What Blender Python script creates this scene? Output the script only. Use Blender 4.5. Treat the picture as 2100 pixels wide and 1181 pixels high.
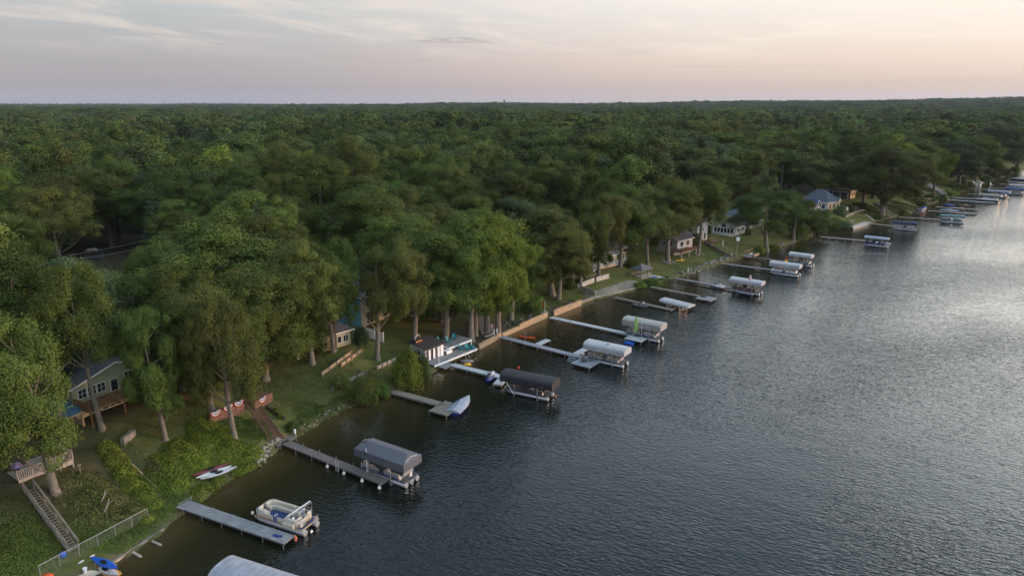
import bpy, math, random
import numpy as np
from mathutils import Vector, Matrix

for o in list(bpy.data.objects): bpy.data.objects.remove(o)
SC = bpy.context.scene
COL = SC.collection
R = math.radians

# ------------------------------------------------------------------ camera
CAM_H = 42.0
FPX = 1419.0            # focal length in photo pixels (2100 wide)
PITCH = R(14.9)
CW, CH = 2100.0, 1181.0
cam = bpy.data.cameras.new("camera")
cam.sensor_width = 36.0
cam.lens = FPX / CW * 36.0
cam.clip_start = 0.5
cam.clip_end = 60000
camo = bpy.data.objects.new("camera", cam)
camo.location = (0, 0, CAM_H)
camo.rotation_euler = (math.pi / 2 - PITCH, 0, 0)
COL.objects.link(camo)
SC.camera = camo

# ------------------------------------------------------------------ colour management
SC.view_settings.view_transform = 'Standard'
SC.view_settings.look = 'None'
SC.view_settings.exposure = 0.0
SC.view_settings.gamma = 1.0
SC.cycles.max_bounces = 6
SC.cycles.diffuse_bounces = 3
SC.cycles.glossy_bounces = 3
SC.cycles.transmission_bounces = 3
SC.cycles.transparent_max_bounces = 6
SC.cycles.volume_bounces = 0
SC.cycles.use_denoising = True

# ------------------------------------------------------------------ world
SUN_AZ = R(80)          # clockwise from the view direction (+Y)
SUN_EL = R(3.6)
SUN_DIR = Vector((math.sin(SUN_AZ) * math.cos(SUN_EL), math.cos(SUN_AZ) * math.cos(SUN_EL), math.sin(SUN_EL)))

def build_world():
    w = bpy.data.worlds.new("World")
    SC.world = w
    w.use_nodes = True
    nt = w.node_tree
    nt.nodes.clear()
    N = nt.nodes.new
    L = nt.links.new
    def math_(op, a, b=None, c=None):
        n = N('ShaderNodeMath'); n.operation = op
        for i, v in enumerate((a, b, c)):
            if v is None: continue
            if isinstance(v, (int, float)): n.inputs[i].default_value = v
            else: L(v, n.inputs[i])
        return n.outputs[0]
    def ramp(fac, stops):
        n = N('ShaderNodeValToRGB')
        cr = n.color_ramp
        while len(cr.elements) < len(stops): cr.elements.new(0.5)
        for e, (p, c) in zip(cr.elements, stops):
            e.position = p; e.color = (c[0], c[1], c[2], 1)
        L(fac, n.inputs[0]); return n.outputs[0]
    def mix(fac, a, b, mode='MIX'):
        n = N('ShaderNodeMix'); n.data_type = 'RGBA'; n.blend_type = mode; n.clamp_factor = True
        if isinstance(fac, (int, float)): n.inputs[0].default_value = fac
        else: L(fac, n.inputs[0])
        for s, v in ((6, a), (7, b)):
            if isinstance(v, tuple): n.inputs[s].default_value = (*v, 1)
            else: L(v, n.inputs[s])
        return n.outputs[2]
    def maprange(v, a, b, c=0.0, d=1.0, smooth=True):
        n = N('ShaderNodeMapRange'); n.interpolation_type = 'SMOOTHSTEP' if smooth else 'LINEAR'
        L(v, n.inputs[0])
        for i, k in enumerate((a, b, c, d)): n.inputs[i + 1].default_value = k
        return n.outputs[0]
    tc = N('ShaderNodeTexCoord')
    sep = N('ShaderNodeSeparateXYZ'); L(tc.outputs['Generated'], sep.inputs[0])
    X, Y, Z = sep.outputs
    el = math_('MULTIPLY', math_('ARCSINE', Z), 180 / math.pi)           # degrees above the horizon
    az = math_('MULTIPLY', math_('ARCTAN2', X, Y), 180 / math.pi)        # degrees right of +Y
    e01 = math_('POWER', math_('MAXIMUM', math_('DIVIDE', el, 90.0), 0.0), 0.5)
    def pe(d): return math.sqrt(d / 90.0)
    cold = ramp(e01, [(0, (.375, .35, .40)), (pe(1.2), (.385, .36, .405)), (pe(3.5), (.45, .43, .465)), (pe(7), (.55, .575, .59)),
                      (pe(14), (.68, .80, .95)), (pe(32), (.34, .60, 1.0)), (pe(50), (.42, .65, .98)), (1, (.85, 1.0, 1.14))])
    warm = ramp(e01, [(0, (.60, .48, .46)), (pe(1.2), (.66, .52, .485)), (pe(3.2), (.88, .705, .62)), (pe(6.5), (.99, .90, .83)),
                      (pe(8), (1.08, 1.01, .94)), (pe(12), (2.9, 2.85, 2.75)), (pe(24), (1.75, 2.15, 2.45)), (pe(46), (.44, .84, 1.34)), (1, (.85, 1.0, 1.14))])
    vd = N('ShaderNodeVectorMath'); vd.operation = 'DOT_PRODUCT'
    L(tc.outputs['Generated'], vd.inputs[0]); vd.inputs[1].default_value = (math.sin(SUN_AZ), math.cos(SUN_AZ), 0.09)
    dot = vd.outputs['Value']
    t = maprange(dot, -0.34, 0.62, 0, 1, True)
    base = mix(t, cold, warm)
    # brighter still around the sun, outside the frame
    glow = math_('MULTIPLY', maprange(dot, 0.46, 1.0, 0, 1, True), maprange(el, 6.5, 12.5, .12, 1.0, True))
    base = mix(glow, base, mix(1.0, base, (2.7, 2.55, 2.3), 'MULTIPLY'))
    # sky brightness added behind the camera, as at the zenith, to light the land
    back = math_('MULTIPLY', maprange(Y, 0.0, -0.7, 0, 1, True), maprange(el, 0.0, 12.0, 0, 1, True))
    base = mix(back, base, mix(1.0, base, (1.35, 1.25, 1.15), 'MULTIPLY'))
    # thin wisps of cloud, laid out by direction
    cv = N('ShaderNodeCombineXYZ')
    L(math_('MULTIPLY', az, 0.055), cv.inputs[0])
    L(math_('MULTIPLY_ADD', az, 0.04, math_('MULTIPLY', el, 0.42)), cv.inputs[1])
    n1 = N('ShaderNodeTexNoise'); n1.inputs['Scale'].default_value = 1.5; n1.inputs['Detail'].default_value = 7
    n1.inputs['Roughness'].default_value = 0.62; n1.inputs['Distortion'].default_value = 0.6
    L(cv.outputs[0], n1.inputs['Vector'])
    wisps = maprange(n1.outputs['Fac'], 0.45, 0.66)
    hmask = maprange(el, 2.8, 5.2)
    wm = math_('MULTIPLY', math_('MULTIPLY', wisps, hmask), 0.7)
    base = mix(wm, base, mix(t, (.80, .71, .66), (1.08, .95, .83)))
    # the small slate streak left of the middle
    dx = math_('DIVIDE', math_('SUBTRACT', az, -4.2), 4.0)
    dy = math_('DIVIDE', math_('ADD', math_('SUBTRACT', el, 4.72), math_('MULTIPLY', math_('SUBTRACT', n1.outputs['Fac'], .5), 0.5)), 0.22)
    rr = math_('ADD', math_('MULTIPLY', dx, dx), math_('MULTIPLY', dy, dy))
    n2 = N('ShaderNodeTexNoise'); n2.inputs['Scale'].default_value = 9; n2.inputs['Detail'].default_value = 5
    L(cv.outputs[0], n2.inputs['Vector'])
    st = math_('MULTIPLY', maprange(rr, 1.3, 0.2), maprange(n2.outputs['Fac'], 0.36, 0.6))
    base = mix(math_('MULTIPLY', st, 0.55), base, (.36, .325, .36))
    # faint low bars of haze
    cv3 = N('ShaderNodeCombineXYZ'); L(math_('MULTIPLY', az, 0.03), cv3.inputs[0]); L(math_('MULTIPLY', el, 1.3), cv3.inputs[1])
    n3 = N('ShaderNodeTexNoise'); n3.inputs['Scale'].default_value = 1.6; n3.inputs['Detail'].default_value = 4
    L(cv3.outputs[0], n3.inputs['Vector'])
    bars = math_('MULTIPLY', maprange(n3.outputs['Fac'], 0.55, 0.75), math_('MULTIPLY', maprange(el, 0.3, 1.2), maprange(el, 6.0, 2.2)))
    base = mix(math_('MULTIPLY', bars, 0.22), base, (.36, .33, .40))
    # physical sky mixed in
    sky = N('ShaderNodeTexSky'); sky.sky_type = 'NISHITA'; sky.sun_disc = False
    sky.sun_elevation = SUN_EL; sky.sun_rotation = SUN_AZ; sky.altitude = 250
    sky.air_density = 1.0; sky.dust_density = 0.6; sky.ozone_density = 1.0
    bgs = N('ShaderNodeBackground'); L(sky.outputs[0], bgs.inputs[0]); bgs.inputs[1].default_value = 0.02
    bg = N('ShaderNodeBackground'); L(base, bg.inputs[0]); bg.inputs[1].default_value = 0.92
    add = N('ShaderNodeAddShader'); L(bg.outputs[0], add.inputs[0]); L(bgs.outputs[0], add.inputs[1])
    out = N('ShaderNodeOutputWorld'); L(add.outputs[0], out.inputs[0])
build_world()

sun = bpy.data.lights.new("sun", 'SUN')
sun.energy = 2.6
sun.angle = R(1.5)
sun.color = (1.0, 0.52, 0.27)
suno = bpy.data.objects.new("sun", sun)
suno.rotation_euler = (-SUN_DIR).to_track_quat('-Z', 'Y').to_euler()
COL.objects.link(suno)

# ------------------------------------------------------------------ pixel helpers (photo pixels -> world)
CP, SP = math.cos(PITCH), math.sin(PITCH)
def ray(x, y):
    u = (x - CW / 2) / FPX; v = -(y - CH / 2) / FPX
    return np.array([u, CP + v * SP, -SP + v * CP])
def at(x, y, z=0.0):
    d = ray(x, y); t = (z - CAM_H) / d[2]
    return Vector((d[0] * t, d[1] * t, z))
def proj(p):
    r = (p[0], p[1], p[2] - CAM_H)
    dep = r[1] * CP - r[2] * SP
    up = r[1] * SP + r[2] * CP
    return CW / 2 + FPX * r[0] / dep, CH / 2 - FPX * up / dep, dep
def height_to(p, ytop):
    """height above point p that reaches photo row ytop"""
    d = ray(CW / 2, ytop)
    return CAM_H + d[2] / d[1] * p[1] - p[2]

# ------------------------------------------------------------------ shoreline and terrain heights
# (photo x, photo y) of the waterline, then land height at the lip and 5, 12, 25, 45 m inland
SHORE_PX = [
    (215, 1168, .5, .9, 4.6, 6.0, 7.0), (335, 1087, .5, .9, 4.6, 6.0, 7.0), (382, 1043, .25, .8, 4.2, 6.2, 7.2), (415, 1026, .3, 1.4, 4.6, 6.4, 7.4),
    (468, 984, .4, 1.8, 4.8, 6.6, 7.6), (532, 955, .5, 2.2, 4.8, 6.4, 7.6), (548, 935, .6, 2.2, 4.8, 6.4, 7.6), (582, 908, .7, 2.0, 4.4, 6.0, 7.4), (612, 893, .6, 1.8, 4.0, 5.8, 7.2),
    (660, 862, .5, 1.6, 3.6, 5.4, 7.0), (718, 832, .5, 1.5, 3.4, 5.2, 7.0), (790, 812, .5, 1.3, 3.0, 5.0, 7.0),
    (838, 795, .5, 1.3, 2.8, 4.6, 7.0), (885, 764, .6, 1.2, 2.2, 4.4, 7.0), (905, 752, .5, .8, 2.0, 4.2, 6.8), (978, 716, .5, .85, 1.8, 4.0, 6.5),
    (1022, 693, .5, .85, 1.7, 3.6, 6.0), (1120, 651, .5, .9, 1.7, 3.2, 5.6), (1217, 615, .45, 1.1, 2.2, 3.2, 5.2), (1262, 604, .4, 1.4, 2.2, 3.2, 5.0),
    (1335, 586, .4, 1.0, 1.7, 3.2, 5.0), (1388, 568, .5, 1.0, 1.7, 3.0, 5.0), (1470, 543, .7, 1.1, 1.7, 2.8, 5.0),
    (1530, 527, .7, 1.4, 2.4, 3.8, 5.4), (1575, 514, .6, 1.4, 2.6, 4.2, 5.6), (1650, 490, .6, 1.4, 2.8, 4.6, 6.0),
    (1692, 472, .6, 1.6, 3.0, 4.8, 6.4), (1752, 468, .6, 1.8, 3.4, 5.4, 7.0), (1790, 456, .5, 1.8, 3.6, 6.0, 7.6),
    (1830, 446, .5, 1.8, 3.8, 6.6, 8.0), (1868, 437, .5, 1.8, 3.8, 6.8, 8.4), (1900, 421, .5, 1.8, 3.8, 6.8, 8.4),
    (1945, 407, .5, 1.6, 3.4, 6.2, 8.0), (1985, 388, .5, 1.5, 3.2, 5.6, 7.6), (2030, 371, .5, 1.5, 3.2, 5.6, 7.6), (2060, 361, .5, 1.5, 3.2, 5.6, 7.6),
    (2100, 346, .5, 1.5, 3.2, 5.6, 7.6)]
SH = [(-150.0, -120.0, .5, .9, 3.0, 5.0, 7.0), (-75.0, 20.0, .5, .9, 3.0, 5.0, 7.0)]
for q in SHORE_PX:
    p = at(q[0], q[1], 0.0)
    SH.append((p.x, p.y) + q[2:])
SH += [(480.0, 640.0) + SHORE_PX[-1][2:], (800.0, 760.0) + SHORE_PX[-1][2:], (2500.0, 1000.0) + SHORE_PX[-1][2:], (9000.0, 1400.0) + SHORE_PX[-1][2:]]
SHA = np.array(SH)
A0 = SHA[:-1, :2]; A1 = SHA[1:, :2]; AV = A1 - A0; AL2 = (AV ** 2).sum(1)
PROF_D = np.array([0.0, 5.0, 12.0, 25.0, 45.0])

def vnoise(x, y, seed=0):
    """smooth value noise"""
    xi = np.floor(x).astype(np.int64); yi = np.floor(y).astype(np.int64)
    fx = x - xi; fy = y - yi
    fx = fx * fx * (3 - 2 * fx); fy = fy * fy * (3 - 2 * fy)
    def h(a, b):
        n = (a * 374761393 + b * 668265263 + seed * 974711) & 0x7fffffff
        n = ((n ^ (n >> 13)) * 1274126177) & 0x7fffffff
        return ((n ^ (n >> 16)) & 0xffff) / 65535.0
    return (h(xi, yi) * (1 - fx) + h(xi + 1, yi) * fx) * (1 - fy) + (h(xi, yi + 1) * (1 - fx) + h(xi + 1, yi + 1) * fx) * fy

def shore_info(x, y):
    """signed distance to the waterline (land positive) and profile heights"""
    x = np.asarray(x, float); y = np.asarray(y, float)
    best = np.full(x.shape, 1e18); seg = np.zeros(x.shape, int); tt = np.zeros(x.shape); sgn = np.ones(x.shape)
    for i in range(len(A0)):
        px = x - A0[i, 0]; py = y - A0[i, 1]
        t = np.clip((px * AV[i, 0] + py * AV[i, 1]) / AL2[i], 0, 1)
        dx = px - t * AV[i, 0]; dy = py - t * AV[i, 1]
        d2 = dx * dx + dy * dy
        m = d2 < best - 1e-9
        best = np.where(m, d2, best); seg = np.where(m, i, seg); tt = np.where(m, t, tt)
        cr = AV[i, 0] * py - AV[i, 1] * px
        sgn = np.where(m, np.sign(cr), sgn)
    d = np.sqrt(best) * np.where(sgn == 0, 1, sgn)
    prof = SHA[seg, 2:] * (1 - tt[..., None]) + SHA[seg + 1, 2:] * tt[..., None]
    return d, prof, seg + tt

PADS = []   # level building plots: (x, y, radius, z)
def terrain(x, y):
    x = np.asarray(x, float); y = np.asarray(y, float)
    d, prof, s = shore_info(x, y)
    z = prof[..., 0].copy()
    for k in range(4):
        t = np.clip((d - PROF_D[k]) / (PROF_D[k + 1] - PROF_D[k]), 0, 1)
        z = z + (prof[..., k + 1] - prof[..., k]) * t
    r = np.sqrt(x * x + y * y)
    z = z + np.clip((d - 12) / 25, 0, 1) * (vnoise(x / 60 + 7, y / 60, 1) - .5) * 3.0
    z = z + np.clip((d - 2) / 6, 0, 1) * (vnoise(x / 4.5, y / 4.5, 5) - .5) * 0.25
    z = z + np.clip((d - 100) / 300, 0, 1) * (vnoise(x / 300, y / 300, 2) - .5) * 9.0
    far = np.clip((r - 900) / 2500, 0, 1)
    z = z + far * (vnoise(x / 1500 + 3, y / 1500 + 9, 3) - .3) * 26.0 + far * (vnoise(x / 420, y / 420, 12) - .5) * 9.0
    az = np.arctan2(x, y)
    hill = np.clip((az - 0.10) / 0.5, 0, 1) ** 0.8 * np.clip((r - 1200) / 2500, 0, 1)
    z = z + hill * (25.0 + 12 * vnoise(x / 700, y / 700, 4))
    z = z + np.clip((r - 4500) / 5000, 0, 1) * 22 * vnoise(x / 1800 + 1, y / 1800 + 5, 8)
    for (cx, cy, rad, pz) in PADS:
        k = np.clip(1.6 - np.sqrt((x - cx) ** 2 + (y - cy) ** 2) / rad, 0, 0.6) / 0.6
        z = z * (1 - k) + pz * k
    bed = -0.25 - 0.16 * np.minimum(-d, 14)
    w = np.clip((d + 0.35) / 0.35, 0, 1)
    return np.where(d >= 0, z, bed * (1 - w) + z * w)
def tz(x, y): return float(terrain(np.array([x]), np.array([y]))[0])
def ground(x, y):
    """point where the photo ray (x, y) meets the land"""
    d = ray(x, y)
    t0 = (11.0 - CAM_H) / d[2]; t1 = (-0.5 - CAM_H) / d[2]
    ts = np.linspace(t0, t1, 400)
    h = terrain(d[0] * ts, d[1] * ts); zz = CAM_H + d[2] * ts
    k = np.argmax(zz <= h)
    if not (zz <= h).any(): k = len(ts) - 1
    t = ts[k]
    return Vector((d[0] * t, d[1] * t, float(h[k])))
def shore_angle(x, y):
    _, _, s = shore_info(np.array([x]), np.array([y]))
    i = min(int(s[0]), len(AV) - 1)
    a = AV[max(i - 1, 0)] / math.sqrt(AL2[max(i - 1, 0)]) + AV[i] / math.sqrt(AL2[i]) + AV[min(i + 1, len(AV) - 1)] / math.sqrt(AL2[min(i + 1, len(AV) - 1)])
    return math.atan2(a[1], a[0])
# ====END TERRAIN
# ------------------------------------------------------------------ materials
MATS = {}
def mat(name, col, rough=0.7, var=0.18, scale=3.0, metal=0.0, bump=0.0, spec=0.35, col2=None, stretch=None):
    """procedural surface: two-tone noise mottling over a base colour, in object space"""
    if name in MATS: return MATS[name]
    m = bpy.data.materials.new(name); m.use_nodes = True
    nt = m.node_tree; b = nt.nodes['Principled BSDF']
    tc = nt.nodes.new('ShaderNodeTexCoord')
    n = nt.nodes.new('ShaderNodeTexNoise'); n.inputs['Scale'].default_value = scale; n.inputs['Detail'].default_value = 5
    src = tc.outputs['Object']
    if stretch:
        mp = nt.nodes.new('ShaderNodeMapping'); mp.inputs['Scale'].default_value = stretch
        nt.links.new(src, mp.inputs[0]); src = mp.outputs[0]
    nt.links.new(src, n.inputs['Vector'])
    cr = nt.nodes.new('ShaderNodeValToRGB')
    c2 = col2 or tuple(c * (1 + var) for c in col)
    c1 = tuple(c * (1 - var) for c in col)
    cr.color_ramp.elements[0].position = 0.32; cr.color_ramp.elements[0].color = (*c1, 1)
    cr.color_ramp.elements[1].position = 0.68; cr.color_ramp.elements[1].color = (*c2, 1)
    nt.links.new(n.outputs['Fac'], cr.inputs[0]); nt.links.new(cr.outputs[0], b.inputs['Base Color'])
    b.inputs['Roughness'].default_value = rough; b.inputs['Metallic'].default_value = metal
    b.inputs['Specular IOR Level'].default_value = spec
    if bump:
        bp = nt.nodes.new('ShaderNodeBump'); bp.inputs['Strength'].default_value = 0.6; bp.inputs['Distance'].default_value = bump
        nt.links.new(n.outputs['Fac'], bp.inputs['Height']); nt.links.new(bp.outputs[0], b.inputs['Normal'])
    MATS[name] = m
    return m

def leaf_mat(name, col, col2, trans=0.13):
    m = bpy.data.materials.new(name); m.use_nodes = True
    nt = m.node_tree; nt.nodes.clear(); N = nt.nodes.new; L = nt.links.new
    at_ = N('ShaderNodeAttribute'); at_.attribute_name = 'tint'
    oi = N('ShaderNodeObjectInfo')
    mx = N('ShaderNodeMix'); mx.data_type = 'RGBA'
    L(at_.outputs['Fac'], mx.inputs[0]); mx.inputs[6].default_value = (*col, 1); mx.inputs[7].default_value = (*col2, 1)
    hs = N('ShaderNodeHueSaturation')
    mr = N('ShaderNodeMapRange'); L(oi.outputs['Random'], mr.inputs[0]); mr.inputs[3].default_value = 0.474; mr.inputs[4].default_value = 0.503
    L(mr.outputs[0], hs.inputs['Hue'])
    ml = N('ShaderNodeMath'); ml.operation = 'MULTIPLY'; ml.inputs[1].default_value = 7.31; L(oi.outputs['Random'], ml.inputs[0])
    fr = N('ShaderNodeMath'); fr.operation = 'FRACT'; L(ml.outputs[0], fr.inputs[0])
    mv = N('ShaderNodeMapRange'); L(fr.outputs[0], mv.inputs[0]); mv.inputs[3].default_value = 0.64; mv.inputs[4].default_value = 1.36
    L(mv.outputs[0], hs.inputs['Value']); L(mx.outputs[2], hs.inputs['Color'])
    d = N('ShaderNodeBsdfPrincipled'); d.inputs['Roughness'].default_value = 0.62; d.inputs['Specular IOR Level'].default_value = 0.08
    L(hs.outputs[0], d.inputs['Base Color'])
    t = N('ShaderNodeBsdfTranslucent'); L(hs.outputs[0], t.inputs[0])
    ms = N('ShaderNodeMixShader'); ms.inputs[0].default_value = trans
    L(d.outputs[0], ms.inputs[1]); L(t.outputs[0], ms.inputs[2])
    o = N('ShaderNodeOutputMaterial'); L(ms.outputs[0], o.inputs[0])
    MATS[name] = m
    return m
LEAF = {
    'oak': leaf_mat('leaf_oak', (0.041, 0.066, 0.015), (0.094, 0.133, 0.030)),
    'olive': leaf_mat('leaf_olive', (0.057, 0.071, 0.019), (0.113, 0.133, 0.034)),
    'green': leaf_mat('leaf_green', (0.046, 0.079, 0.018), (0.097, 0.147, 0.032)),
    'bright': leaf_mat('leaf_bright', (0.085, 0.130, 0.021), (0.161, 0.219, 0.035)),
    'grey': leaf_mat('leaf_greygreen', (0.053, 0.081, 0.034), (0.097, 0.133, 0.055)),
    'spruce': leaf_mat('leaf_spruce', (0.029, 0.054, 0.026), (0.053, 0.087, 0.043)),
    'weed': leaf_mat('leaf_weed', (0.076, 0.122, 0.020), (0.155, 0.212, 0.033)),
    'dusk': leaf_mat('leaf_dry', (0.068, 0.079, 0.026), (0.124, 0.139, 0.045)),
    'purple': leaf_mat('leaf_purple', (0.050, 0.020, 0.019), (0.082, 0.029, 0.029)),
}
BARK = mat('bark', (.15, .13, .108), .9, .35, 2.2, bump=.05, stretch=(3, 3, .5))
BARKD = mat('bark_dark', (.10, .088, .075), .9, .35, 2.2, bump=.05, stretch=(3, 3, .5))

# ------------------------------------------------------------------ mesh helpers
def mesh_np(name, verts, quads, mats=(), mat_idx=None, tint=None, smooth=False):
    me = bpy.data.meshes.new(name)
    nv, nq = len(verts), len(quads)
    me.vertices.add(nv); me.vertices.foreach_set('co', np.ascontiguousarray(verts, np.float32).ravel())
    me.loops.add(nq * 4); me.loops.foreach_set('vertex_index', np.ascontiguousarray(quads, np.int32).ravel())
    me.polygons.add(nq)
    me.polygons.foreach_set('loop_start', np.arange(0, nq * 4, 4, dtype=np.int32))
    me.polygons.foreach_set('loop_total', np.full(nq, 4, np.int32))
    if mat_idx is not None: me.polygons.foreach_set('material_index', np.ascontiguousarray(mat_idx, np.int32))
    me.polygons.foreach_set('use_smooth', np.full(nq, smooth, bool))
    for m in mats: me.materials.append(m)
    if tint is not None:
        a = me.attributes.new('tint', 'FLOAT', 'POINT'); a.data.foreach_set('value', np.ascontiguousarray(tint, np.float32))
    me.update(calc_edges=True)
    return me

class MB:
    """collects shapes and links them as ONE mesh object"""
    def __init__(s): s.v = []; s.f = []; s.sm = []
    def add(s, verts, faces, smooth=False):
        o = len(s.v); s.v += [tuple(v) for v in verts]; s.f += [tuple(i + o for i in f) for f in faces]; s.sm += [smooth] * len(faces); return s
    def box(s, c, d, rz=0.0, top=1.0, pitch=0.0):
        x, y, z = d[0] / 2, d[1] / 2, d[2] / 2
        vs = [(-x, -y, -z), (x, -y, -z), (x, y, -z), (-x, y, -z), (-x * top, -y * top, z), (x * top, -y * top, z), (x * top, y * top, z), (-x * top, y * top, z)]
        M = Matrix.Translation(c) @ Matrix.Rotation(rz, 4, 'Z') @ Matrix.Rotation(pitch, 4, 'Y')
        return s.add([M @ Vector(v) for v in vs], [(0, 3, 2, 1), (4, 5, 6, 7), (0, 1, 5, 4), (1, 2, 6, 5), (2, 3, 7, 6), (3, 0, 4, 7)])
    def bar(s, a, b, w, h=None):
        """square bar from a to b"""
        a, b = Vector(a), Vector(b); d = b - a; L = d.length
        if L < 1e-6: return s
        up = Vector((0, 0, 1)) if abs(d.z) < .95 * L else Vector((1, 0, 0))
        sx = d.cross(up).normalized() * w / 2; sy = sx.cross(d).normalized() * (h or w) / 2
        vs = [a - sx - sy, a + sx - sy, a + sx + sy, a - sx + sy, b - sx - sy, b + sx - sy, b + sx + sy, b - sx + sy]
        return s.add(vs, [(3, 2, 1, 0), (4, 5, 6, 7), (0, 1, 5, 4), (1, 2, 6, 5), (2, 3, 7, 6), (3, 0, 4, 7)])
    def tube(s, pts, rads, n=8, cap=True, smooth=True):
        pts = [Vector(p) for p in pts]
        if isinstance(rads, (int, float)): rads = [rads] * len(pts)
        vs = []; fs = []; pu = None
        for i, p in enumerate(pts):
            d = (pts[min(i + 1, len(pts) - 1)] - pts[max(i - 1, 0)]).normalized()
            if pu is None: pu = Vector((0, 0, 1)) if abs(d.z) < .9 else Vector((1, 0, 0))
            a = d.cross(pu).normalized(); b = a.cross(d).normalized(); pu = b
            for k in range(n):
                t = 2 * math.pi * k / n
                vs.append(p + (a * math.cos(t) + b * math.sin(t)) * rads[i])
        for i in range(len(pts) - 1):
            for k in range(n):
                fs.append((i * n + k, i * n + (k + 1) % n, (i + 1) * n + (k + 1) % n, (i + 1) * n + k))
        s.add(vs, fs, smooth)
        if cap:
            s.add(vs[:n], [tuple(reversed(range(n)))]); s.add(vs[-n:], [tuple(range(n))])
        return s
    def prism(s, poly, z0, z1, smooth=False):
        n = len(poly)
        vs = [(p[0], p[1], z0) for p in poly] + [(p[0], p[1], z1) for p in poly]
        fs = [tuple(reversed(range(n))), tuple(range(n, 2 * n))]
        s.add(vs, fs)
        return s.add(vs, [(i, (i + 1) % n, n + (i + 1) % n, n + i) for i in range(n)], smooth)
    def loft(s, rings, closed=True, caps=True, smooth=True):
        n = len(rings[0]); vs = [v for r in rings for v in r]; fs = []
        m = n if closed else n - 1
        for i in range(len(rings) - 1):
            for k in range(m): fs.append((i * n + k, i * n + (k + 1) % n, (i + 1) * n + (k + 1) % n, (i + 1) * n + k))
        s.add(vs, fs, smooth)
        if caps and closed: s.add(rings[0], [tuple(reversed(range(n)))]); s.add(rings[-1], [tuple(range(n))])
        return s
    def mesh(s, name, m=None):
        me = bpy.data.meshes.new(name); me.from_pydata(s.v, [], s.f)
        me.polygons.foreach_set('use_smooth', s.sm)
        if m: me.materials.append(m)
        me.update(); return me
    def build(s, name, m, parent=None, loc=None):
        o = bpy.data.objects.new(name, s.mesh(name, m)); COL.objects.link(o)
        if parent: o.parent = parent
        if loc is not None: o.location = loc
        return o
def link(name, me, parent=None, loc=None):
    o = bpy.data.objects.new(name, me); COL.objects.link(o)
    if parent: o.parent = parent
    if loc is not None: o.location = loc
    return o
def tag(o, label=None, cat=None, group=None, kind=None):
    if label: o['label'] = label
    if cat: o['category'] = cat
    if group: o['group'] = group
    if kind: o['kind'] = kind
    return o
def thing(name, label, cat, loc, rz=0.0, group=None):
    o = bpy.data.objects.new(name, None); COL.objects.link(o)
    o.empty_display_size = .2
    o.location = loc; o.rotation_euler = (0, 0, rz)
    return tag(o, label, cat, group)
KIDS = {}
def copy_tree(o, parent=None):
    c = o.copy(); COL.objects.link(c)
    if parent: c.parent = parent
    for ch in list(o.children): copy_tree(ch, c)
    return c

# ------------------------------------------------------------------ building plots (near corner of each house in the photo), levelled in the ground
def plot(x, y, w, d, pad=True, dz=0.0, rot=0.0):
    p = ground(x, y); a = shore_angle(p.x, p.y) + rot
    c = (p.x + math.cos(a) * w / 2 - math.sin(a) * d / 2, p.y + math.sin(a) * w / 2 + math.cos(a) * d / 2)
    if pad: PADS.append((c[0], c[1], max(w, d) * .62, p.z + dz)); FOOT.append((c[0], c[1], math.hypot(w, d) * .42))
    return Vector((p.x, p.y, p.z + dz)), a
FOOT = []
PLOT = {}
for k, a in dict(green=(158, 866, 10.5, 8.5), left=(-52, 935, 5.2, 7), teal=(628, 628, 7, 8), cream=(742, 672, 9, 9), cottage=(662, 722, 7, 5.5), chimney=(1203, 550, 11, 8), grey=(1388, 524, 9, 8),
                 white=(1429, 496, 5.5, 9), arch=(1507, 484, 10, 8), slate=(1536, 470, 9, 10), hip=(1696, 433, 8, 11), small=(1671, 436, 3.0, 4), dark=(1743, 408, 5, 9), back=(560, 524, 7, 7), roof=(1075, 428, 10, 8), far=(2010, 384, 3, 2.5), lane=(1412, 476, 8, 7), lane_b=(1275, 512, 8, 7)).items():
    PLOT[k] = plot(*a)

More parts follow.
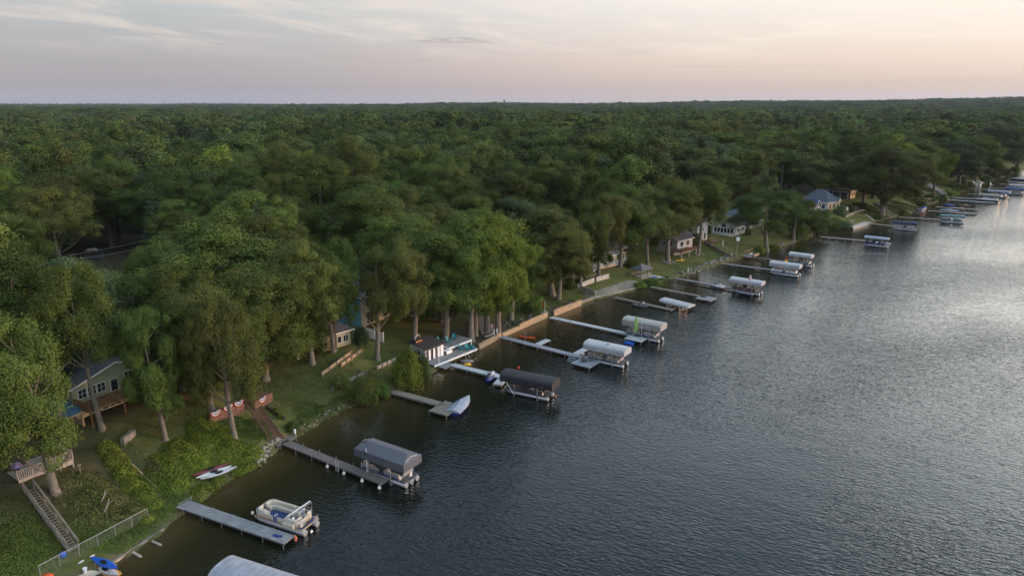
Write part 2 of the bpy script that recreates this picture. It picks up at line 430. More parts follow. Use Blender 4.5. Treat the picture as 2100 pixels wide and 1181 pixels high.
# ------------------------------------------------------------------ ground
def ground_mat():
    m = bpy.data.materials.new('ground'); m.use_nodes = True
    nt = m.node_tree; b = nt.nodes['Principled BSDF']; N = nt.nodes.new; L = nt.links.new
    b.inputs['Roughness'].default_value = .95; b.inputs['Specular IOR Level'].default_value = .1
    geo = N('ShaderNodeNewGeometry')
    def noise(sc, det=5, rough=.6):
        n = N('ShaderNodeTexNoise'); n.inputs['Scale'].default_value = sc; n.inputs['Detail'].default_value = det; n.inputs['Roughness'].default_value = rough
        L(geo.outputs['Position'], n.inputs['Vector']); return n.outputs['Fac']
    def ramp(f, stops):
        r = N('ShaderNodeValToRGB')
        while len(r.color_ramp.elements) < len(stops): r.color_ramp.elements.new(.5)
        for e, (p, c) in zip(r.color_ramp.elements, stops): e.position = p; e.color = (*c, 1)
        L(f, r.inputs[0]); return r.outputs[0]
    def mix(f, a, c):
        x = N('ShaderNodeMix'); x.data_type = 'RGBA'; L(f, x.inputs[0]); L(a, x.inputs[6]); L(c, x.inputs[7]); return x.outputs[2]
    grass = ramp(noise(.22, 8, .7), [(.30, (.060, .078, .021)), (.48, (.096, .108, .031)), (.60, (.130, .122, .042)), (.75, (.168, .140, .062))])
    fine = ramp(noise(5.5, 4, .7), [(.3, (.55, .55, .55)), (.7, (1.4, 1.4, 1.4))])
    mm = N('ShaderNodeMix'); mm.data_type = 'RGBA'; mm.blend_type = 'MULTIPLY'; mm.inputs[0].default_value = .8; L(grass, mm.inputs[6]); L(fine, mm.inputs[7])
    wood = ramp(noise(.6, 6), [(.35, (.040, .036, .022)), (.65, (.075, .060, .038))])
    sand = ramp(noise(1.8, 6), [(.3, (.065, .055, .036)), (.7, (.12, .10, .07))])
    a = N('ShaderNodeAttribute'); a.attribute_name = 'cover'
    sep = N('ShaderNodeSeparateColor'); L(a.outputs['Color'], sep.inputs[0])
    c = mix(sep.outputs[0], mm.outputs[2], wood)
    c = mix(sep.outputs[1], c, sand)
    canopy = ramp(noise(.016, 9, .72), [(.3, (.016, .026, .014)), (.55, (.034, .048, .022)), (.75, (.052, .066, .030))])
    c = mix(sep.outputs[2], c, canopy)
    L(c, b.inputs['Base Color'])
    bp = N('ShaderNodeBump'); bp.inputs['Strength'].default_value = .8; bp.inputs['Distance'].default_value = .12
    L(noise(4.0, 6, .7), bp.inputs['Height']); L(bp.outputs[0], b.inputs['Normal'])
    return m

def axis(lo, a, b, hi, step, grow=1.16):
    c = list(np.arange(a, b + 1e-6, step)); st = step; v = c[-1]
    while v < hi: st *= grow; v += st; c.append(v)
    st = step; v = c[0]; pre = []
    while v > lo: st *= grow; v -= st; pre.append(v)
    return np.array(pre[::-1] + c)
def build_ground():
    xs = axis(-8000, -72, 262, 8000, 1.0); ys = axis(-400, 44, 345, 11000, 1.0)
    X, Y = np.meshgrid(xs, ys)
    Z = terrain(X, Y)
    d, _, s = shore_info(X, Y)
    verts = np.stack([X, Y, Z], -1).reshape(-1, 3)
    nx, ny = len(xs), len(ys)
    i = np.arange(nx - 1); j = np.arange(ny - 1); I, J = np.meshgrid(i, j)
    k = (J * nx + I).ravel()
    q = np.stack([k, k + 1, k + nx + 1, k + nx], -1)
    me = mesh_np('ground', verts, q, [ground_mat()], smooth=True)
    r = np.sqrt(X * X + Y * Y)
    woods = np.clip((d - 24) / 12, 0, 1)
    left = np.clip((-20 - X) / 15, 0, 1) * np.clip((d - 9) / 8, 0, 1)
    woods = np.maximum(woods, left * .85)
    dirt = np.exp(-(((X + 5) / 9) ** 2 + ((Y - 122) / 8) ** 2))          # bare earth under the trees by the beach steps
    woods = np.maximum(woods, np.clip(dirt * 1.3, 0, 1))
    for (qx, qy, rad) in ((160, 955, 5.5), (90, 1000, 4), (20, 1010, 5), (330, 960, 2.0)):
        p = ground(qx, qy); woods = np.maximum(woods, np.clip(1.5 * np.exp(-((X - p.x) ** 2 + (Y - p.y) ** 2) / rad ** 2), 0, 1) * .8)
    woods = np.maximum(woods, np.clip((X - 150) / 40, 0, 1) * np.clip((d - 5) / 6, 0, 1) * .7)
    sand = np.clip((1.0 - np.abs(d - 0.2)) / .6, 0, 1) * .7
    far = np.clip((r - 1800) / 900, 0, 1)
    colr = np.stack([woods, sand, far, np.ones_like(d)], -1).reshape(-1, 4)
    a = me.color_attributes.new('cover', 'FLOAT_COLOR', 'POINT'); a.data.foreach_set('color', colr.astype(np.float32).ravel())
    return tag(link('ground', me), kind='structure')

# ------------------------------------------------------------------ water
def water_mat():
    m = bpy.data.materials.new('lake_water'); m.use_nodes = True
    nt = m.node_tree; b = nt.nodes['Principled BSDF']; N = nt.nodes.new; L = nt.links.new
    b.inputs['Roughness'].default_value = .06; b.inputs['IOR'].default_value = 1.333
    b.inputs['Specular IOR Level'].default_value = .5
    geo = N('ShaderNodeNewGeometry')
    def noise(scale, rot, det=3, rough=.55, dist=0.3):
        mp = N('ShaderNodeMapping'); mp.vector_type = 'TEXTURE'; mp.inputs['Rotation'].default_value = (0, 0, rot); mp.inputs['Scale'].default_value = (1 / scale[0], 1 / scale[1], 1)
        L(geo.outputs['Position'], mp.inputs[0])
        n = N('ShaderNodeTexNoise'); n.inputs['Scale'].default_value = 1; n.inputs['Detail'].default_value = det
        n.inputs['Roughness'].default_value = rough; n.inputs['Distortion'].default_value = dist
        L(mp.outputs[0], n.inputs['Vector']); return n.outputs['Fac']
    def m_(op, a, c):
        x = N('ShaderNodeMath'); x.operation = op
        for i, v in enumerate((a, c)):
            if isinstance(v, (int, float)): x.inputs[i].default_value = v
            else: L(v, x.inputs[i])
        return x.outputs[0]
    rg = m_('SUBTRACT', 1.0, m_('ABSOLUTE', m_('MULTIPLY', m_('SUBTRACT', noise((.55, 1.5), R(-26), 2, .5), .5), 2.6), 0.0))     # peaked wavelet crests
    h = m_('MULTIPLY', rg, 0.052)
    h = m_('ADD', h, m_('MULTIPLY', noise((1.1, 2.7), R(-20), 2, .45), 0.085))
    h = m_('ADD', h, m_('MULTIPLY', noise((2.0, 4.2), R(-6), 2, .5), 0.044))
    h = m_('ADD', h, m_('MULTIPLY', noise((.11, .26), R(-32), 2, .5, .6), 0.10))
    gust = N('ShaderNodeMapRange'); L(noise((.018, .03), R(35), 3, .5, .5), gust.inputs[0])
    gust.inputs[1].default_value = .35; gust.inputs[2].default_value = .65; gust.inputs[3].default_value = .50; gust.inputs[4].default_value = 1.25
    a = N('ShaderNodeAttribute'); a.attribute_name = 'shore'      # 0 at the waterline, 1 well out: calmer in the lee of the bank
    lee = N('ShaderNodeMapRange'); L(a.outputs['Fac'], lee.inputs[0]); lee.inputs[3].default_value = .42; lee.inputs[4].default_value = 1.0
    h = m_('MULTIPLY', m_('MULTIPLY', h, gust.outputs[0]), lee.outputs[0])
    bp = N('ShaderNodeBump'); bp.inputs['Strength'].default_value = 1.0; bp.inputs['Distance'].default_value = 1.0
    L(h, bp.inputs['Height']); L(bp.outputs[0], b.inputs['Normal'])
    cr = N('ShaderNodeValToRGB'); e = cr.color_ramp.elements
    e[0].position = 0.0; e[0].color = (.060, .044, .018, 1)
    e[1].position = 1.0; e[1].color = (.0045, .0070, .0070, 1)
    x = cr.color_ramp.elements.new(.16); x.color = (.024, .0215, .009, 1)
    x = cr.color_ramp.elements.new(.5); x.color = (.0085, .0105, .0070, 1)
    L(a.outputs['Fac'], cr.inputs[0]); L(cr.outputs[0], b.inputs['Base Color'])
    return m
def build_water():
    xs = axis(-900, -60, 262, 9000, 2.0, 1.25); ys = axis(-500, 40, 345, 1500, 2.0, 1.25)
    X, Y = np.meshgrid(xs, ys); d, _, _ = shore_info(X, Y)
    nx, ny = len(xs), len(ys)
    I, J = np.meshgrid(np.arange(nx - 1), np.arange(ny - 1)); k = (J * nx + I)
    dm = np.minimum(np.minimum(d[:-1, :-1], d[1:, :-1]), np.minimum(d[:-1, 1:], d[1:, 1:]))
    k = k[dm < 1.0]
    q = np.stack([k, k + 1, k + nx + 1, k + nx], -1)
    verts = np.stack([X, Y, np.zeros_like(X)], -1).reshape(-1, 3)
    used = np.unique(q); remap = np.full(len(verts), -1); remap[used] = np.arange(len(used))
    me = mesh_np('lake', verts[used], remap[q], [water_mat()], smooth=True)
    a = me.attributes.new('shore', 'FLOAT', 'POINT')
    a.data.foreach_set('value', np.clip(-d.reshape(-1)[used] / 30.0, 0, 1).astype(np.float32))
    return tag(link('lake_water', me), kind='structure')
build_ground()
build_water()

# ------------------------------------------------------------------ trees
def leaf_cloud(cent, rad, nper, size, rng, mid, squash=.92, up=.4, rnd=.7, elong=1.0, droop=0.0):
    """leaf-sized quads on the shells of many small clumps"""
    n = len(cent)
    ci = np.repeat(np.arange(n), nper)
    dirs = rng.normal(size=(len(ci), 3)); dirs /= np.linalg.norm(dirs, axis=1)[:, None]
    out = cent - mid; out /= (np.linalg.norm(out, axis=1)[:, None] + 1e-6)
    inner = (dirs * out[ci]).sum(1) < -.25
    flip = inner & (rng.random(len(ci)) < .7)
    dirs[flip] *= -1
    dirs[:, 2] = np.where(rng.random(len(ci)) < .35, np.abs(dirs[:, 2]), dirs[:, 2])
    rr = rad[ci] * rng.uniform(.62, 1.08, len(ci)) ** .8
    ax = rng.uniform(.65, 1.35, (n, 3)) * np.array([1, 1, squash])
    tail = rng.random(len(ci)) < .26
    rr = np.where(tail, rr * rng.uniform(1.0, 1.65, len(ci)), rr)
    pos = cent[ci] + dirs * rr[:, None] * ax[ci] + rng.normal(size=(len(ci), 3)) * (rad[ci] * .10)[:, None]
    pos[:, 2] -= droop * (1 - np.abs(dirs[:, 2])) * rr
    nor = dirs * 1.0 + np.array([0, 0, up]) + rng.normal(size=pos.shape) * rnd * .45
    nor /= np.linalg.norm(nor, axis=1)[:, None]
    t = rng.normal(size=pos.shape); t -= nor * (t * nor).sum(1)[:, None]; t /= np.linalg.norm(t, axis=1)[:, None]
    b = np.cross(nor, t)
    s = size * rng.uniform(.6, 1.25, len(ci))[:, None] * .5
    bend = nor * s * .28
    v = np.stack([pos - t * s * elong - bend, pos - b * s * .62, pos + t * s * elong - bend, pos + b * s * .62], 1).reshape(-1, 3)
    q = np.arange(len(ci) * 4).reshape(-1, 4)
    tint = np.clip(.55 * rng.random(n)[ci] + .45 * rng.random(len(ci)), 0, 1)
    return v, q, np.repeat(tint, 4)

def crown_mesh(name, seed, kind, H, Rc, nl, nper, size, z0=.30, ls=1.0):
    rng = np.random.default_rng(seed)
    m = 'oak'
    if kind == 'spruce':
        cent = []; rad = []
        nlay = nl
        for i in range(nlay):
            t = (i + .5) / nlay; zz = H * (.08 + .90 * t); rr = Rc * (1 - t) ** .85
            k = max(3, int(9 * (1 - t) + 3)); ph = rng.uniform(0, 6.28)
            for j in range(k):
                a = ph + 6.283 * j / k + rng.normal() * .12
                for u in ((.55, .95) if rr > 1.2 else (.7,)):
                    cent.append((math.cos(a) * rr * u, math.sin(a) * rr * u, zz - rr * u * .18 + rng.normal() * .1)); rad.append(.28 + .42 * rr * .4)
        cent = np.array(cent); rad = np.array(rad)
        v, q, t = leaf_cloud(cent, rad, nper, size, rng, np.array([0, 0, H * .45]), .55, .5, .6, 1.4)
    elif kind == 'cedar':
        n = nl; zz = rng.uniform(.03, .97, n); a = rng.uniform(0, 6.28, n)
        rr = Rc * np.sin(np.clip(zz * 1.02, 0, 1) ** .6 * math.pi) ** .6 * .75
        cent = np.stack([np.cos(a) * rr, np.sin(a) * rr, zz * H], -1); rad = np.full(n, Rc * .45)
        v, q, t = leaf_cloud(cent, rad, nper, size, rng, np.array([0, 0, H * .5]), 1.2)
    elif kind == 'bush':
        n = nl; d = rng.normal(size=(n, 3)); d /= np.linalg.norm(d, axis=1)[:, None]; d[:, 2] = np.abs(d[:, 2])
        cent = d * np.array([Rc, Rc, H]) * rng.uniform(.35, .8, n)[:, None]; cent[:, 2] += H * .08
        rad = rng.uniform(.22, .38, n) * min(Rc, H)
        v, q, t = leaf_cloud(cent, rad, nper, size, rng, np.array([0, 0, H * .2]), .8, .5)
    else:
        # limbs first: leaf clumps gather in boughs, boughs around the limbs
        nb = 14 if ls == 1.0 else 10
        ga = rng.uniform(0, 6.28)
        bl = []; br = []
        for i in range(nb):
            u = (i + .5) / nb
            if kind == 'tall': zc = z0 + (1 - z0) * (.12 + .76 * u); rr = .72 * math.sin(math.pi * min(1, .22 + .74 * u)) ** .8
            elif kind == 'vase': zc = z0 + (1 - z0) * (.18 + .62 * u); rr = .35 + .40 * u
            elif kind == 'locust': zc = z0 + (1 - z0) * (.10 + .78 * u); rr = .78 * math.sin(math.pi * (.16 + .74 * u)) ** .7
            else: zc = z0 + (1 - z0) * (.08 + .74 * u); rr = .68 * math.sin(math.pi * min(1, .24 + .63 * u)) ** .6
            if i == nb - 1: rr *= .25
            a = ga + i * 2.4 + rng.normal() * .3
            rr *= rng.uniform(.75, 1.15) * (1.12 if ls == 1.0 else 1.0)
            bl.append((math.cos(a) * rr * Rc, math.sin(a) * rr * Rc, H * (zc + rng.normal() * .02)))
            br.append((rng.uniform(.26, .44) if ls == 1.0 else rng.uniform(.34, .54)) * Rc)
        bl = np.array(bl); br = np.array(br)
        bi = rng.integers(0, nb, nl)
        d = rng.normal(size=(nl, 3)); d /= np.linalg.norm(d, axis=1)[:, None]
        d[:, 2] = np.where(rng.random(nl) < .55, np.abs(d[:, 2]), d[:, 2])
        vs = .8 if kind == 'locust' else 1.0
        cent = bl[bi] + d * (br[bi] * rng.uniform(.55, 1.0, nl))[:, None] * np.array([1, 1, vs])
        cent[:, 2] = np.clip(cent[:, 2], H * z0 * .85, H * 1.0 - .5)
        rad = (.11 * Rc + .16 * Rc * rng.random(nl) ** 1.3) * ls
        if kind == 'locust': v, q, t = leaf_cloud(cent, rad * 1.2, nper, size, rng, np.array([0, 0, H * .55]), .62, .5, .6, 1.3, .25)
        else: v, q, t = leaf_cloud(cent, rad, nper, size, rng, np.array([0, 0, H * (z0 + .42 * (1 - z0))]))
        return mesh_np(name, v, q, [LEAF[m]], tint=t), bl
    return mesh_np(name, v, q, [LEAF[m]], tint=t), None

def trunk_mb(seed, H, boughs, r0=.42, low=.3, twin=False):
    rng = random.Random(seed); mb = MB()
    lean = Vector((rng.uniform(-.05, .05), rng.uniform(-.05, .05), 0))
    top = H * .72
    pts = [Vector((lean.x * z + .12 * math.sin(z * .5 + seed), lean.y * z + .1 * math.cos(z * .43 + seed) - .1 * math.cos(seed), z)) for z in [-.8, 0, .5, H * .12, H * .25, H * .4, H * .55, top]]
    pts[0].z = -.8
    mb.tube(pts, [r0 * k for k in (1.5, 1.35, 1.08, .95, .82, .66, .45, .14)], 9)
    if boughs is not None:
        for b in boughs:
            b = Vector(b); hz = max(H * low * .75, b.z - Vector((b.x, b.y, 0)).length * .95); hz = min(hz, top * .9)
            k = min(range(len(pts)), key=lambda i: abs(pts[i].z - hz)); s = pts[k].copy(); rr = r0 * (.36 - .22 * s.z / H)
            mid = s.lerp(b, .5) + Vector((0, 0, -.25 * (b - s).length * .3)); 
            mb.tube([s, mid, b], [rr, rr * .65, rr * .2], 6)
            for _ in range(2):
                e = b + Vector((rng.uniform(-1.6, 1.6), rng.uniform(-1.6, 1.6), rng.uniform(-.2, 1.5)))
                mb.tube([mid.lerp(b, rng.uniform(.2, .8)), e], [rr * .38, .03], 4, False)
    return mb

TH = 20.0; TR = 6.5    # template height and crown radius
TPL = {}
def make_tpl(key, seed, kind, nl, nper, size, z0, H=TH, Rc=TR, r0=.50, bark=BARKD, ls=1.0):
    cm, bl = crown_mesh('crown_' + key, seed, kind, H, Rc, nl, nper, size, z0, ls)
    tm = trunk_mb(seed, H, bl, r0, z0).mesh('trunk_' + key, bark)
    TPL.setdefault(key, []).append((cm, tm, H, Rc))
for i in range(4): make_tpl('oak', 10 + i, 'oak', 190, 350, .27, (.26, .20, .22, .30)[i])
for i in range(2): make_tpl('tall', 30 + i, 'tall', 185, 350, .27, (.14, .20)[i], Rc=5.2)
for i in range(2): make_tpl('high', 35 + i, 'oak', 180, 350, .27, (.38, .46)[i])
for i in range(2): make_tpl('low', 37 + i, 'oak', 200, 340, .28, .05)
make_tpl('vase', 40, 'vase', 180, 330, .27, .22)
make_tpl('locust', 45, 'locust', 230, 230, .25, .30, Rc=7.0)
make_tpl('spruce', 50, 'spruce', 17, 70, .30, .1, Rc=3.6, r0=.25)
make_tpl('cedar', 55, 'cedar', 40, 60, .16, .0, H=3.0, Rc=.55, r0=.06)
for i in range(4): make_tpl('mid', 60 + i, ('oak', 'tall', 'oak', 'vase')[i], 62, 210, .56, (.15, .12, .18, .18)[i], ls=1.3)
for i in range(3): make_tpl('far', 70 + i, ('oak', 'vase', 'tall')[i], 34, 50, 1.25, .12, ls=1.35)
for i in range(2): make_tpl('bush', 80 + i, 'bush', 46, 110, .17, 0, H=2.4, Rc=1.8, r0=.05)

def put_tree(p, h, rc, key, leaf, label, group=None, rng=random, bark=None, cat='tree', name=None, lean=None, var=None, shift=0.0):
    opts = TPL[key]; cm, tm, H0, R0 = opts[var % len(opts)] if var is not None else rng.choice(opts)
    names = {'spruce': 'spruce_tree', 'cedar': 'cedar_tree', 'bush': 'bush', 'locust': 'locust_tree', 'tall': 'shade_tree', 'vase': 'shade_tree'}
    t = thing(name or names.get(key, 'oak_tree'), label, cat, p, rng.uniform(0, 6.28), group)
    if lean: t.rotation_euler = (lean[1], lean[0], t.rotation_euler[2])
    s = (rc / R0, rc / R0, h / H0)
    c = link('crown' if key != 'bush' else 'foliage', cm, t); c.scale = s
    if shift: c.location = Matrix.Rotation(-t.rotation_euler.z, 3, 'Z') @ Vector((shift, 0, 0))
    c.material_slots[0].link = 'OBJECT'; c.material_slots[0].material = LEAF[leaf]
    k = link('trunk' if key != 'bush' else 'stem', tm, t)
    ts = min(s[0], s[2]) if key != 'bush' else s[0]
    k.scale = (s[0], s[1], s[2])
    if bark: k.material_slots[0].link = 'OBJECT'; k.material_slots[0].material = bark
    return t
# hero trees of the shore lots: trunk foot (photo px), row of the crown top, half width of the crown, kind, leaf, label
HERO = [
    (113, 1010, 612, 98, 'oak', 'oak', 'large dark oak with a thick trunk beside the white-railed deck'),
    (208, 878, 520, 66, 'high', 'oak', 'dark oak with a leaning trunk in front of the sage green house'),
    (340, 905, 585, 46, 'tall', 'oak', 'tall oak with a vine-wrapped trunk right of the sage green house'),
    (432, 838, 560, 78, 'oak', 'olive', 'olive oak standing behind the brick terrace wall hung with bunting'),
    (483, 902, 560, 62, 'oak', 'olive', 'oak on a slender leaning trunk rooted below the bunting wall by the brown stairs'),
    (545, 780, 515, 88, 'oak', 'oak', 'dark oak at the edge of the sloping lawn above the brown stairs'),
    (398, 800, 525, 80, 'oak', 'oak', 'broad dark oak over the dim yard behind the bunting wall'),
    (640, 745, 470, 70, 'oak', 'olive', 'olive oak behind the red shrub at the back of the sloping lawn'),
    (683, 722, 462, 56, 'oak', 'oak', 'thicker oak of the twin trunks left of the cream and blue house'),
    (690, 719, 480, 34, 'high', 'oak', 'thinner oak of the twin trunks left of the cream house'),
    (775, 738, 478, 60, 'high', 'olive', 'olive oak with a straight bare trunk above the bright shore bush'),
    (850, 704, 465, 60, 'tall', 'oak', 'tall dark oak right behind the boathouse roof'),
    (915, 694, 432, 66, 'tall', 'oak', 'dark oak with one trunk beside the teal chairs of the boathouse deck'),
    (966, 700, 412, 60, 'tall', 'green', 'green maple with a thick trunk at the timber seawall nearest the boathouse'),
    (976, 688, 415, 46, 'tall', 'bright', 'yellow-green tree close behind the thick trunk near the seawall'),
    (1000, 682, 400, 62, 'tall', 'bright', 'tall yellow-green maple with a leaning trunk by the seawall'),
    (1021, 682, 418, 60, 'tall', 'bright', 'yellow-green maple at the right side of the maple clump by the seawall'),
    (1048, 655, 470, 52, 'tall', 'green', 'lower green maple leaning over the lawn right of the maple clump'),
    (1130, 606, 402, 66, 'tall', 'olive', 'olive-brown oak on the left trunk of the pair by the concrete ramp'),
    (1146, 614, 432, 58, 'oak', 'olive', 'olive-brown oak on the right trunk of the pair by the concrete ramp'),
    (1190, 590, 420, 48, 'oak', 'oak', 'dark oak between the paired trunks and the brick chimney house'),
    (1228, 568, 385, 46, 'high', 'olive', 'oak with a bare trunk in front of the white railed deck'),
    (1272, 548, 372, 50, 'oak', 'oak', 'oak standing on the lawn between the white deck and the gazebo'),
    (1328, 545, 398, 44, 'high', 'olive', 'oak rising directly behind the small gazebo'),
    (1370, 536, 358, 58, 'high', 'olive', 'big forked oak with stones round its foot near the yellow kayak'),
    (1433, 521, 350, 46, 'high', 'oak', 'oak at the end of the dark retaining wall in front of the white house'),
    (1395, 500, 365, 40, 'oak', 'oak', 'dark oak behind the brown deck of the grey house'),
    (1571, 512, 378, 56, 'locust', 'green', 'feathery locust tree at the water beside the small ramp landing'),
    (1628, 492, 398, 46, 'locust', 'green', 'feathery locust tree in front of the four little cedars'),
    (1655, 478, 425, 34, 'locust', 'green', 'low drooping tree over the bank left of the grey hip-roofed house'),
    (1808, 442, 288, 58, 'oak', 'olive', 'huge cottonwood with a forked grey trunk on the golden slope'),
    (1768, 424, 318, 48, 'oak', 'oak', 'dark tree left of the forked cottonwood beside the dark house'),
    (1868, 405, 294, 40, 'oak', 'olive', 'olive cottonwood right of the forked cottonwood on the slope'),
    (1914, 405, 300, 30, 'vase', 'bright', 'bright yellow-green tree with a straight trunk beside the white stair rail'),
    (1965, 386, 284, 40, 'oak', 'grey', 'grey-green oak above the far docks right of the bright tree'),
    (2000, 376, 268, 40, 'oak', 'oak', 'dark oak behind the little white shed on the far shore'),
    (2040, 362, 244, 46, 'oak', 'grey', 'tall grey-green oak at the far right over the last docks'),
    (2085, 350, 244, 42, 'oak', 'oak', 'dark oak at the right edge of the picture above the shore'),
    (60, 860, 500, 105, 'oak', 'oak', 'broad dark oak behind the deck with the white railing at the left edge'),
    (160, 800, 510, 90, 'oak', 'grey', 'grey-green oak over the roof of the sage green house'),
    (310, 760, 520, 82, 'oak', 'green', 'rounded green oak behind the vine-wrapped trunk'),
    (830, 640, 410, 78, 'oak', 'oak', 'dark oak over the roof of the cream and blue house'),
    (375, 800, 548, 74, 'low', 'olive', 'low-branched olive oak over the dim yard left of the bunting wall'),
    (470, 800, 560, 70, 'low', 'oak', 'low-branched dark oak behind the bunting fans'),
    (520, 772, 530, 70, 'low', 'olive', 'low-branched olive oak at the top of the brown stairs'),
    (590, 735, 505, 66, 'low', 'oak', 'low-branched dark oak left of the dark red shrub'),
    (625, 700, 480, 50, 'low', 'grey', 'grey-green oak over the low cream cottage'),
    (1175, 575, 430, 46, 'low', 'oak', 'low-branched dark oak behind the pale ramp wall'),
    (1080, 590, 440, 52, 'low', 'oak', 'low-branched dark oak behind the lawn left of the red flag'),
    (905, 660, 440, 62, 'low', 'oak', 'low-branched dark oak filling the shade behind the teal chairs'),
    (1300, 510, 385, 44, 'low', 'oak', 'low-branched dark oak behind the white deck'),
]
CAR = ground(192, 520)
VAR = {208: 1, 113: 2}
SHIFT = {113: -44, 775: 46, 208: -16}     # crowns that lean off their trunks, photo px
LANDMARKS = [('the sage green house', 230, 850), ('the bunting wall', 450, 840), ('the sloping lawn', 600, 800), ('the cream and blue house', 740, 680), ('the boathouse', 890, 720),
             ('the maple clump at the seawall', 1000, 690), ('the concrete ramp', 1200, 590), ('the brick chimney house', 1215, 545), ('the gazebo', 1325, 555), ('the white arched-window house', 1480, 470),
             ('the small ramp landing', 1545, 520), ('the grey hip-roofed house', 1690, 420), ('the golden slope', 1830, 430), ('the far docks', 1950, 390), ('the last docks', 2060, 350)]
LANDMARKS = [(n,) + tuple(ground(x, y)[:2]) for n, x, y in LANDMARKS]
# windows left open in the wood, so that what stands there is seen: photo rectangle and its foot
CLEAR = [(150, 765, 285, 870, 220, 868), (660, 640, 725, 715, 690, 716), (722, 560, 800, 690, 760, 690), (1188, 500, 1295, 552, 1240, 560), (1340, 470, 1450, 530, 1400, 528), (1455, 412, 1556, 490, 1500, 490),
         (1645, 370, 1760, 440, 1690, 438), (630, 552, 668, 585, 640, 640), (855, 695, 985, 755, 920, 750), (180, 489, 204, 506, 190, 520), (352, 262, 380, 280, 366, 279), (1400, 335, 1422, 380, 1413, 400)]
CLEAR = [(a, b, c, d_, math.hypot(*ground(x, y)[:2])) for a, b, c, d_, x, y in CLEAR]
ORD = ['first', 'second', 'third', 'fourth', 'fifth', 'sixth', 'seventh', 'eighth', 'ninth', 'tenth']
LEAFWORD = {'oak': 'dark green', 'olive': 'olive green', 'green': 'mid green', 'bright': 'bright yellow-green', 'grey': 'grey-green', 'dusk': 'dull brown-green'}

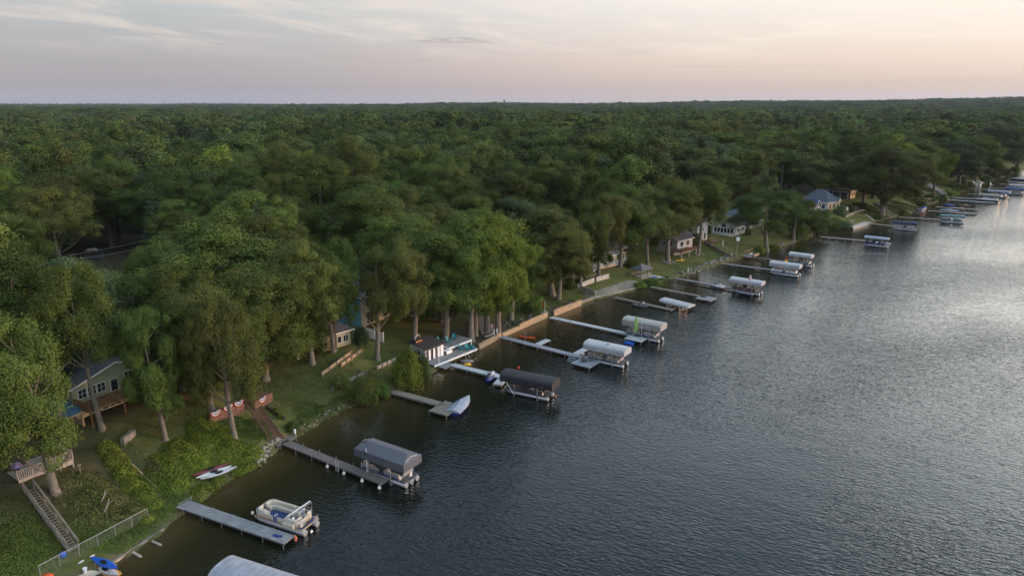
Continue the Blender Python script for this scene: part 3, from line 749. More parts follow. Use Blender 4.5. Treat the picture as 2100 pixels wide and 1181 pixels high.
def build_trees():
    rng = random.Random(4)
    hero_pos = []
    for i, (x, y, top, hw, key, leaf, label) in enumerate(HERO):
        if key == 'skip': continue
        p = ground(x, y); dep = proj(p)[2]
        h = height_to(p, top); rc = hw * dep / FPX
        hero_pos.append((p.x, p.y, rc))
        put_tree(p, h * .93, rc * 1.10, key, leaf, label, 'trees on the shore lots', rng, BARK, var=VAR.get(x, i), lean=(rng.uniform(-.05, .05), rng.uniform(-.05, .05)), shift=SHIFT.get(x, 0) * dep / FPX)
    # the wood behind
    rs = np.random.RandomState(11)
    cells = [(0, 260, 11.8), (260, 700, 15.5), (700, 1500, 19.0), (1500, 3200, 25.0), (3200, 7500, 42.0)]
    pts = []
    for r0, r1, cs in cells:
        n = int(r1 / cs) + 1
        gx, gy = np.meshgrid(np.arange(-n, n + 1) * cs, np.arange(0, n + 1) * cs)
        gx = gx + rs.uniform(-.42, .42, gx.shape) * cs; gy = gy + rs.uniform(-.42, .42, gy.shape) * cs
        r = np.hypot(gx, gy); az = np.arctan2(gx, gy)
        m = (r >= r0) & (r < r1) & (np.abs(az) < R(44)) & (gy > 40)
        gx, gy = gx[m], gy[m]
        d, _, s = shore_info(gx, gy)
        # how far from the water the closed wood begins
        dmin = np.interp(s, [0, 9, 13, 17, 21, 24, 27, 30, 34, 40], [17, 17, 20, 17, 19, 30, 24, 18, 11, 11])
        m = d > dmin
        pts.append(np.stack([gx[m], gy[m], d[m], np.full(m.sum(), cs)], -1))
    P = np.concatenate(pts)
    P = np.concatenate([P, terrain(P[:, 0], P[:, 1])[:, None]], 1)
    near = []; far = []
    for x, y, d, cs, z in P:
        r = math.hypot(x, y)
        u = rng.random(); v = rng.random(); w = rng.random()
        if r < 900:
            if any((x - a) ** 2 + (y - b) ** 2 < (c * .62 + 2.6) ** 2 for a, b, c in hero_pos): continue
            if any((x - a) ** 2 + (y - b) ** 2 < (c + 3) ** 2 for a, b, c in FOOT): continue
        patch = float(vnoise(np.array([x / 45.0]), np.array([y / 45.0]), 21)[0])
        h = 13.0 + 9.0 * u ** .8 + 10.0 * (patch - .3); rc = (min(cs, 20) * .60) * (.56 + .90 * (.5 * u + .5 * v))
        if patch < .16 and r < 1200 and (x - CAR[0]) ** 2 + (y - CAR[1]) ** 2 > 900: continue
        base = (x, y, z)
        if r < 700:
            px, py, dep = proj((x, y, z + h)); _, pb, _ = proj((x, y, z + h * .22)); hw = rc * FPX / dep
            bad = False
            for a, b, c, e, rd in CLEAR:
                if r < rd + 2 and px + hw > a and px - hw < c and py < e and pb > b: bad = True; break
            if bad: continue
        w = (w * .65 + .35 * float(vnoise(np.array([x / 70.0]), np.array([y / 70.0]), 44)[0]))
        if w < .46: leaf = 'oak'
        elif w < .60: leaf = 'green'
        elif w < .76: leaf = 'olive'
        elif w < .86: leaf = 'grey'
        elif w < .91: leaf = 'bright'
        else: leaf = 'dusk'
        kind = 'tree'
        if r > 90 and (rng.random() < .035 or (patch > .84 and rng.random() < .55)): kind = 'spruce'; leaf = 'spruce'
        q = proj((x, y, z + h * .7))
        vis = -60 < q[0] < 2160
        near.append((q[2] if vis else 1e9, x, y, z, h, rc, leaf, kind, d, r))
    near.sort()
    n_ind = 300 - len(hero_pos)
    used = {}
    for k, (sz, x, y, z, h, rc, leaf, kind, d, r) in enumerate(near):
        if k < n_ind:
            if kind == 'spruce': key = 'spruce'; rc = min(rc, 3.4)
            else: key = ('oak' if rng.random() < .62 else rng.choice(['tall', 'vase'])) if r < 215 else 'mid'
            lm = min(LANDMARKS, key=lambda L: (L[1] - x) ** 2 * 1.0 + (L[2] - y) ** 2)
            row = max(0, int((d - 14) / 9))
            size = 'tall' if h > 21 else ('low' if h < 17.5 else 'broad' if rc > 6 else 'slim' if rc < 4.6 else 'round')
            wd = 'dark conical spruce' if kind == 'spruce' else f"{size} {LEAFWORD[leaf]} tree"
            if row < 9: lab = f"{wd}, {ORD[row]} row back from {lm[0]}"
            else: lab = f"{wd} in the wood far behind {lm[0]}"
            t = put_tree((x, y, z), h, rc, key, leaf, lab, f"{wd}s behind {lm[0]}"[:90], rng, name='broadleaf_tree' if kind != 'spruce' else None)
        else:
            far.append((x, y, z, h, rc, leaf, kind, r))
    # the rest of the wood reads as one mass: instances on points
    build_forest(far, rng)

def build_forest(far, rng):
    coll = bpy.data.collections.new('forest_sources')
    src = []
    def source(tpl, leaf, i):
        cm, tm, H0, R0 = tpl
        nc = len(cm.vertices); nt_ = len(tm.vertices)
        me = cm.copy(); me.materials.clear(); me.materials.append(LEAF[leaf])
        o = bpy.data.objects.new(f"forest_source_{i:03d}", me); coll.objects.link(o); src.append((leaf, tpl))
    leaves = ['oak', 'oak', 'oak', 'green', 'green', 'olive', 'olive', 'grey', 'bright', 'dusk']
    idx = {}
    i = 0
    for lod in ('mid', 'far'):
        for lf in ('oak', 'green', 'olive', 'grey', 'bright', 'dusk'):
            for j, tpl in enumerate(TPL[lod]):
                source(tpl, lf, i); idx.setdefault((lod, lf), []).append(i); i += 1
    source(TPL['spruce'][0], 'spruce', i); idx[('sp', 'spruce')] = [i]; i += 1
    n = len(far)
    co = np.zeros((n, 3), np.float32); sc = np.zeros((n, 3), np.float32); ix = np.zeros(n, np.int32); rot = np.zeros(n, np.float32)
    for k, (x, y, z, h, rc, leaf, kind, r) in enumerate(far):
        co[k] = (x, y, z - .3); rot[k] = rng.uniform(0, 6.28)
        if kind == 'spruce':
            ix[k] = idx[('sp', 'spruce')][0]; sc[k] = (min(rc, 3.6) / 3.6,) * 2 + (h / TH,)
        else:
            ix[k] = rng.choice(idx[('mid' if r < 480 else 'far', leaf)]); sc[k] = (rc / TR, rc / TR, h / TH)
    me = bpy.data.meshes.new('forest'); me.vertices.add(n); me.vertices.foreach_set('co', co.ravel())
    a = me.attributes.new('tscale', 'FLOAT_VECTOR', 'POINT'); a.data.foreach_set('vector', sc.ravel())
    a = me.attributes.new('tidx', 'INT', 'POINT'); a.data.foreach_set('value', ix)
    a = me.attributes.new('trot', 'FLOAT', 'POINT'); a.data.foreach_set('value', rot)
    ob = link('forest', me)
    tag(ob, 'the wooded country behind the shore lots, massed crowns running to the horizon', 'forest', kind='stuff')
    ng = bpy.data.node_groups.new('forest_instances', 'GeometryNodeTree')
    ng.interface.new_socket('Geometry', in_out='INPUT', socket_type='NodeSocketGeometry')
    ng.interface.new_socket('Geometry', in_out='OUTPUT', socket_type='NodeSocketGeometry')
    N = ng.nodes.new; L = ng.links.new
    gi = N('NodeGroupInput'); go = N('NodeGroupOutput')
    ci = N('GeometryNodeCollectionInfo'); ci.inputs['Collection'].default_value = coll; ci.inputs['Separate Children'].default_value = True; ci.inputs['Reset Children'].default_value = True
    ip = N('GeometryNodeInstanceOnPoints'); ip.inputs['Pick Instance'].default_value = True
    def attr(name, typ):
        n_ = N('GeometryNodeInputNamedAttribute'); n_.data_type = typ; n_.inputs['Name'].default_value = name; return n_.outputs['Attribute']
    cx = N('ShaderNodeCombineXYZ'); L(attr('trot', 'FLOAT'), cx.inputs[2])
    e2r = N('FunctionNodeEulerToRotation'); L(cx.outputs[0], e2r.inputs[0])
    L(gi.outputs[0], ip.inputs['Points']); L(ci.outputs[0], ip.inputs['Instance']); L(attr('tidx', 'INT'), ip.inputs['Instance Index'])
    L(e2r.outputs[0], ip.inputs['Rotation']); L(attr('tscale', 'FLOAT_VECTOR'), ip.inputs['Scale'])
    L(ip.outputs[0], go.inputs[0])
    md = ob.modifiers.new('instances', 'NODES'); md.node_group = ng
    return ob

# ------------------------------------------------------------------ shared surfaces
def M_(*a, **k): return mat(*a, **k)
W_GREY = M_('weathered_grey_planks', (.17, .172, .182), .85, .25, 1.3, col2=(.26, .26, .27), stretch=(.6, 6, 1))
W_BROWN = M_('brown_grey_planks', (.115, .10, .092), .85, .2, 1.2, col2=(.155, .135, .125), stretch=(.6, 6, 1))
W_OLD = M_('old_silver_planks', (.13, .12, .10), .9, .35, 1.6, col2=(.22, .20, .165), stretch=(.5, 7, 1))
W_WHITE = M_('white_dock_planks', (.40, .42, .45), .6, .12, 1.0)
W_BLUE = M_('blue_grey_dock_planks', (.21, .22, .26), .7, .12, 1.0, col2=(.27, .275, .315))
W_RED = M_('red_brown_stained_wood', (.12, .062, .042), .8, .25, 2.0, col2=(.165, .085, .06))
W_TIMBER = M_('sawn_timber', (.33, .22, .13), .85, .3, 1.2, col2=(.46, .32, .20), stretch=(.5, .5, 5))
W_DECK = M_('brown_deck_wood', (.17, .095, .05), .8, .3, 2.0, col2=(.25, .145, .075))
W_PALE = M_('pale_bleached_wood', (.28, .24, .205), .85, .25, 1.5, col2=(.37, .32, .28))
WHITE = M_('white_paint', (.70, .70, .70), .5, .05, 2.0)
CREAMW = M_('off_white_vinyl', (.46, .43, .38), .55, .06, 2.0)
ALU = M_('aluminium', (.50, .51, .53), .38, .10, 3.0, metal=.75)
ALUD = M_('dull_aluminium', (.30, .31, .33), .5, .15, 3.0, metal=.5)
BLACK = M_('black_plastic', (.018, .018, .02), .4, .2, 4.0)
DARK = M_('dark_grey_plastic', (.05, .052, .058), .5, .2, 4.0)
RUBBER = M_('white_buoy_plastic', (.66, .64, .62), .45, .08, 4.0)
GLASS = M_('window_glass', (.018, .022, .028), .06, .3, .7, spec=.6)
STEEL = M_('galvanised_steel', (.33, .34, .35), .45, .15, 6.0, metal=.6)
CONC = M_('concrete', (.36, .33, .30), .9, .18, 1.2, col2=(.45, .415, .38))
CONCD = M_('stained_concrete', (.20, .175, .14), .9, .3, .9, col2=(.28, .25, .20))
STONE = M_('stone', (.15, .135, .115), .9, .35, 1.5, col2=(.26, .24, .21), bump=.05)
BRICK = M_('red_brown_brick', (.16, .075, .05), .9, .3, 4.0, col2=(.24, .115, .08))
C_SLATE = M_('slate_canvas', (.092, .094, .112), .85, .10, 1.0)
C_BLACK = M_('black_canvas', (.030, .029, .034), .75, .2, 1.2)
C_WHITE = M_('white_canvas', (.36, .365, .385), .7, .12, .8)
C_BEIGE = M_('beige_canvas', (.29, .28, .265), .8, .08, .8)
C_NAVY = M_('navy_canvas', (.030, .042, .085), .75, .15, 1.0)
C_TEAL = M_('teal_canvas', (.085, .17, .19), .75, .15, 1.0)
C_BLUE = M_('royal_blue_canvas', (.05, .08, .21), .7, .12, 1.0)
C_GREYB = M_('pale_blue_grey_canvas', (.24, .265, .32), .8, .10, 1.2)
VINYL = M_('cream_vinyl', (.46, .42, .35), .5, .06, 3.0)
TAN = M_('tan_gelcoat', (.36, .25, .17), .4, .08, 2.0)
BLUEC = M_('blue_carpet', (.035, .05, .12), .95, .2, 6.0)
TEAL = M_('teal_paint', (.02, .21, .24), .5, .12, 3.0)
RED = M_('red_gelcoat', (.14, .03, .035), .35, .1, 2.0)
ORANGE = M_('orange_plastic', (.55, .085, .02), .4, .1, 2.0)
YELLOW = M_('yellow_plastic', (.66, .38, .03), .4, .08, 2.0)
BLUEP = M_('blue_plastic', (.015, .09, .42), .35, .1, 2.0)
NAVY = M_('navy_gelcoat', (.02, .028, .16), .25, .1, 2.0)
LIME = M_('lime_cloth', (.30, .46, .12), .8, .08, 2.0)
PINK = M_('pale_pink_cloth', (.62, .42, .43), .8, .1, 2.0)
REDCL = M_('red_cloth', (.30, .03, .035), .8, .1, 2.0)
WHITECL = M_('white_cloth', (.48, .475, .47), .8, .05, 2.0)
BLUECL = M_('navy_cloth', (.025, .04, .18), .8, .1, 2.0)
YELCL = M_('yellow_cloth', (.70, .46, .05), .8, .08, 2.0)
GREENCL = M_('green_cloth', (.03, .25, .12), .8, .1, 2.0)
SHINGLE = M_('dark_brown_shingle', (.045, .036, .034), .9, .3, 5.0, bump=.02)
SLATE = M_('slate_blue_shingle', (.085, .095, .115), .9, .25, 4.0, bump=.02)
GREYSH = M_('grey_shingle', (.11, .11, .12), .9, .25, 4.0, bump=.02)
PURP = M_('purple_grey_shingle', (.085, .070, .085), .9, .25, 4.0, bump=.02)
METALB = M_('blue_metal_roof', (.06, .14, .21), .4, .12, 1.5)
S_GREEN = M_('sage_siding', (.27, .29, .19), .8, .08, 1.0, stretch=(.2, .2, 9))
S_CREAM = M_('cream_siding', (.55, .47, .35), .8, .07, 1.0, stretch=(.2, .2, 9))
S_BLUE = M_('sky_blue_siding', (.13, .34, .45), .75, .08, 1.0, stretch=(.2, .2, 9))
S_WHITE = M_('white_siding', (.62, .60, .58), .75, .06, 1.0, stretch=(.2, .2, 9))
S_GREY = M_('grey_siding', (.36, .355, .35), .8, .1, 1.0, stretch=(.2, .2, 9))
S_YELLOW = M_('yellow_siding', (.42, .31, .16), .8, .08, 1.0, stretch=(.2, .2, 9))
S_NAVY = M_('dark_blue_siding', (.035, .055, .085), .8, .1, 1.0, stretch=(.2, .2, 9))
SKIN = M_('skin', (.45, .26, .18), .6, .08, 4.0)

# ------------------------------------------------------------------ docks
def ang(p, q): return math.atan2(q[1] - p[1], q[0] - p[0])
def section_deck(L, w, x0=0.0, y0=0.0, z=0.0, t=.10, sec=3.05):
    mb = MB(); n = max(1, round(L / sec)); s = L / n
    for i in range(n): mb.box((x0 + (i + .5) * s, y0, z - t / 2), (s - .03, w, t))
    return mb
def add_posts(root, L, w, z, m, n, r=.04, above=.12, below=1.5, y0=0.0, x0=0.0):
    me = None
    for i in range(n + 1):
        for sg in (-1, 1):
            if me is None:
                me = MB().tube([(0, 0, -below - z), (0, 0, above)], r, 7).mesh('post', m)
            link('post', me, root, (x0 + min(max(L * i / n, .12), L - .12), y0 + sg * (w / 2 + r * .9), 0))
def dock(a, b, w, m, label, z=.62, name='dock', frame=DARK, posts=True, group=None, pm=STEEL, cat='dock', nposts=None, above=.12):
    p = at(a[0], a[1], z); q = at(b[0], b[1], z); L = (q - p).length
    t = thing(name, label, cat, p, ang(p, q), group)
    section_deck(L, w).build('deck', m, t)
    f = MB()
    for sg in (-1, 1): f.box((L / 2, sg * (w / 2 - .03), -.18), (L, .05, .14))
    for i in range(int(L / 3) + 1): f.box((min(i * 3 + .1, L - .1), 0, -.17), (.07, w - .12, .12))
    f.build('frame', frame, t)
    if posts: add_posts(t, L, w, z, pm, nposts or max(2, round(L / 3.05)), above=above)
    return t, L
def platform(t, x, y, lx, ly, m, posts=2, z=0.0, name='platform'):
    mb = MB(); n = max(1, round(ly / 1.2)); s = ly / n
    for i in range(n): mb.box((x, y - ly / 2 + (i + .5) * s, z - .05), (lx, s - .025, .10))
    o = mb.build(name, m, t)
    f = MB()
    for sg in (-1, 1): f.box((x, y + sg * (ly / 2 - .03), z - .17), (lx, .05, .13)); f.box((x + sg * (lx / 2 - .03), y, z - .17), (.05, ly - .1, .13))
    f.build('platform_frame', DARK, t)
    me = MB().tube([(0, 0, -2.1), (0, 0, .1)], .04, 7).mesh('post', STEEL)
    for sx in (-1, 1):
        for k in range(posts): link('post', me, t, (x + sx * (lx / 2 - .08), y - ly / 2 + ly * k / max(1, posts - 1), z))
    return o

# ------------------------------------------------------------------ boats
def outboard(root, x, m, z=.95, s=1.0, tilt=0.0, y=0.0):
    o = MB()
    o.loft([[(x + s * (dx + tilt * (z + dz * s)), y + s * k[0] * wd, z + s * dz + s * k[1] * .02) for k in ((-1, -1), (1, -1), (1, 1), (-1, 1))] for dx, dz, wd in ((.12, -.02, .14), (.10, .12, .19), (.13, .34, .18), (.20, .46, .10))], smooth=True)
    r = o.build('outboard_motor', m, root)
    l = MB(); l.box((x + .14 * s, y, z - .42 * s), (.16 * s, .09 * s, .85 * s)); l.box((x + .20 * s, y, z - .62 * s), (.36 * s, .13 * s, .035 * s))
    l.tube([(x + .02, y, z - .78 * s), (x + .2, y, z - .78 * s), (x + .40 * s, y, z - .78 * s)], [.03, .07 * s, .04 * s], 8)
    l.build('drive_leg', DARK, r)
    return r
def pontoon_tube(L, r, y, z=0.0):
    rings = []
    for x, k, dz in ((-L / 2, .08, .16), (-L / 2 + .35, .55, .08), (-L / 2 + .9, .92, .02), (-L / 2 + 1.3, 1, 0), (L / 2 - .05, 1, 0), (L / 2, .9, 0)):
        rings.append([(x, y + math.cos(a) * r * k, z + dz + math.sin(a) * r * k) for a in [2 * math.pi * i / 12 for i in range(12)]])
    return MB().loft(rings)
def pontoon_boat(p, rz, L, W, label, group=None, fence=None, motor=BLACK, stripe=None, seats=True, nt=2, detail=True):
    """local +x is the stern (towards the lake)"""
    fence = fence or ALU
    t = thing('pontoon_boat', label, 'pontoon boat', p, rz, group)
    for y in ([-1, 1] if nt == 2 else [-1, 0, 1]): pontoon_tube(L, .33, y * (W / 2 - .36), .28).build('pontoon', ALU, t)
    MB().box((.1, 0, .70), (L - .5, W, .10)).build('deck', ALUD if not detail else DARK, t)
    f = MB(); x0, x1 = -L / 2 + .55, L / 2 - .9
    for y in (-1, 1):
        for a, b in ((x0, -.35), (.45, x1)):
            f.box(((a + b) / 2, y * (W / 2 - .06), 1.08), (b - a, .045, .52)); f.box(((a + b) / 2, y * (W / 2 - .06), 1.37), (b - a, .06, .05))
    f.box((x0, 0, 1.08), (.045, W - .9, .52)); f.box((x1, .35, 1.08), (.045, W - .9, .52))
    f.build('side_panel', fence, t)
    if stripe:
        s = MB()
        for y in (-1, 1): s.box((0.1, y * (W / 2 - .03), .95), (L - 1.7, .02, .10))
        s.build('stripe', stripe, t)
    if seats:
        for sx in (-1, 1):
            for y in (-1, 1):
                c = MB(); xc = sx * (L / 2 - 1.55); c.box((xc, y * (W / 2 - .42), .92), (1.3, .55, .34)); c.box((xc, y * (W / 2 - .19), 1.18), (1.3, .16, .46), top=.9)
                c.build('seat', VINYL, t)
        c = MB(); c.box((.65, -W / 2 + .55, 1.05), (.55, .6, .62), top=.75); c.build('console', CREAMW, t)
    outboard(t, L / 2 - .28, motor, 1.0, 1.0)
    return t
def runabout(p, rz, L, W, label, cover=C_GREYB, hull=NAVY, group=None, name='covered_runabout', motor=False):
    """hull under a tight mooring cover; local +x is the bow"""
    t = thing(name, label, 'boat', p, rz, group)
    def sec(u): return (1 - max(0, (u - .35) / .65) ** 2.2)
    rings = []
    for u in (0, .12, .3, .5, .7, .85, .95, 1.0):
        x = -L / 2 + L * u; w = W / 2 * max(.03, sec(u)); k = .18 * u * u
        rings.append([(x, -w, .55 + k), (x, -w * .86, .10 + k * .8), (x, 0, -.18 + k * 1.6), (x, w * .86, .10 + k * .8), (x, w, .55 + k)])
    MB().loft(rings, closed=False, caps=False).add(rings[0], [(4, 3, 2, 1, 0)]).build('hull', hull, t)
    cr = []
    for u, hgt in ((-.01, .28), (.12, .34), (.30, .46), (.46, .74), (.58, .52), (.75, .36), (.9, .22), (1.01, .03)):
        x = -L / 2 + L * u; w = W / 2 * max(.04, sec(max(0, u))) + .04; k = .18 * u * u; zb = .48 + k
        cr.append([(x, -w, zb), (x, -w, zb + .12), (x, -w * .55, zb + .12 + hgt * .62), (x, 0, zb + .12 + hgt), (x, w * .55, zb + .12 + hgt * .62), (x, w, zb + .12), (x, w, zb)])
    MB().loft(cr, closed=False, caps=False, smooth=False).add(cr[0], [tuple(range(6, -1, -1))]).build('cover', cover, t)
    if motor: outboard(t, -L / 2 - .5, DARK, .85)
    return t
def open_boat(p, rz, L, W, label, hull=WHITE, inner=DARK, group=None, name='rowboat', cat='boat'):
    t = thing(name, label, cat, p, rz, group)
    def wv(u): return max(.04, (1 - max(0, (u - .4) / .6) ** 2.4)) * W / 2
    us = (0, .15, .35, .55, .75, .9, 1)
    out = [[(-L / 2 + L * u, -wv(u), .42 + .15 * u * u), (-L / 2 + L * u, -wv(u) * .75, -.05), (-L / 2 + L * u, wv(u) * .75, -.05), (-L / 2 + L * u, wv(u), .42 + .15 * u * u)] for u in us]
    inn = [[(-L / 2 + .06 + (L - .2) * u, -wv(u) * .88, .43 + .15 * u * u), (-L / 2 + .06 + (L - .2) * u, -wv(u) * .6, .12), (-L / 2 + .06 + (L - .2) * u, wv(u) * .6, .12), (-L / 2 + .06 + (L - .2) * u, wv(u) * .88, .43 + .15 * u * u)] for u in us]
    m = MB(); m.loft(out, closed=False, caps=False); m.add(out[0], [(3, 2, 1, 0)])
    for i in range(len(us) - 1):
        m.add([out[i][0], out[i + 1][0], inn[i + 1][0], inn[i][0]], [(0, 1, 2, 3)]); m.add([out[i][3], out[i + 1][3], inn[i + 1][3], inn[i][3]], [(3, 2, 1, 0)])
    m.build('hull', hull, t)
    MB().loft(inn, closed=False, caps=False).add(inn[0], [(0, 1, 2, 3)]).build('interior', inner, t)
    for u in (.22, .55): MB().box((-L / 2 + L * u, 0, .33), (.24, W * .8, .04)).build('bench', W_PALE, t)
    return t
def jet_ski(p, rz, label, hull=NAVY, group=None, top=None):
    t = thing('jet_ski', label, 'jet ski', p, rz, group); L = 3.2
    rings = []
    for u, w, zb, zt in ((0, .45, .05, .42), (.15, .56, 0, .50), (.5, .58, -.04, .55), (.75, .48, .02, .62), (.92, .24, .18, .60), (1, .06, .34, .50)):
        x = -L / 2 + L * u; rings.append([(x, -w, .30), (x, -w * .7, zb), (x, w * .7, zb), (x, w, .30), (x, w * .75, zt), (x, -w * .75, zt)])
    MB().loft(rings).build('hull', hull, t)
    s = MB(); s.loft([[(x, -w, .5), (x, w, .5), (x, w * .8, h), (x, -w * .8, h)] for x, w, h in ((-1.2, .22, .72), (-.6, .25, .86), (.1, .20, .80), (.35, .14, .74))]); s.build('seat', top or M_('grey_seat_vinyl', (.42, .42, .44), .6), t)
    b = MB(); b.loft([[(x, -w, .5), (x, w, .5), (x, w * .7, h), (x, -w * .7, h)] for x, w, h in ((.25, .28, .95), (.6, .34, .92), (1.1, .24, .72))]); b.bar((.38, -.42, 1.05), (.38, .42, 1.05), .05); b.build('handlebar_console', DARK, t)
    return t
def kayak(p, rz, label, m, L=3.4, W=.7, group=None, name='kayak', roll=0.0, cat='kayak', pitch=0.0):
    t = thing(name, label, cat, p, rz, group); t.rotation_euler = (roll, pitch, rz)
    us = (0, .08, .25, .5, .75, .92, 1)
    rings = []
    for u in us:
        w = max(.03, math.sin(math.pi * u) ** .7 * W / 2); k = .12 * (2 * u - 1) ** 4; x = -L / 2 + L * u; h = .30 * max(.2, math.sin(math.pi * u) ** .5)
        rings.append([(x, -w, .18 + k), (x, -w * .6, k + .02), (x, w * .6, k + .02), (x, w, .18 + k), (x, w * .5, .18 + k + h * .45), (x, -w * .5, .18 + k + h * .45)])
    MB().loft(rings).build('hull', m, t)
    cp = MB(); n = 12
    cp.loft([[(math.cos(a) * .48 * s, math.sin(a) * .20 * s, z) for a in [2 * math.pi * i / n for i in range(n)]] for s, z in ((1.0, .30), (1.0, .335), (.82, .335))], caps=True)
    cp.build('cockpit', BLACK, t)
    return t
def paddleboard(p, rz, label, m, L=3.2, W=.8, roll=0.0, group=None, stripe=None):
    t = thing('paddleboard', label, 'paddleboard', p, rz, group); t.rotation_euler = (roll, 0, rz)
    n = 20; poly = [(math.cos(a) * L / 2 * (abs(math.cos(a)) ** -.12 if abs(math.cos(a)) > .05 else 1), math.sin(a) * W / 2) for a in [2 * math.pi * (i + .5) / n for i in range(n)]]
    MB().prism(poly, 0, .11).build('board', m, t)
    pad = [(x * .62 - .3, y * .72) for x, y in poly]; MB().prism(pad, .112, .122).build('deck_pad', stripe or DARK, t)
    return t

# ------------------------------------------------------------------ boat lifts with canopies
def canopy_mb(L, W, style, zb, ze, zr):
    mb = MB(); hw = W / 2
    if style == 'hip':
        i = .75
        A = [(-L / 2, -hw), (L / 2, -hw), (L / 2, hw), (-L / 2, hw)]
        for k in range(4):
            a, b = A[k], A[(k + 1) % 4]; mb.add([(*a, zb), (*b, zb), (*b, ze), (*a, ze)], [(0, 1, 2, 3)])
        r0 = (-L / 2 + i, 0, zr); r1 = (L / 2 - i, 0, zr); e = [(*a, ze) for a in A]
        mb.add([e[0], e[1], r1, r0], [(0, 1, 2, 3)]); mb.add([e[2], e[3], r0, r1], [(0, 1, 2, 3)])
        mb.add([e[1], e[2], r1], [(0, 1, 2)]); mb.add([e[3], e[0], r0], [(0, 1, 2)])
    else:
        n = 8; m = max(8, int(L / .36)); m += m % 2
        def prof(x, j):
            sag = ((.018 if style == 'smooth' else .045) if j % 2 else 0.0)
            zs = zb + .05 * math.sin(j * 1.3 + L * 7) + .035 * math.sin(j * 2.9 + L)      # hem hangs unevenly
            pts = [(x, -hw * (1 + .012 * math.sin(j * 1.9)), zs), (x, -hw, ze)]
            for k in range(1, n):
                a = math.pi * k / n; pts.append((x, -math.cos(a) * hw * .985, ze + (math.sin(a) ** .75) * (zr - ze) - sag * (.4 + .6 * math.sin(a))))
            return pts + [(x, hw, ze), (x, hw, zs)]
        rings = [prof(-L / 2 + L * j / m, j) for j in range(m + 1)]
        mb.loft(rings, closed=False, caps=False, smooth=False)
        for r, fl in ((rings[0], 1), (rings[-1], 0)):
            mb.add(r, [tuple(range(len(r)))[::-1] if fl else tuple(range(len(r)))])
    return mb
def lift(a, b, W, style, m, label, zr=3.5, skirt=.75, rise=.45, group=None, posts=True, Lx=None, boat=None, zbase=None, tall=1.0):
    """boat lift whose canopy ridge runs between two photo points; returns its frame in the world"""
    p = at(a[0], a[1], zr); q = at(b[0], b[1], zr); c = (p + q) / 2; L = Lx or (q - p).length; rz = ang(p, q)
    t = thing('boat_lift', label, 'boat lift', (c.x, c.y, 0), rz, group)
    ze = zr - rise; zb = ze - skirt
    canopy_mb(L, W, style, zb, ze, zr).build('canopy', m, t)
    fr = MB()
    for sy in (-1, 1): fr.tube([(-L / 2 + .1, sy * (W / 2 - .05), ze - .06), (L / 2 - .1, sy * (W / 2 - .05), ze - .06)], .025, 6)
    for k in range(5): x = -L / 2 + .2 + (L - .4) * k / 4; fr.tube([(x, -W / 2 + .06, ze - .05), (x, 0, zr - .12), (x, W / 2 - .06, ze - .05)], .02, 5)
    fr.build('canopy_frame', ALU, t)
    me = MB().box((0, 0, (ze - 1.2) / 2), (.11, .11, ze + 1.2)).mesh('lift_post', ALU)
    for sx in (-1, 1):
        for sy in (-1, 1): link('lift_post', me, t, (sx * L * .22, sy * (W / 2 - .08), 0))
    bm = MB()
    for sx in (-1, 1): bm.box((sx * L * .22, 0, .06), (.14, W - .28, .12))
    for sy in (-1, 1): bm.box((0, sy * (W / 2 - .5), .16), (L * .62, .09, .09))
    bm.build('cradle', ALUD, t)
    return t, c, rz, L

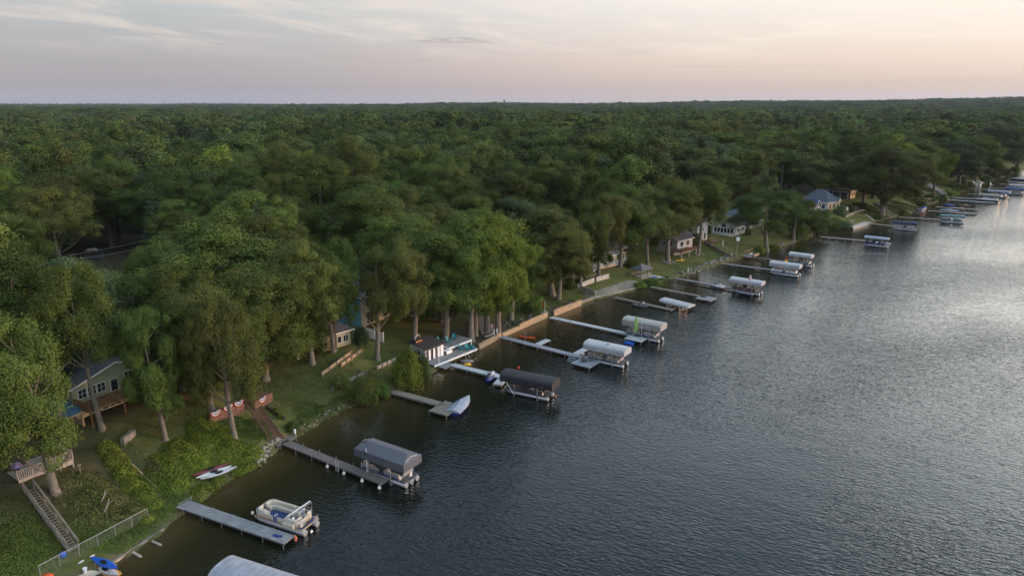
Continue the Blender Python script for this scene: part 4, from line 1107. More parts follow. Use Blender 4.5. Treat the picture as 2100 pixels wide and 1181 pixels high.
# ------------------------------------------------------------------ scene: the docks and what is moored at them
def build_waterfront():
    def on(t, x, y, z=0.0):
        return t.matrix_basis @ Vector((x, y, z))
    # ---- first dock with the open pontoon boat
    d1, L1 = dock((387, 1036), (594, 1106), 1.5, W_GREY, 'weathered grey dock of wide sections with the open pontoon boat alongside', above=.05)
    rz = d1.rotation_euler.z
    b = MB(); b.bar((-.5, -.8, .02), (-.5, -.8, .5), .05); b.bar((-.5, .8, .02), (-.5, .8, .5), .05); b.bar((-.5, -.8, .5), (-.5, .8, .5), .05); b.box((-.5, 0, -.05), (1.0, 1.6, .06)); b.build('landing', W_GREY, d1)
    tag(MB().tube([(0, 0, -.1), (0, 0, .18), (0, 0, .5)], [.12, .17, .05], 10).build('mooring_buoy', M_('faded_orange_plastic', (.50, .16, .09), .5), None, on(d1, L1 + .15, .62, -.35)), 'faded orange buoy at the corner of the weathered grey dock beneath the pontoon stern', 'buoy')
    mat_ = MB(); mat_.box((0, 0, .03), (.75, .35, .05)); mat_.box((.45, .12, .05), (.28, .22, .08))
    o = mat_.build('dock_line', NAVY, None, on(d1, L1 - 1.6, -.1, .005)); o.rotation_euler.z = rz; tag(o, 'coil of dark blue line left on the weathered grey dock', 'rope')
    open_pontoon(on(d1, L1 - 3.05, 1.75 + .95, -.62), rz)
    t, c, rz_, L = lift((452, 1150), (600, 1198), 3.2, 'smooth', M_('lilac_grey_canvas', (.27, .27, .31), .8, .14, 1.1), 'boat lift under a broad pale canopy cut off by the bottom edge', zr=3.6, rise=.7, skirt=.6)
    pontoon_boat((c.x, c.y, .05), rz_, 7.0, 2.5, 'pontoon boat hidden under the broad pale canopy at the bottom edge', fence=ALU, motor=BLACK)
    # ---- second dock
    d2, L2 = dock((583, 905), (791, 988), 1.22, W_BROWN, 'brown-grey dock with white buoys hung along its side, below the brown stairs', above=.30, nposts=6)
    platform(d2, -1.0, .25, 2.6, 3.0, W_BROWN, 2)
    lad = MB()
    for y in (0, .45): lad.bar((L2 * .58 + y, -.72, -.9), (L2 * .58 + y, -.72, .75), .05)
    for k in range(4): lad.bar((L2 * .58, -.72, -.75 + .3 * k), (L2 * .58 + .45, -.72, -.75 + .3 * k), .05)
    lad.build('swim_ladder', CREAMW, d2)
    bm = MB(); n = 10
    bm.loft([[(math.cos(6.283 * i / n) * r, math.sin(6.283 * i / n) * r, z) for i in range(n)] for r, z in ((.05, -.20), (.16, -.13), (.20, 0), (.16, .13), (.05, .20), (.02, .45))])
    bme = bm.mesh('buoy', RUBBER)
    for k, (u, w) in enumerate(((.50, 'nearest the ladder on its shore side'), (.66, 'next to the ladder on its lake side'), (.83, 'second from the lake end'), (.985, 'at the lake end corner'))):
        o = link('buoy', bme, None, on(d2, L2 * u, -.80, -.42)); tag(o, f'white ball buoy hanging from the brown-grey dock, {w}', 'buoy', 'buoys hung on the brown-grey dock')
    t, c, rz, L = lift((744, 899), (846, 934), 3.1, 'hip', C_SLATE, 'boat lift under a slate blue hipped canopy beside the brown-grey dock', zr=3.7, rise=.55, skirt=.95)
    m = MB().tube([(-L * .25, -W2(3.1), 0), (-L * .25, -W2(3.1), 3.6)], .05, 8); m.build('winch_mast', WHITE, t); MB().box((-L * .25 - .1, -W2(3.1), 3.1), (.22, .2, .26)).build('winch', BLACK, t)
    pontoon_boat((c.x, c.y, .05), rz, 7.3, 2.6, 'silver pontoon boat with a white motor under the slate blue canopy', motor=WHITE, stripe=NAVY, nt=3)
    # ---- third dock, platform and covered runabout
    d3, L3 = dock((803, 801), (905, 828), 1.35, W_OLD, 'old silvered plank dock ending in a square platform by the covered runabout', frame=W_OLD, pm=W_OLD, above=.02)
    platform(d3, L3 + 1.35, -.75, 3.1, 3.9, W_OLD, 2)
    p = at(946, 838, .12); q = at(968, 818, .12)
    runabout(at(946, 836, .05), ang(p, q) + .02, 5.6, 2.2, 'runabout under a pale grey-blue cover tied at the silvered platform')
    # ---- fourth dock: jet ski, black canopy
    d4, L4 = dock((928, 747), (1033, 773), 1.25, W_WHITE, 'white dock leading from the boathouse deck to the black canopy', z=.75, frame=ALUD)
    a, b_ = at(1000, 790, .5), at(1020, 768, .5)
    js = jet_ski(at(1006, 778, .12), ang(a, b_) + math.pi, 'navy blue jet ski with a grey seat at the end of the white dock'); js.scale = (1.2, 1.2, 1.2)
    pf = thing('floating_platform', 'small white slatted platform between the navy jet ski and the black canopy', 'platform', at(1026, 781, .55), ang(a, b_))
    s = MB()
    for k in range(8): s.box((0, -.62 + .177 * k, 0), (3.0, .165, .06))
    s.build('slats_deck', W_WHITE, pf)
    f = MB(); f.box((0, .69, -.14), (3.0, .05, .22)); f.box((0, -.69, -.14), (3.0, .05, .22)); f.box((1.47, 0, -.14), (.05, 1.4, .2)); f.box((-1.47, 0, -.14), (.05, 1.4, .2)); f.build('frame', ALU, pf)
    me = MB().tube([(0, 0, -1.6), (0, 0, -.03)], .05, 7).mesh('leg', M_('rusty_steel', (.30, .15, .09), .8))
    for sx in (-1, 1):
        for sy in (-1, 1): link('leg', me, pf, (sx * 1.4, sy * .62, 0))
    t, c, rz, L = lift((1034, 757), (1141, 778), 2.9, 'arch', C_BLACK, 'boat lift under a black ribbed barrel canopy at the end of the white dock', zr=3.3, rise=.5, skirt=.85)
    MB().bar((-L * .22, -1.5, .3), (-L * .36, -1.5, 2.0), .07).build('lift_brace', WHITE, t)
    pontoon_boat((c.x, c.y, .10), rz, 7.0, 2.55, 'pontoon boat with bare silver tubes under the black canopy', fence=DARK, motor=BLACK)
    o = MB().loft([[(math.cos(6.283 * i / 10) * r, math.sin(6.283 * i / 10) * r, z) for i in range(10)] for r, z in ((.05, -.2), (.22, -.1), (.24, .05), (.15, .22), (.03, .27))]).build('mooring_buoy', M_('red_buoy_plastic', (.50, .03, .02), .4), None, at(1063, 754, .1))
    tag(o, 'red ball buoy floating behind the black canopy', 'buoy')
    o = MB().loft([[(math.cos(6.283 * i / 10) * r, math.sin(6.283 * i / 10) * r, z) for i in range(10)] for r, z in ((.05, -.15), (.16, -.08), (.17, .05), (.1, .16), (.03, .2))]).build('mooring_buoy', ORANGE, None, at(1139, 813, .05))
    tag(o, 'small orange buoy floating off the stern of the black canopy boat', 'buoy')
    # ---- fifth dock with finger piers
    d5, L5 = dock((1028, 690), (1222, 739), 1.30, W_BLUE, 'long blue-grey dock with two short finger piers and an end platform')
    for u in (.385, .78):
        s = MB(); s.box((L5 * u, 2.3, -.05), (1.15, 3.3, .10)); s.build('finger_pier', W_WHITE, d5)
        me = MB().tube([(0, 0, -2), (0, 0, .02)], .04, 6).mesh('post', STEEL)
        for sx in (-1, 1): link('post', me, d5, (L5 * u + sx * .5, 3.85, 0))
    platform(d5, L5 - .9, -1.95, 3.6, 3.2, W_BLUE, 3)
    for i in range(3): MB().box((L5 * .80 + .1, -1.0 - .3 * i, -.2 - .2 * i), (1.3, .28, .06)).build('swim_step', ALU, d5)
    MB().bar((L5 * .80 - .5, -.7, .6), (L5 * .80 - .5, -1.8, -.6), .05).build('step_rail', ALU, d5)
    adirondack(on(d5, L5 - 1.2, -1.75, 0), d5.rotation_euler.z - .6, 'dark grey adirondack chair on the platform ending the blue-grey dock, lake side', DARK)
    adirondack(on(d5, L5 - 1.6, -.95, 0), d5.rotation_euler.z - .4, 'pale grey adirondack chair on the platform ending the blue-grey dock, shore side', W_WHITE)
    t, c, rz, L = lift((1204, 696), (1288, 713), 2.9, 'arch', C_WHITE, 'boat lift under a white ribbed canopy with a small dark vent, beside the blue-grey dock', zr=3.4, rise=.5, skirt=.7)
    MB().box((L * .03, -.2, 3.42), (.12, .5, .12)).build('vent', BLACK, t)
    pontoon_boat((c.x, c.y, .05), rz, 7.0, 2.5, 'pontoon boat with a dark motor under the white canopy with a vent', fence=ALUD, motor=DARK)
    kayak(at(1080, 693, 0), ang(at(1065, 691, 0), at(1095, 695, 0)), 'orange kayak afloat behind the blue-grey dock near the seawall', ORANGE, 3.6, .8)
    o = MB().tube([(0, 0, -1), (0, 0, 1.6)], .05, 7).build('mooring_pole', STEEL, None, at(1077, 697, 0)); tag(o, 'thin steel pole standing in the water beside the orange kayak', 'pole')
    # ---- sixth dock with green feather flag
    d6, L6 = dock((1129, 650), (1318, 690), 1.20, W_WHITE, 'long white dock running from the seawall flag to the beige canopy', frame=ALUD, nposts=8)
    platform(d6, L6 - .6, -1.6, 3.4, 2.6, W_WHITE, 2)
    o = MB().box((0, 0, 0), (1.7, 1.0, .35), top=.94).build('swim_float', BLUEP, None, on(d6, L6 - 1.0, -3.5, -.5)); o.rotation_euler.z = d6.rotation_euler.z; tag(o, 'bright blue foam float against the platform of the long white dock', 'float')
    t, c, rz, L = lift((1283, 648), (1362, 663), 2.9, 'arch', C_BEIGE, 'boat lift under a beige squared canopy behind the green feather flag', zr=3.6, rise=.38, skirt=.95)
    pontoon_boat((c.x, c.y, .05), rz, 7.0, 2.5, 'grey pontoon boat with a black motor under the beige canopy', fence=ALUD, motor=BLACK, stripe=NAVY)
    feather_flag(on(d6, L6 - 1.5, -.7, 0), rz, 3.9, [LIME], 'lime green feather flag on the platform of the long white dock')
    o = MB().tube([(0, 0, -1.2), (0, 0, 3.2)], .03, 6).build('flag_pole', WHITE, None, on(d6, L6 + .2, -1.0, 0)); tag(o, 'bare white pole on the platform beside the lime green flag', 'pole')
    # ---- seventh: old narrow pier
    d7, L7 = dock((1260, 609), (1380, 635), 1.05, W_OLD, 'narrow old wooden pier with a low rowboat tied halfway along', z=.45, frame=W_OLD, pm=W_OLD, above=.05, nposts=5)
    open_boat(at(1313, 629, .02), d7.rotation_euler.z, 3.7, 1.3, 'low grey rowboat tied to the narrow old wooden pier', hull=ALUD, inner=DARK)
    for k, (x, y, m, n, l) in enumerate(((.46, .1, C_NAVY, 'tackle_box', 'dark blue box set down on the narrow old wooden pier'), (.52, -.15, WHITE, 'bucket', 'white bucket standing on the narrow old wooden pier'))):
        mb = MB(); mb.box((0, 0, .17), (.55, .35, .34), top=.92) if n == 'tackle_box' else mb.tube([(0, 0, 0), (0, 0, .36)], [.13, .17], 10)
        tag(mb.build(n, m, None, on(d7, L7 * x, y, 0)), l, n.replace('_', ' '))
    lift((1366, 612), (1412, 623), 2.9, 'arch', C_WHITE, 'boat lift with only its flat white canopy above the water, no boat', zr=1.35, rise=.42, skirt=.22, Lx=7.2)
    # ---- eighth
    d8, L8 = dock((1335, 588), (1448, 609), 1.15, W_OLD, 'weathered green-grey dock with an empty end platform beyond the lone white canopy')
    platform(d8, L8 + .4, -.8, 3.6, 3.4, W_GREY, 2)
    # ---- ninth, pink flag
    d9, L9 = dock((1386, 570), (1535, 597), 1.10, W_GREY, 'grey dock with a pink feather flag and a watercraft lift halfway')
    platform(d9, L9 + .1, -1.0, 3.6, 2.8, W_GREY, 2)
    jet_ski(at(1472, 589, .35), d9.rotation_euler.z + math.pi, 'white and blue jet ski on a cradle along the grey pink-flag dock', hull=M_('white_gelcoat', (.6, .62, .66), .3))
    st = thing('watercraft_cradle', 'low slatted cradle carrying the white and blue jet ski', 'cradle', at(1474, 590, .1), d9.rotation_euler.z)
    MB().box((0, 0, .05), (3.6, 1.5, .10)).build('slatted_deck', ALUD, st); me = MB().tube([(0, 0, -1.5), (0, 0, .8)], .05, 6).mesh('post', ALU)
    for sx in (-1, 1): link('post', me, st, (sx * 1.2, .8, 0))
    t, c, rz, L = lift((1500, 567), (1566, 577), 2.8, 'arch', C_WHITE, 'boat lift under a white canopy behind the pink feather flag', zr=3.3, rise=.42, skirt=.55)
    pontoon_boat((c.x, c.y, .05), rz, 6.8, 2.5, 'pontoon boat under the white canopy behind the pink feather flag', fence=DARK, motor=BLACK, stripe=REDCL)
    feather_flag(on(d9, L9 - .1, -.4, 0), rz, 4.1, [PINK], 'pale pink feather flag on the platform of the grey dock')
    # ---- tenth, rainbow flag
    d10, L10 = dock((1482, 540), (1621, 558), 1.10, W_GREY, 'grey dock ending in a small step platform under the rainbow feather flag')
    platform(d10, L10 - .2, -1.0, 3.0, 2.2, W_GREY, 2)
    t, c, rz, L = lift((1581, 534), (1643, 542), 2.8, 'arch', C_WHITE, 'boat lift under a ribbed white canopy just behind the rainbow feather flag', zr=3.3, rise=.42, skirt=.75)
    pontoon_boat((c.x, c.y, .05), rz, 7.2, 2.5, 'white pontoon boat with a blue stripe under the ribbed canopy behind the rainbow flag', fence=WHITE, motor=BLACK, stripe=BLUEP)
    feather_flag(on(d10, L10 - 1.7, .1, 0), rz, 4.0, [REDCL, YELCL, GREENCL], 'rainbow feather flag in red, yellow and green on the grey dock')
    # ---- eleventh
    d11, L11 = dock((1547, 527), (1655, 543), 1.10, W_BROWN, 'brown-grey dock from the small ramp landing to the outer white canopy')
    t, c, rz, L = lift((1621, 516), (1667, 522), 2.8, 'arch', C_WHITE, 'boat lift under a smooth white canopy, outermost beyond the rainbow flag', zr=3.4, rise=.45, skirt=.5)
    pontoon_boat((c.x, c.y, .05), rz, 6.6, 2.5, 'grey pontoon boat with a canvas back under the outermost white canopy', fence=ALUD, motor=BLACK)
    # ---- twelfth
    d12, L12 = dock((1683, 485), (1822, 498), 1.15, W_PALE, 'long pale dock with a boat lift at its end in open water', nposts=8)
    platform(d12, L12 - 1.5, -.9, 4.5, 1.2, W_WHITE, 2)
    t, c, rz, L = lift((1774, 483), (1824, 488), 2.8, 'arch', C_GREYB, 'boat lift under a flat pale blue canopy at the end of the long pale dock', zr=3.0, rise=.35, skirt=.25)
    pontoon_boat((c.x, c.y, .05), rz, 6.8, 2.5, 'pontoon boat with navy seats under the flat pale blue canopy', fence=NAVY, motor=BLACK)
    # ---- thirteenth: navy canopy
    d13, L13 = dock((1784, 458), (1836, 464), 1.2, W_PALE, 'short pale dock from the grey landing terrace to the navy canopy')
    t, c, rz, L = lift((1831, 452), (1883, 456), 2.8, 'arch', C_NAVY, 'boat lift under a navy blue canopy beside the grey landing terrace', zr=3.0, rise=.45, skirt=.45)
    pontoon_boat((c.x, c.y, .05), rz, 7.2, 2.5, 'silver pontoon boat under the navy blue canopy', fence=ALU, motor=BLACK)
    # ---- fourteenth: teal canopy, red-white flag
    d14, L14 = dock((1844, 445), (1966, 453), 1.2, W_PALE, 'long dock below the golden slope with the red and white feather flag', nposts=8)
    feather_flag(on(d14, L14 * .36, .1, 0), rz, 5.0, [BLUECL, WHITECL, REDCL], 'feather flag in blue, white and red on the dock below the golden slope')
    t, c, rz, L = lift((1929, 439), (1979, 442), 2.8, 'arch', C_TEAL, 'boat lift under a teal canopy beyond the golden slope', zr=3.0, rise=.4, skirt=.4)
    pontoon_boat((c.x, c.y, .05), rz, 7.4, 2.5, 'pontoon boat with a draped white motor under the teal canopy', fence=C_TEAL, motor=WHITE)
    # ---- the far docks
    far = [((1903, 432), (2001, 439), W_PALE, 'far dock with a grey covered boat, next beyond the teal canopy'),
           ((1919, 424), (2009, 430), W_PALE, 'far dock with a small white boat alongside, in line with the kayaker'),
           ((1944, 409.5), (2042, 416), W_WHITE, 'far dock with the silvery covered boat, lake side of a pair'),
           ((1954, 405), (2055, 411), W_WHITE, 'far dock behind the silvery covered boat, shore side of a pair'),
           ((1985, 397), (2050, 402), W_GREY, 'far dock under the long cream canopy'),
           ((2014, 388), (2088, 394), W_WHITE, 'far dock under the pale blue canopy next to the cream one'),
           ((2026, 385), (2064, 387), W_PALE, 'far dock joining the royal blue canopy'),
           ((2052, 377), (2074, 379), W_PALE, 'far dock joining the last white canopy'),
           ((2068, 373), (2112, 376), W_WHITE, 'farthest dock but one at the right edge of the picture'),
           ((2078, 366), (2120, 369), W_WHITE, 'farthest dock at the right edge of the picture')]
    for a, b_, m, l in far: dock(a, b_, 1.3, m, l, nposts=4)
    rr = ang(at(1903, 432, .6), at(2001, 439, .6))
    runabout(at(1945, 435, .1), rr + math.pi, 6.6, 2.4, 'grey covered boat at the far dock just beyond the teal canopy', cover=C_GREYB, hull=ALUD)
    open_boat(at(1989, 439, .1), rr + math.pi, 4.6, 1.7, 'small white open boat at the lake end of the dock beyond the teal canopy')
    open_boat(at(1961, 428, .1), rr, 5.4, 2.0, 'white open motorboat at the far dock in line with the kayaker')
    runabout(at(1945, 424, .1), rr + math.pi, 4.2, 1.8, 'little boat under a blue cover at the far dock in line with the kayaker', cover=C_BLUE)
    runabout(at(2021, 412, .3), rr + math.pi, 8.6, 2.6, 'long silvery covered boat at the lake end of the paired white far docks', cover=C_WHITE, hull=ALUD)
    fl = [((2010, 396), (2056, 400), C_BEIGE, 'boat lift under a long cream canopy among the far docks', 'pontoon boat under the long cream canopy', WHITE),
          ((2032, 389), (2069, 392), C_GREYB, 'boat lift under a pale blue canopy behind the long cream canopy', 'pontoon boat under the pale blue far canopy', ALU),
          ((2058, 383), (2112, 387), C_BLUE, 'boat lift under a royal blue canopy at the right edge of the picture', 'pontoon boat under the royal blue canopy', ALU),
          ((2070, 377), (2115, 380), C_WHITE, 'boat lift under a white canopy behind the royal blue one', 'pontoon boat under the last white canopy', ALU)]
    for a, b_, m, l1, l2, f in fl:
        t, c, rz, L = lift(a, b_, 3.0, 'arch', m, l1, zr=3.2, rise=.5, skirt=.5, Lx=8.5)
        pontoon_boat((c.x, c.y, .05), rz, 7.2, 2.5, l2, fence=f, motor=BLACK, seats=False)
    runabout(at(2060, 401, .1), rr + math.pi, 4.0, 1.8, 'small boat under a bright blue cover at the end of the cream canopy', cover=C_BLUE)
    runabout(at(2088, 369, .1), rr + math.pi, 7.0, 2.4, 'white covered boat at the farthest dock', cover=C_WHITE)
    # the kayaker
    k = kayak(at(1979, 422, 0), rr, 'tan kayak with a paddler, out beyond the teal canopy', TAN, 4.2, .7)
    paddler(at(1979, 422, 0), rr)
def W2(w): return w / 2 - .08

def paddler(p, rz):
    """one skinned body, seated in the kayak, arms out to the paddle"""
    js = [((0, 0, .28), .14), ((0, 0, .55), .16), ((0, 0, .74), .13), ((0, 0, .83), .06), ((0, 0, .98), .105),
          ((.04, .21, .72), .06), ((.18, .30, .52), .045), ((.38, .28, .58), .035), ((.04, -.21, .72), .06), ((.18, -.30, .52), .045), ((.38, -.28, .58), .035),
          ((.35, .10, .34), .08), ((.75, .12, .40), .055), ((.35, -.10, .34), .08), ((.75, -.12, .40), .055)]
    ed = [(0, 1), (1, 2), (2, 3), (3, 4), (2, 5), (5, 6), (6, 7), (2, 8), (8, 9), (9, 10), (0, 11), (11, 12), (0, 13), (13, 14)]
    me = bpy.data.meshes.new('person'); me.from_pydata([j[0] for j in js], ed, [])
    o = bpy.data.objects.new('person', me); COL.objects.link(o)
    md = o.modifiers.new('skin', 'SKIN'); o.modifiers.new('sub', 'SUBSURF').levels = 1
    for v, j in zip(me.skin_vertices[0].data, js): v.radius = (j[1], j[1])
    me.skin_vertices[0].data[0].use_root = True
    me.materials.append(SKIN)
    o.location = p; o.rotation_euler.z = rz
    tag(o, 'person seated in the tan kayak holding a paddle', 'person')
    MB().loft([[(math.cos(6.283 * i / 10) * r + .0, math.sin(6.283 * i / 10) * r * 1.25, z) for i in range(10)] for r, z in ((.17, .30), (.18, .55), (.17, .70), (.08, .79))]).build('shirt', M_('dark_shirt', (.05, .06, .09), .9), o)
    MB().loft([[(math.cos(6.283 * i / 8) * r - .01, math.sin(6.283 * i / 8) * r, z) for i in range(8)] for r, z in ((.115, .98), (.11, 1.05), (.05, 1.10))]).build('hair', BLACK, o)
    pd = MB().tube([(.40, -1.05, .42), (.40, 1.05, .74)], .016, 6); pd.box((.40, -1.15, .40), (.03, .34, .16)); pd.box((.40, 1.15, .76), (.03, .34, .16))
    o2 = pd.build('paddle', YELLOW, None, p); o2.rotation_euler.z = rz; tag(o2, 'double-bladed paddle held by the person in the tan kayak', 'paddle')

def feather_flag(p, rz, h, cols, label):
    t = thing('feather_flag', label, 'flag', p, rz + .3)
    pts = [(0, 0, 0)] + [(-.02 + .34 * max(0, (u - .55) / .45) ** 2, 0, h * u * (1 - .03 * max(0, u - .6))) for u in (.2, .4, .6, .75, .88, 1.0)]
    MB().tube(pts, [.022, .02, .018, .015, .013, .01, .008], 6).build('pole', WHITE, t)
    n = 18; k = len(cols)
    for c in range(k):
        mb = MB(); rings = []
        for i in range(n // k + 1):
            u = 1 - .80 * (c * (n // k) + i) / n
            xp = -.02 + .34 * max(0, (u - .55) / .45) ** 2
            w = .75 * math.sin(math.pi * min(1, max(.02, (1.02 - u) / .9))) ** .55
            z = h * u * (1 - .03 * max(0, u - .6)); wob = .06 * math.sin(u * 9)
            rings.append([(xp + .02, .006, z), (xp + w * .5, wob + .006, z - .06), (xp + w, wob * 1.6 + .006, z - .16), (xp + w, wob * 1.6 - .006, z - .16), (xp + w * .5, wob - .006, z - .06), (xp + .02, -.006, z)])
        mb.loft(rings).build('banner', cols[c], t)
    return t

ADIR = {}
def adirondack(p, rz, label, m, group=None):
    """slatted garden chair with a sloping seat and fan back; sits facing local +x"""
    t = thing('adirondack_chair', label, 'chair', p, rz, group)
    if 'seat' not in ADIR:
        s = MB()
        for k in range(5): s.box((.30 - .13 * k, 0, .36 - .032 * k), (.115, .52, .025), pitch=.24)
        b = MB()
        for k in range(5):
            y = -.22 + .11 * k; hh = .88 - .05 * abs(k - 2)
            b.bar((-.24, y * .8, .24), (-.24 - .36 * hh / .9, y * 1.15, .24 + hh), .10, .022)
        a1 = MB(); a1.box((.03, 0, .56), (.74, .13, .026))
        l1 = MB(); l1.bar((.32, 0, 0), (.32, 0, .55), .05, .10); l1.bar((-.62, 0, .02), (.34, 0, .36), .028, .11)
        for n_, x in (('seat', s), ('backrest', b), ('armrest', a1), ('leg', l1)): ADIR[n_] = x.mesh('chair_' + n_, None)
        for x in ADIR.values(): x.materials.append(TEAL)
    for n_, ys in (('seat', (0,)), ('backrest', (0,)), ('armrest', (-.34, .34)), ('leg', (-.30, .30))):
        for y in ys:
            o = link(n_, ADIR[n_], t, (0, y, 0)); o.material_slots[0].link = 'OBJECT'; o.material_slots[0].material = m
    return t

def open_pontoon(p, rz):
    """the open pontoon boat: lounges, console, folded canopy boom, motor"""
    L, W = 6.9, 2.55
    t = thing('pontoon_boat', 'open cream pontoon boat with curved lounges and a folded top at the nearest dock', 'pontoon boat', p, rz)
    for y in (-1, 1): pontoon_tube(L, .34, y * (W / 2 - .38), .30).build('pontoon', ALU, t)
    MB().box((.15, 0, .72), (L - .6, W, .12)).build('deck', TAN, t)
    MB().box((.15, 0, .79), (L - .8, W - .2, .02)).build('carpet', BLUEC, t)
    # side panels: rounded rectangle round the deck
    def outline(hx0, hx1, hw, r, n=5):
        pts = []
        for cx, cy, a0 in ((hx1 - r, -hw + r, -90), (hx1 - r, hw - r, 0), (hx0 + r, hw - r, 90), (hx0 + r, -hw + r, 180)):
            for k in range(n + 1): a = R(a0 + 90 * k / n); pts.append((cx + math.cos(a) * r, cy + math.sin(a) * r))
        return pts
    o1 = outline(-L / 2 + .45, L / 2 - .75, W / 2 - .02, .55); o2 = outline(-L / 2 + .50, L / 2 - .80, W / 2 - .07, .52)
    def ring(mb, z0, z1, gap=None):
        n = len(o1)
        for i in range(n):
            j = (i + 1) % n
            a, b, c, d = o1[i], o1[j], o2[j], o2[i]
            segs = [(0.0, 1.0)]
            if gap and a[1] < -1 and b[1] < -1 and abs(a[0] - b[0]) > 1: segs = [(0, gap[0]), (gap[1], 1)]
            for u0, u1 in segs:
                la = lambda p_, q_, u: (p_[0] + (q_[0] - p_[0]) * u, p_[1] + (q_[1] - p_[1]) * u)
                A, B, C, D = la(a, b, u0), la(a, b, u1), la(d, c, u1), la(d, c, u0)
                mb.add([(*A, z0), (*B, z0), (*C, z0), (*D, z0), (*A, z1), (*B, z1), (*C, z1), (*D, z1)], [(0, 3, 2, 1), (4, 5, 6, 7), (0, 1, 5, 4), (2, 3, 7, 6), (1, 2, 6, 5), (3, 0, 4, 7)])
        return mb
    ring(MB(), .80, 1.02, (.42, .55)).build('lower_panel', TAN, t)
    ring(MB(), 1.023, 1.42, (.42, .55)).build('side_panel', CREAMW, t)
    ring(MB(), .64, .79).build('bumper', DARK, t)
    w = MB(); pts = [(L / 2 - .735, -.85 + 1.7 * k / 12, 1.05 + .10 * math.sin(k * .75) + .018 * k) for k in range(13)]; w.tube(pts, .035, 6); w.build('wave_stripe', TAN, t)
    # lounges
    def couch(path, name='lounge'):
        s = MB(); bk = MB()
        for i in range(len(path) - 1):
            a, b = Vector((*path[i], 0)), Vector((*path[i + 1], 0)); d = (b - a).normalized(); n = Vector((-d.y, d.x, 0))
            s.add([a + Vector((0, 0, .80)), b + Vector((0, 0, .80)), b + n * .55 + Vector((0, 0, .80)), a + n * .55 + Vector((0, 0, .80)), a + Vector((0, 0, 1.18)), b + Vector((0, 0, 1.18)), b + n * .58 + Vector((0, 0, 1.20)), a + n * .58 + Vector((0, 0, 1.20))], [(4, 5, 6, 7), (2, 3, 7, 6), (0, 1, 5, 4), (1, 2, 6, 5), (3, 0, 4, 7)])
        rr = [Vector((*q, 1.42)) for q in path]; bk.tube(rr, .15, 8); bk.tube([q - Vector((0, 0, .17)) for q in rr], .13, 8)
        o = s.build(name, VINYL, t); bk.build('lounge_back', VINYL, o); return o
    x0 = -L / 2 + .72; y1 = W / 2 - .25
    # far side: U-shaped lounge round the bow corner to the console
    couch([(.55, y1), (-1.6, y1), (-2.35, y1 - .12), (-2.62, y1 - .5), (-2.62, y1 - .95)])
    couch([(x0 + .02, -.35), (x0 + .02, -.85), (x0 + .35, -y1), (-1.6, -y1)])
    couch([(2.35, -.2), (2.35, -y1 + .1), (1.0, -y1)][::-1][::-1], 'stern_lounge')
    c = MB(); c.loft([[(x, y, z) for x, y in ((.95 - k, .10), (1.75 - k * .4, .10), (1.75 - k * .4, y1 + .05), (.95 - k, y1 + .05))] for z, k in ((.80, .15), (1.35, .05), (1.62, -.10))], smooth=False); c.build('console', CREAMW, t)
    MB().box((1.50, .65, 1.655), (.34, .75, .06), pitch=.35).build('dashboard', DARK, t)
    sw = MB(); n = 14; sw.tube([(1.85 + .0 + .07 * math.sin(6.283 * i / n), .55 + .19 * math.cos(6.283 * i / n), 1.52 + .17 * math.sin(6.283 * i / n)) for i in range(n + 1)], .018, 5, False); sw.bar((1.65, .55, 1.5), (1.86, .55, 1.52), .03); sw.build('steering_wheel', BLUEP, t)
    ch = MB(); ch.box((2.25, .60, 1.14), (.50, .52, .16)); ch.loft([[(2.50 + k, .60 - wd, z), (2.50 + k, .60 + wd, z), (2.62 + k, .60 + wd, z), (2.62 + k, .60 - wd, z)] for z, k, wd in ((1.15, 0, .26), (1.5, .05, .27), (1.72, .10, .2))]); ch.tube([(2.25, .6, .8), (2.25, .6, 1.1)], .07, 8); ch.build('captain_chair', VINYL, t)
    MB().box((-.95, -.35, .86), (.12, .5, .1)).build('towel', M_('lilac_cloth', (.42, .38, .52), .9), t)
    f1 = MB().tube([(-3.3, -1.2, .86), (-3.3, -1.2, 1.08), (-3.3, -1.2, 1.15)], [.12, .15, .05], 9); f1.build('fender', RUBBER, t)
    f2 = MB().tube([(1.9, -.85, 1.42), (1.9, -.85, 1.60), (1.9, -.85, 1.70)], [.10, .15, .06], 9); f2.build('speaker_pod', RUBBER, t)
    # folded bimini top: boom rising towards the stern on two struts
    bm = MB(); bm.tube([(1.35, -1.05, 1.75), (2.0, .1, 2.25), (2.55, 1.05, 2.65)], .075, 8); bm.build('folded_top', M_('white_canvas_roll', (.68, .66, .64), .7), t)
    fr = MB(); fr.tube([(1.20, -1.05, 1.72), (2.42, 1.10, 2.60)], .022, 6); fr.tube([(1.50, -1.10, 1.66), (2.72, 1.10, 2.55)], .022, 6); fr.tube([(2.62, 1.15, 2.55), (2.55, 1.18, 1.42)], .02, 6); fr.tube([(1.35, -1.12, 1.72), (1.35, -1.2, 1.42)], .02, 6); fr.build('top_frame', ALU, t)
    rl = MB()
    for z in (1.45, 1.72): rl.tube([(1.55, 1.2, z), (2.5, 1.2, z), (2.68, 1.0, z), (2.68, .45, z)], .02, 6)
    for x, y in ((1.55, 1.2), (2.5, 1.2), (2.68, .45)): rl.tube([(x, y, 1.42), (x, y, 1.72)], .018, 5)
    rl.build('stern_rail', ALU, t)
    MB().box((3.10, .75, .72), (.62, .9, .07)).build('swim_platform', ALUD, t)
    ld = MB()
    for y in (.45, 1.05): ld.tube([(3.35, y, .75), (3.42, y, 1.25)], .02, 6)
    ld.tube([(3.42, .45, 1.25), (3.42, 1.05, 1.25)], .02, 6); ld.tube([(3.38, .45, 1.0), (3.38, 1.05, 1.0)], .018, 6); ld.build('boarding_ladder', ALU, t)
    r = outboard(t, 2.95, DARK, .92, 1.05, tilt=.12, y=-.25)
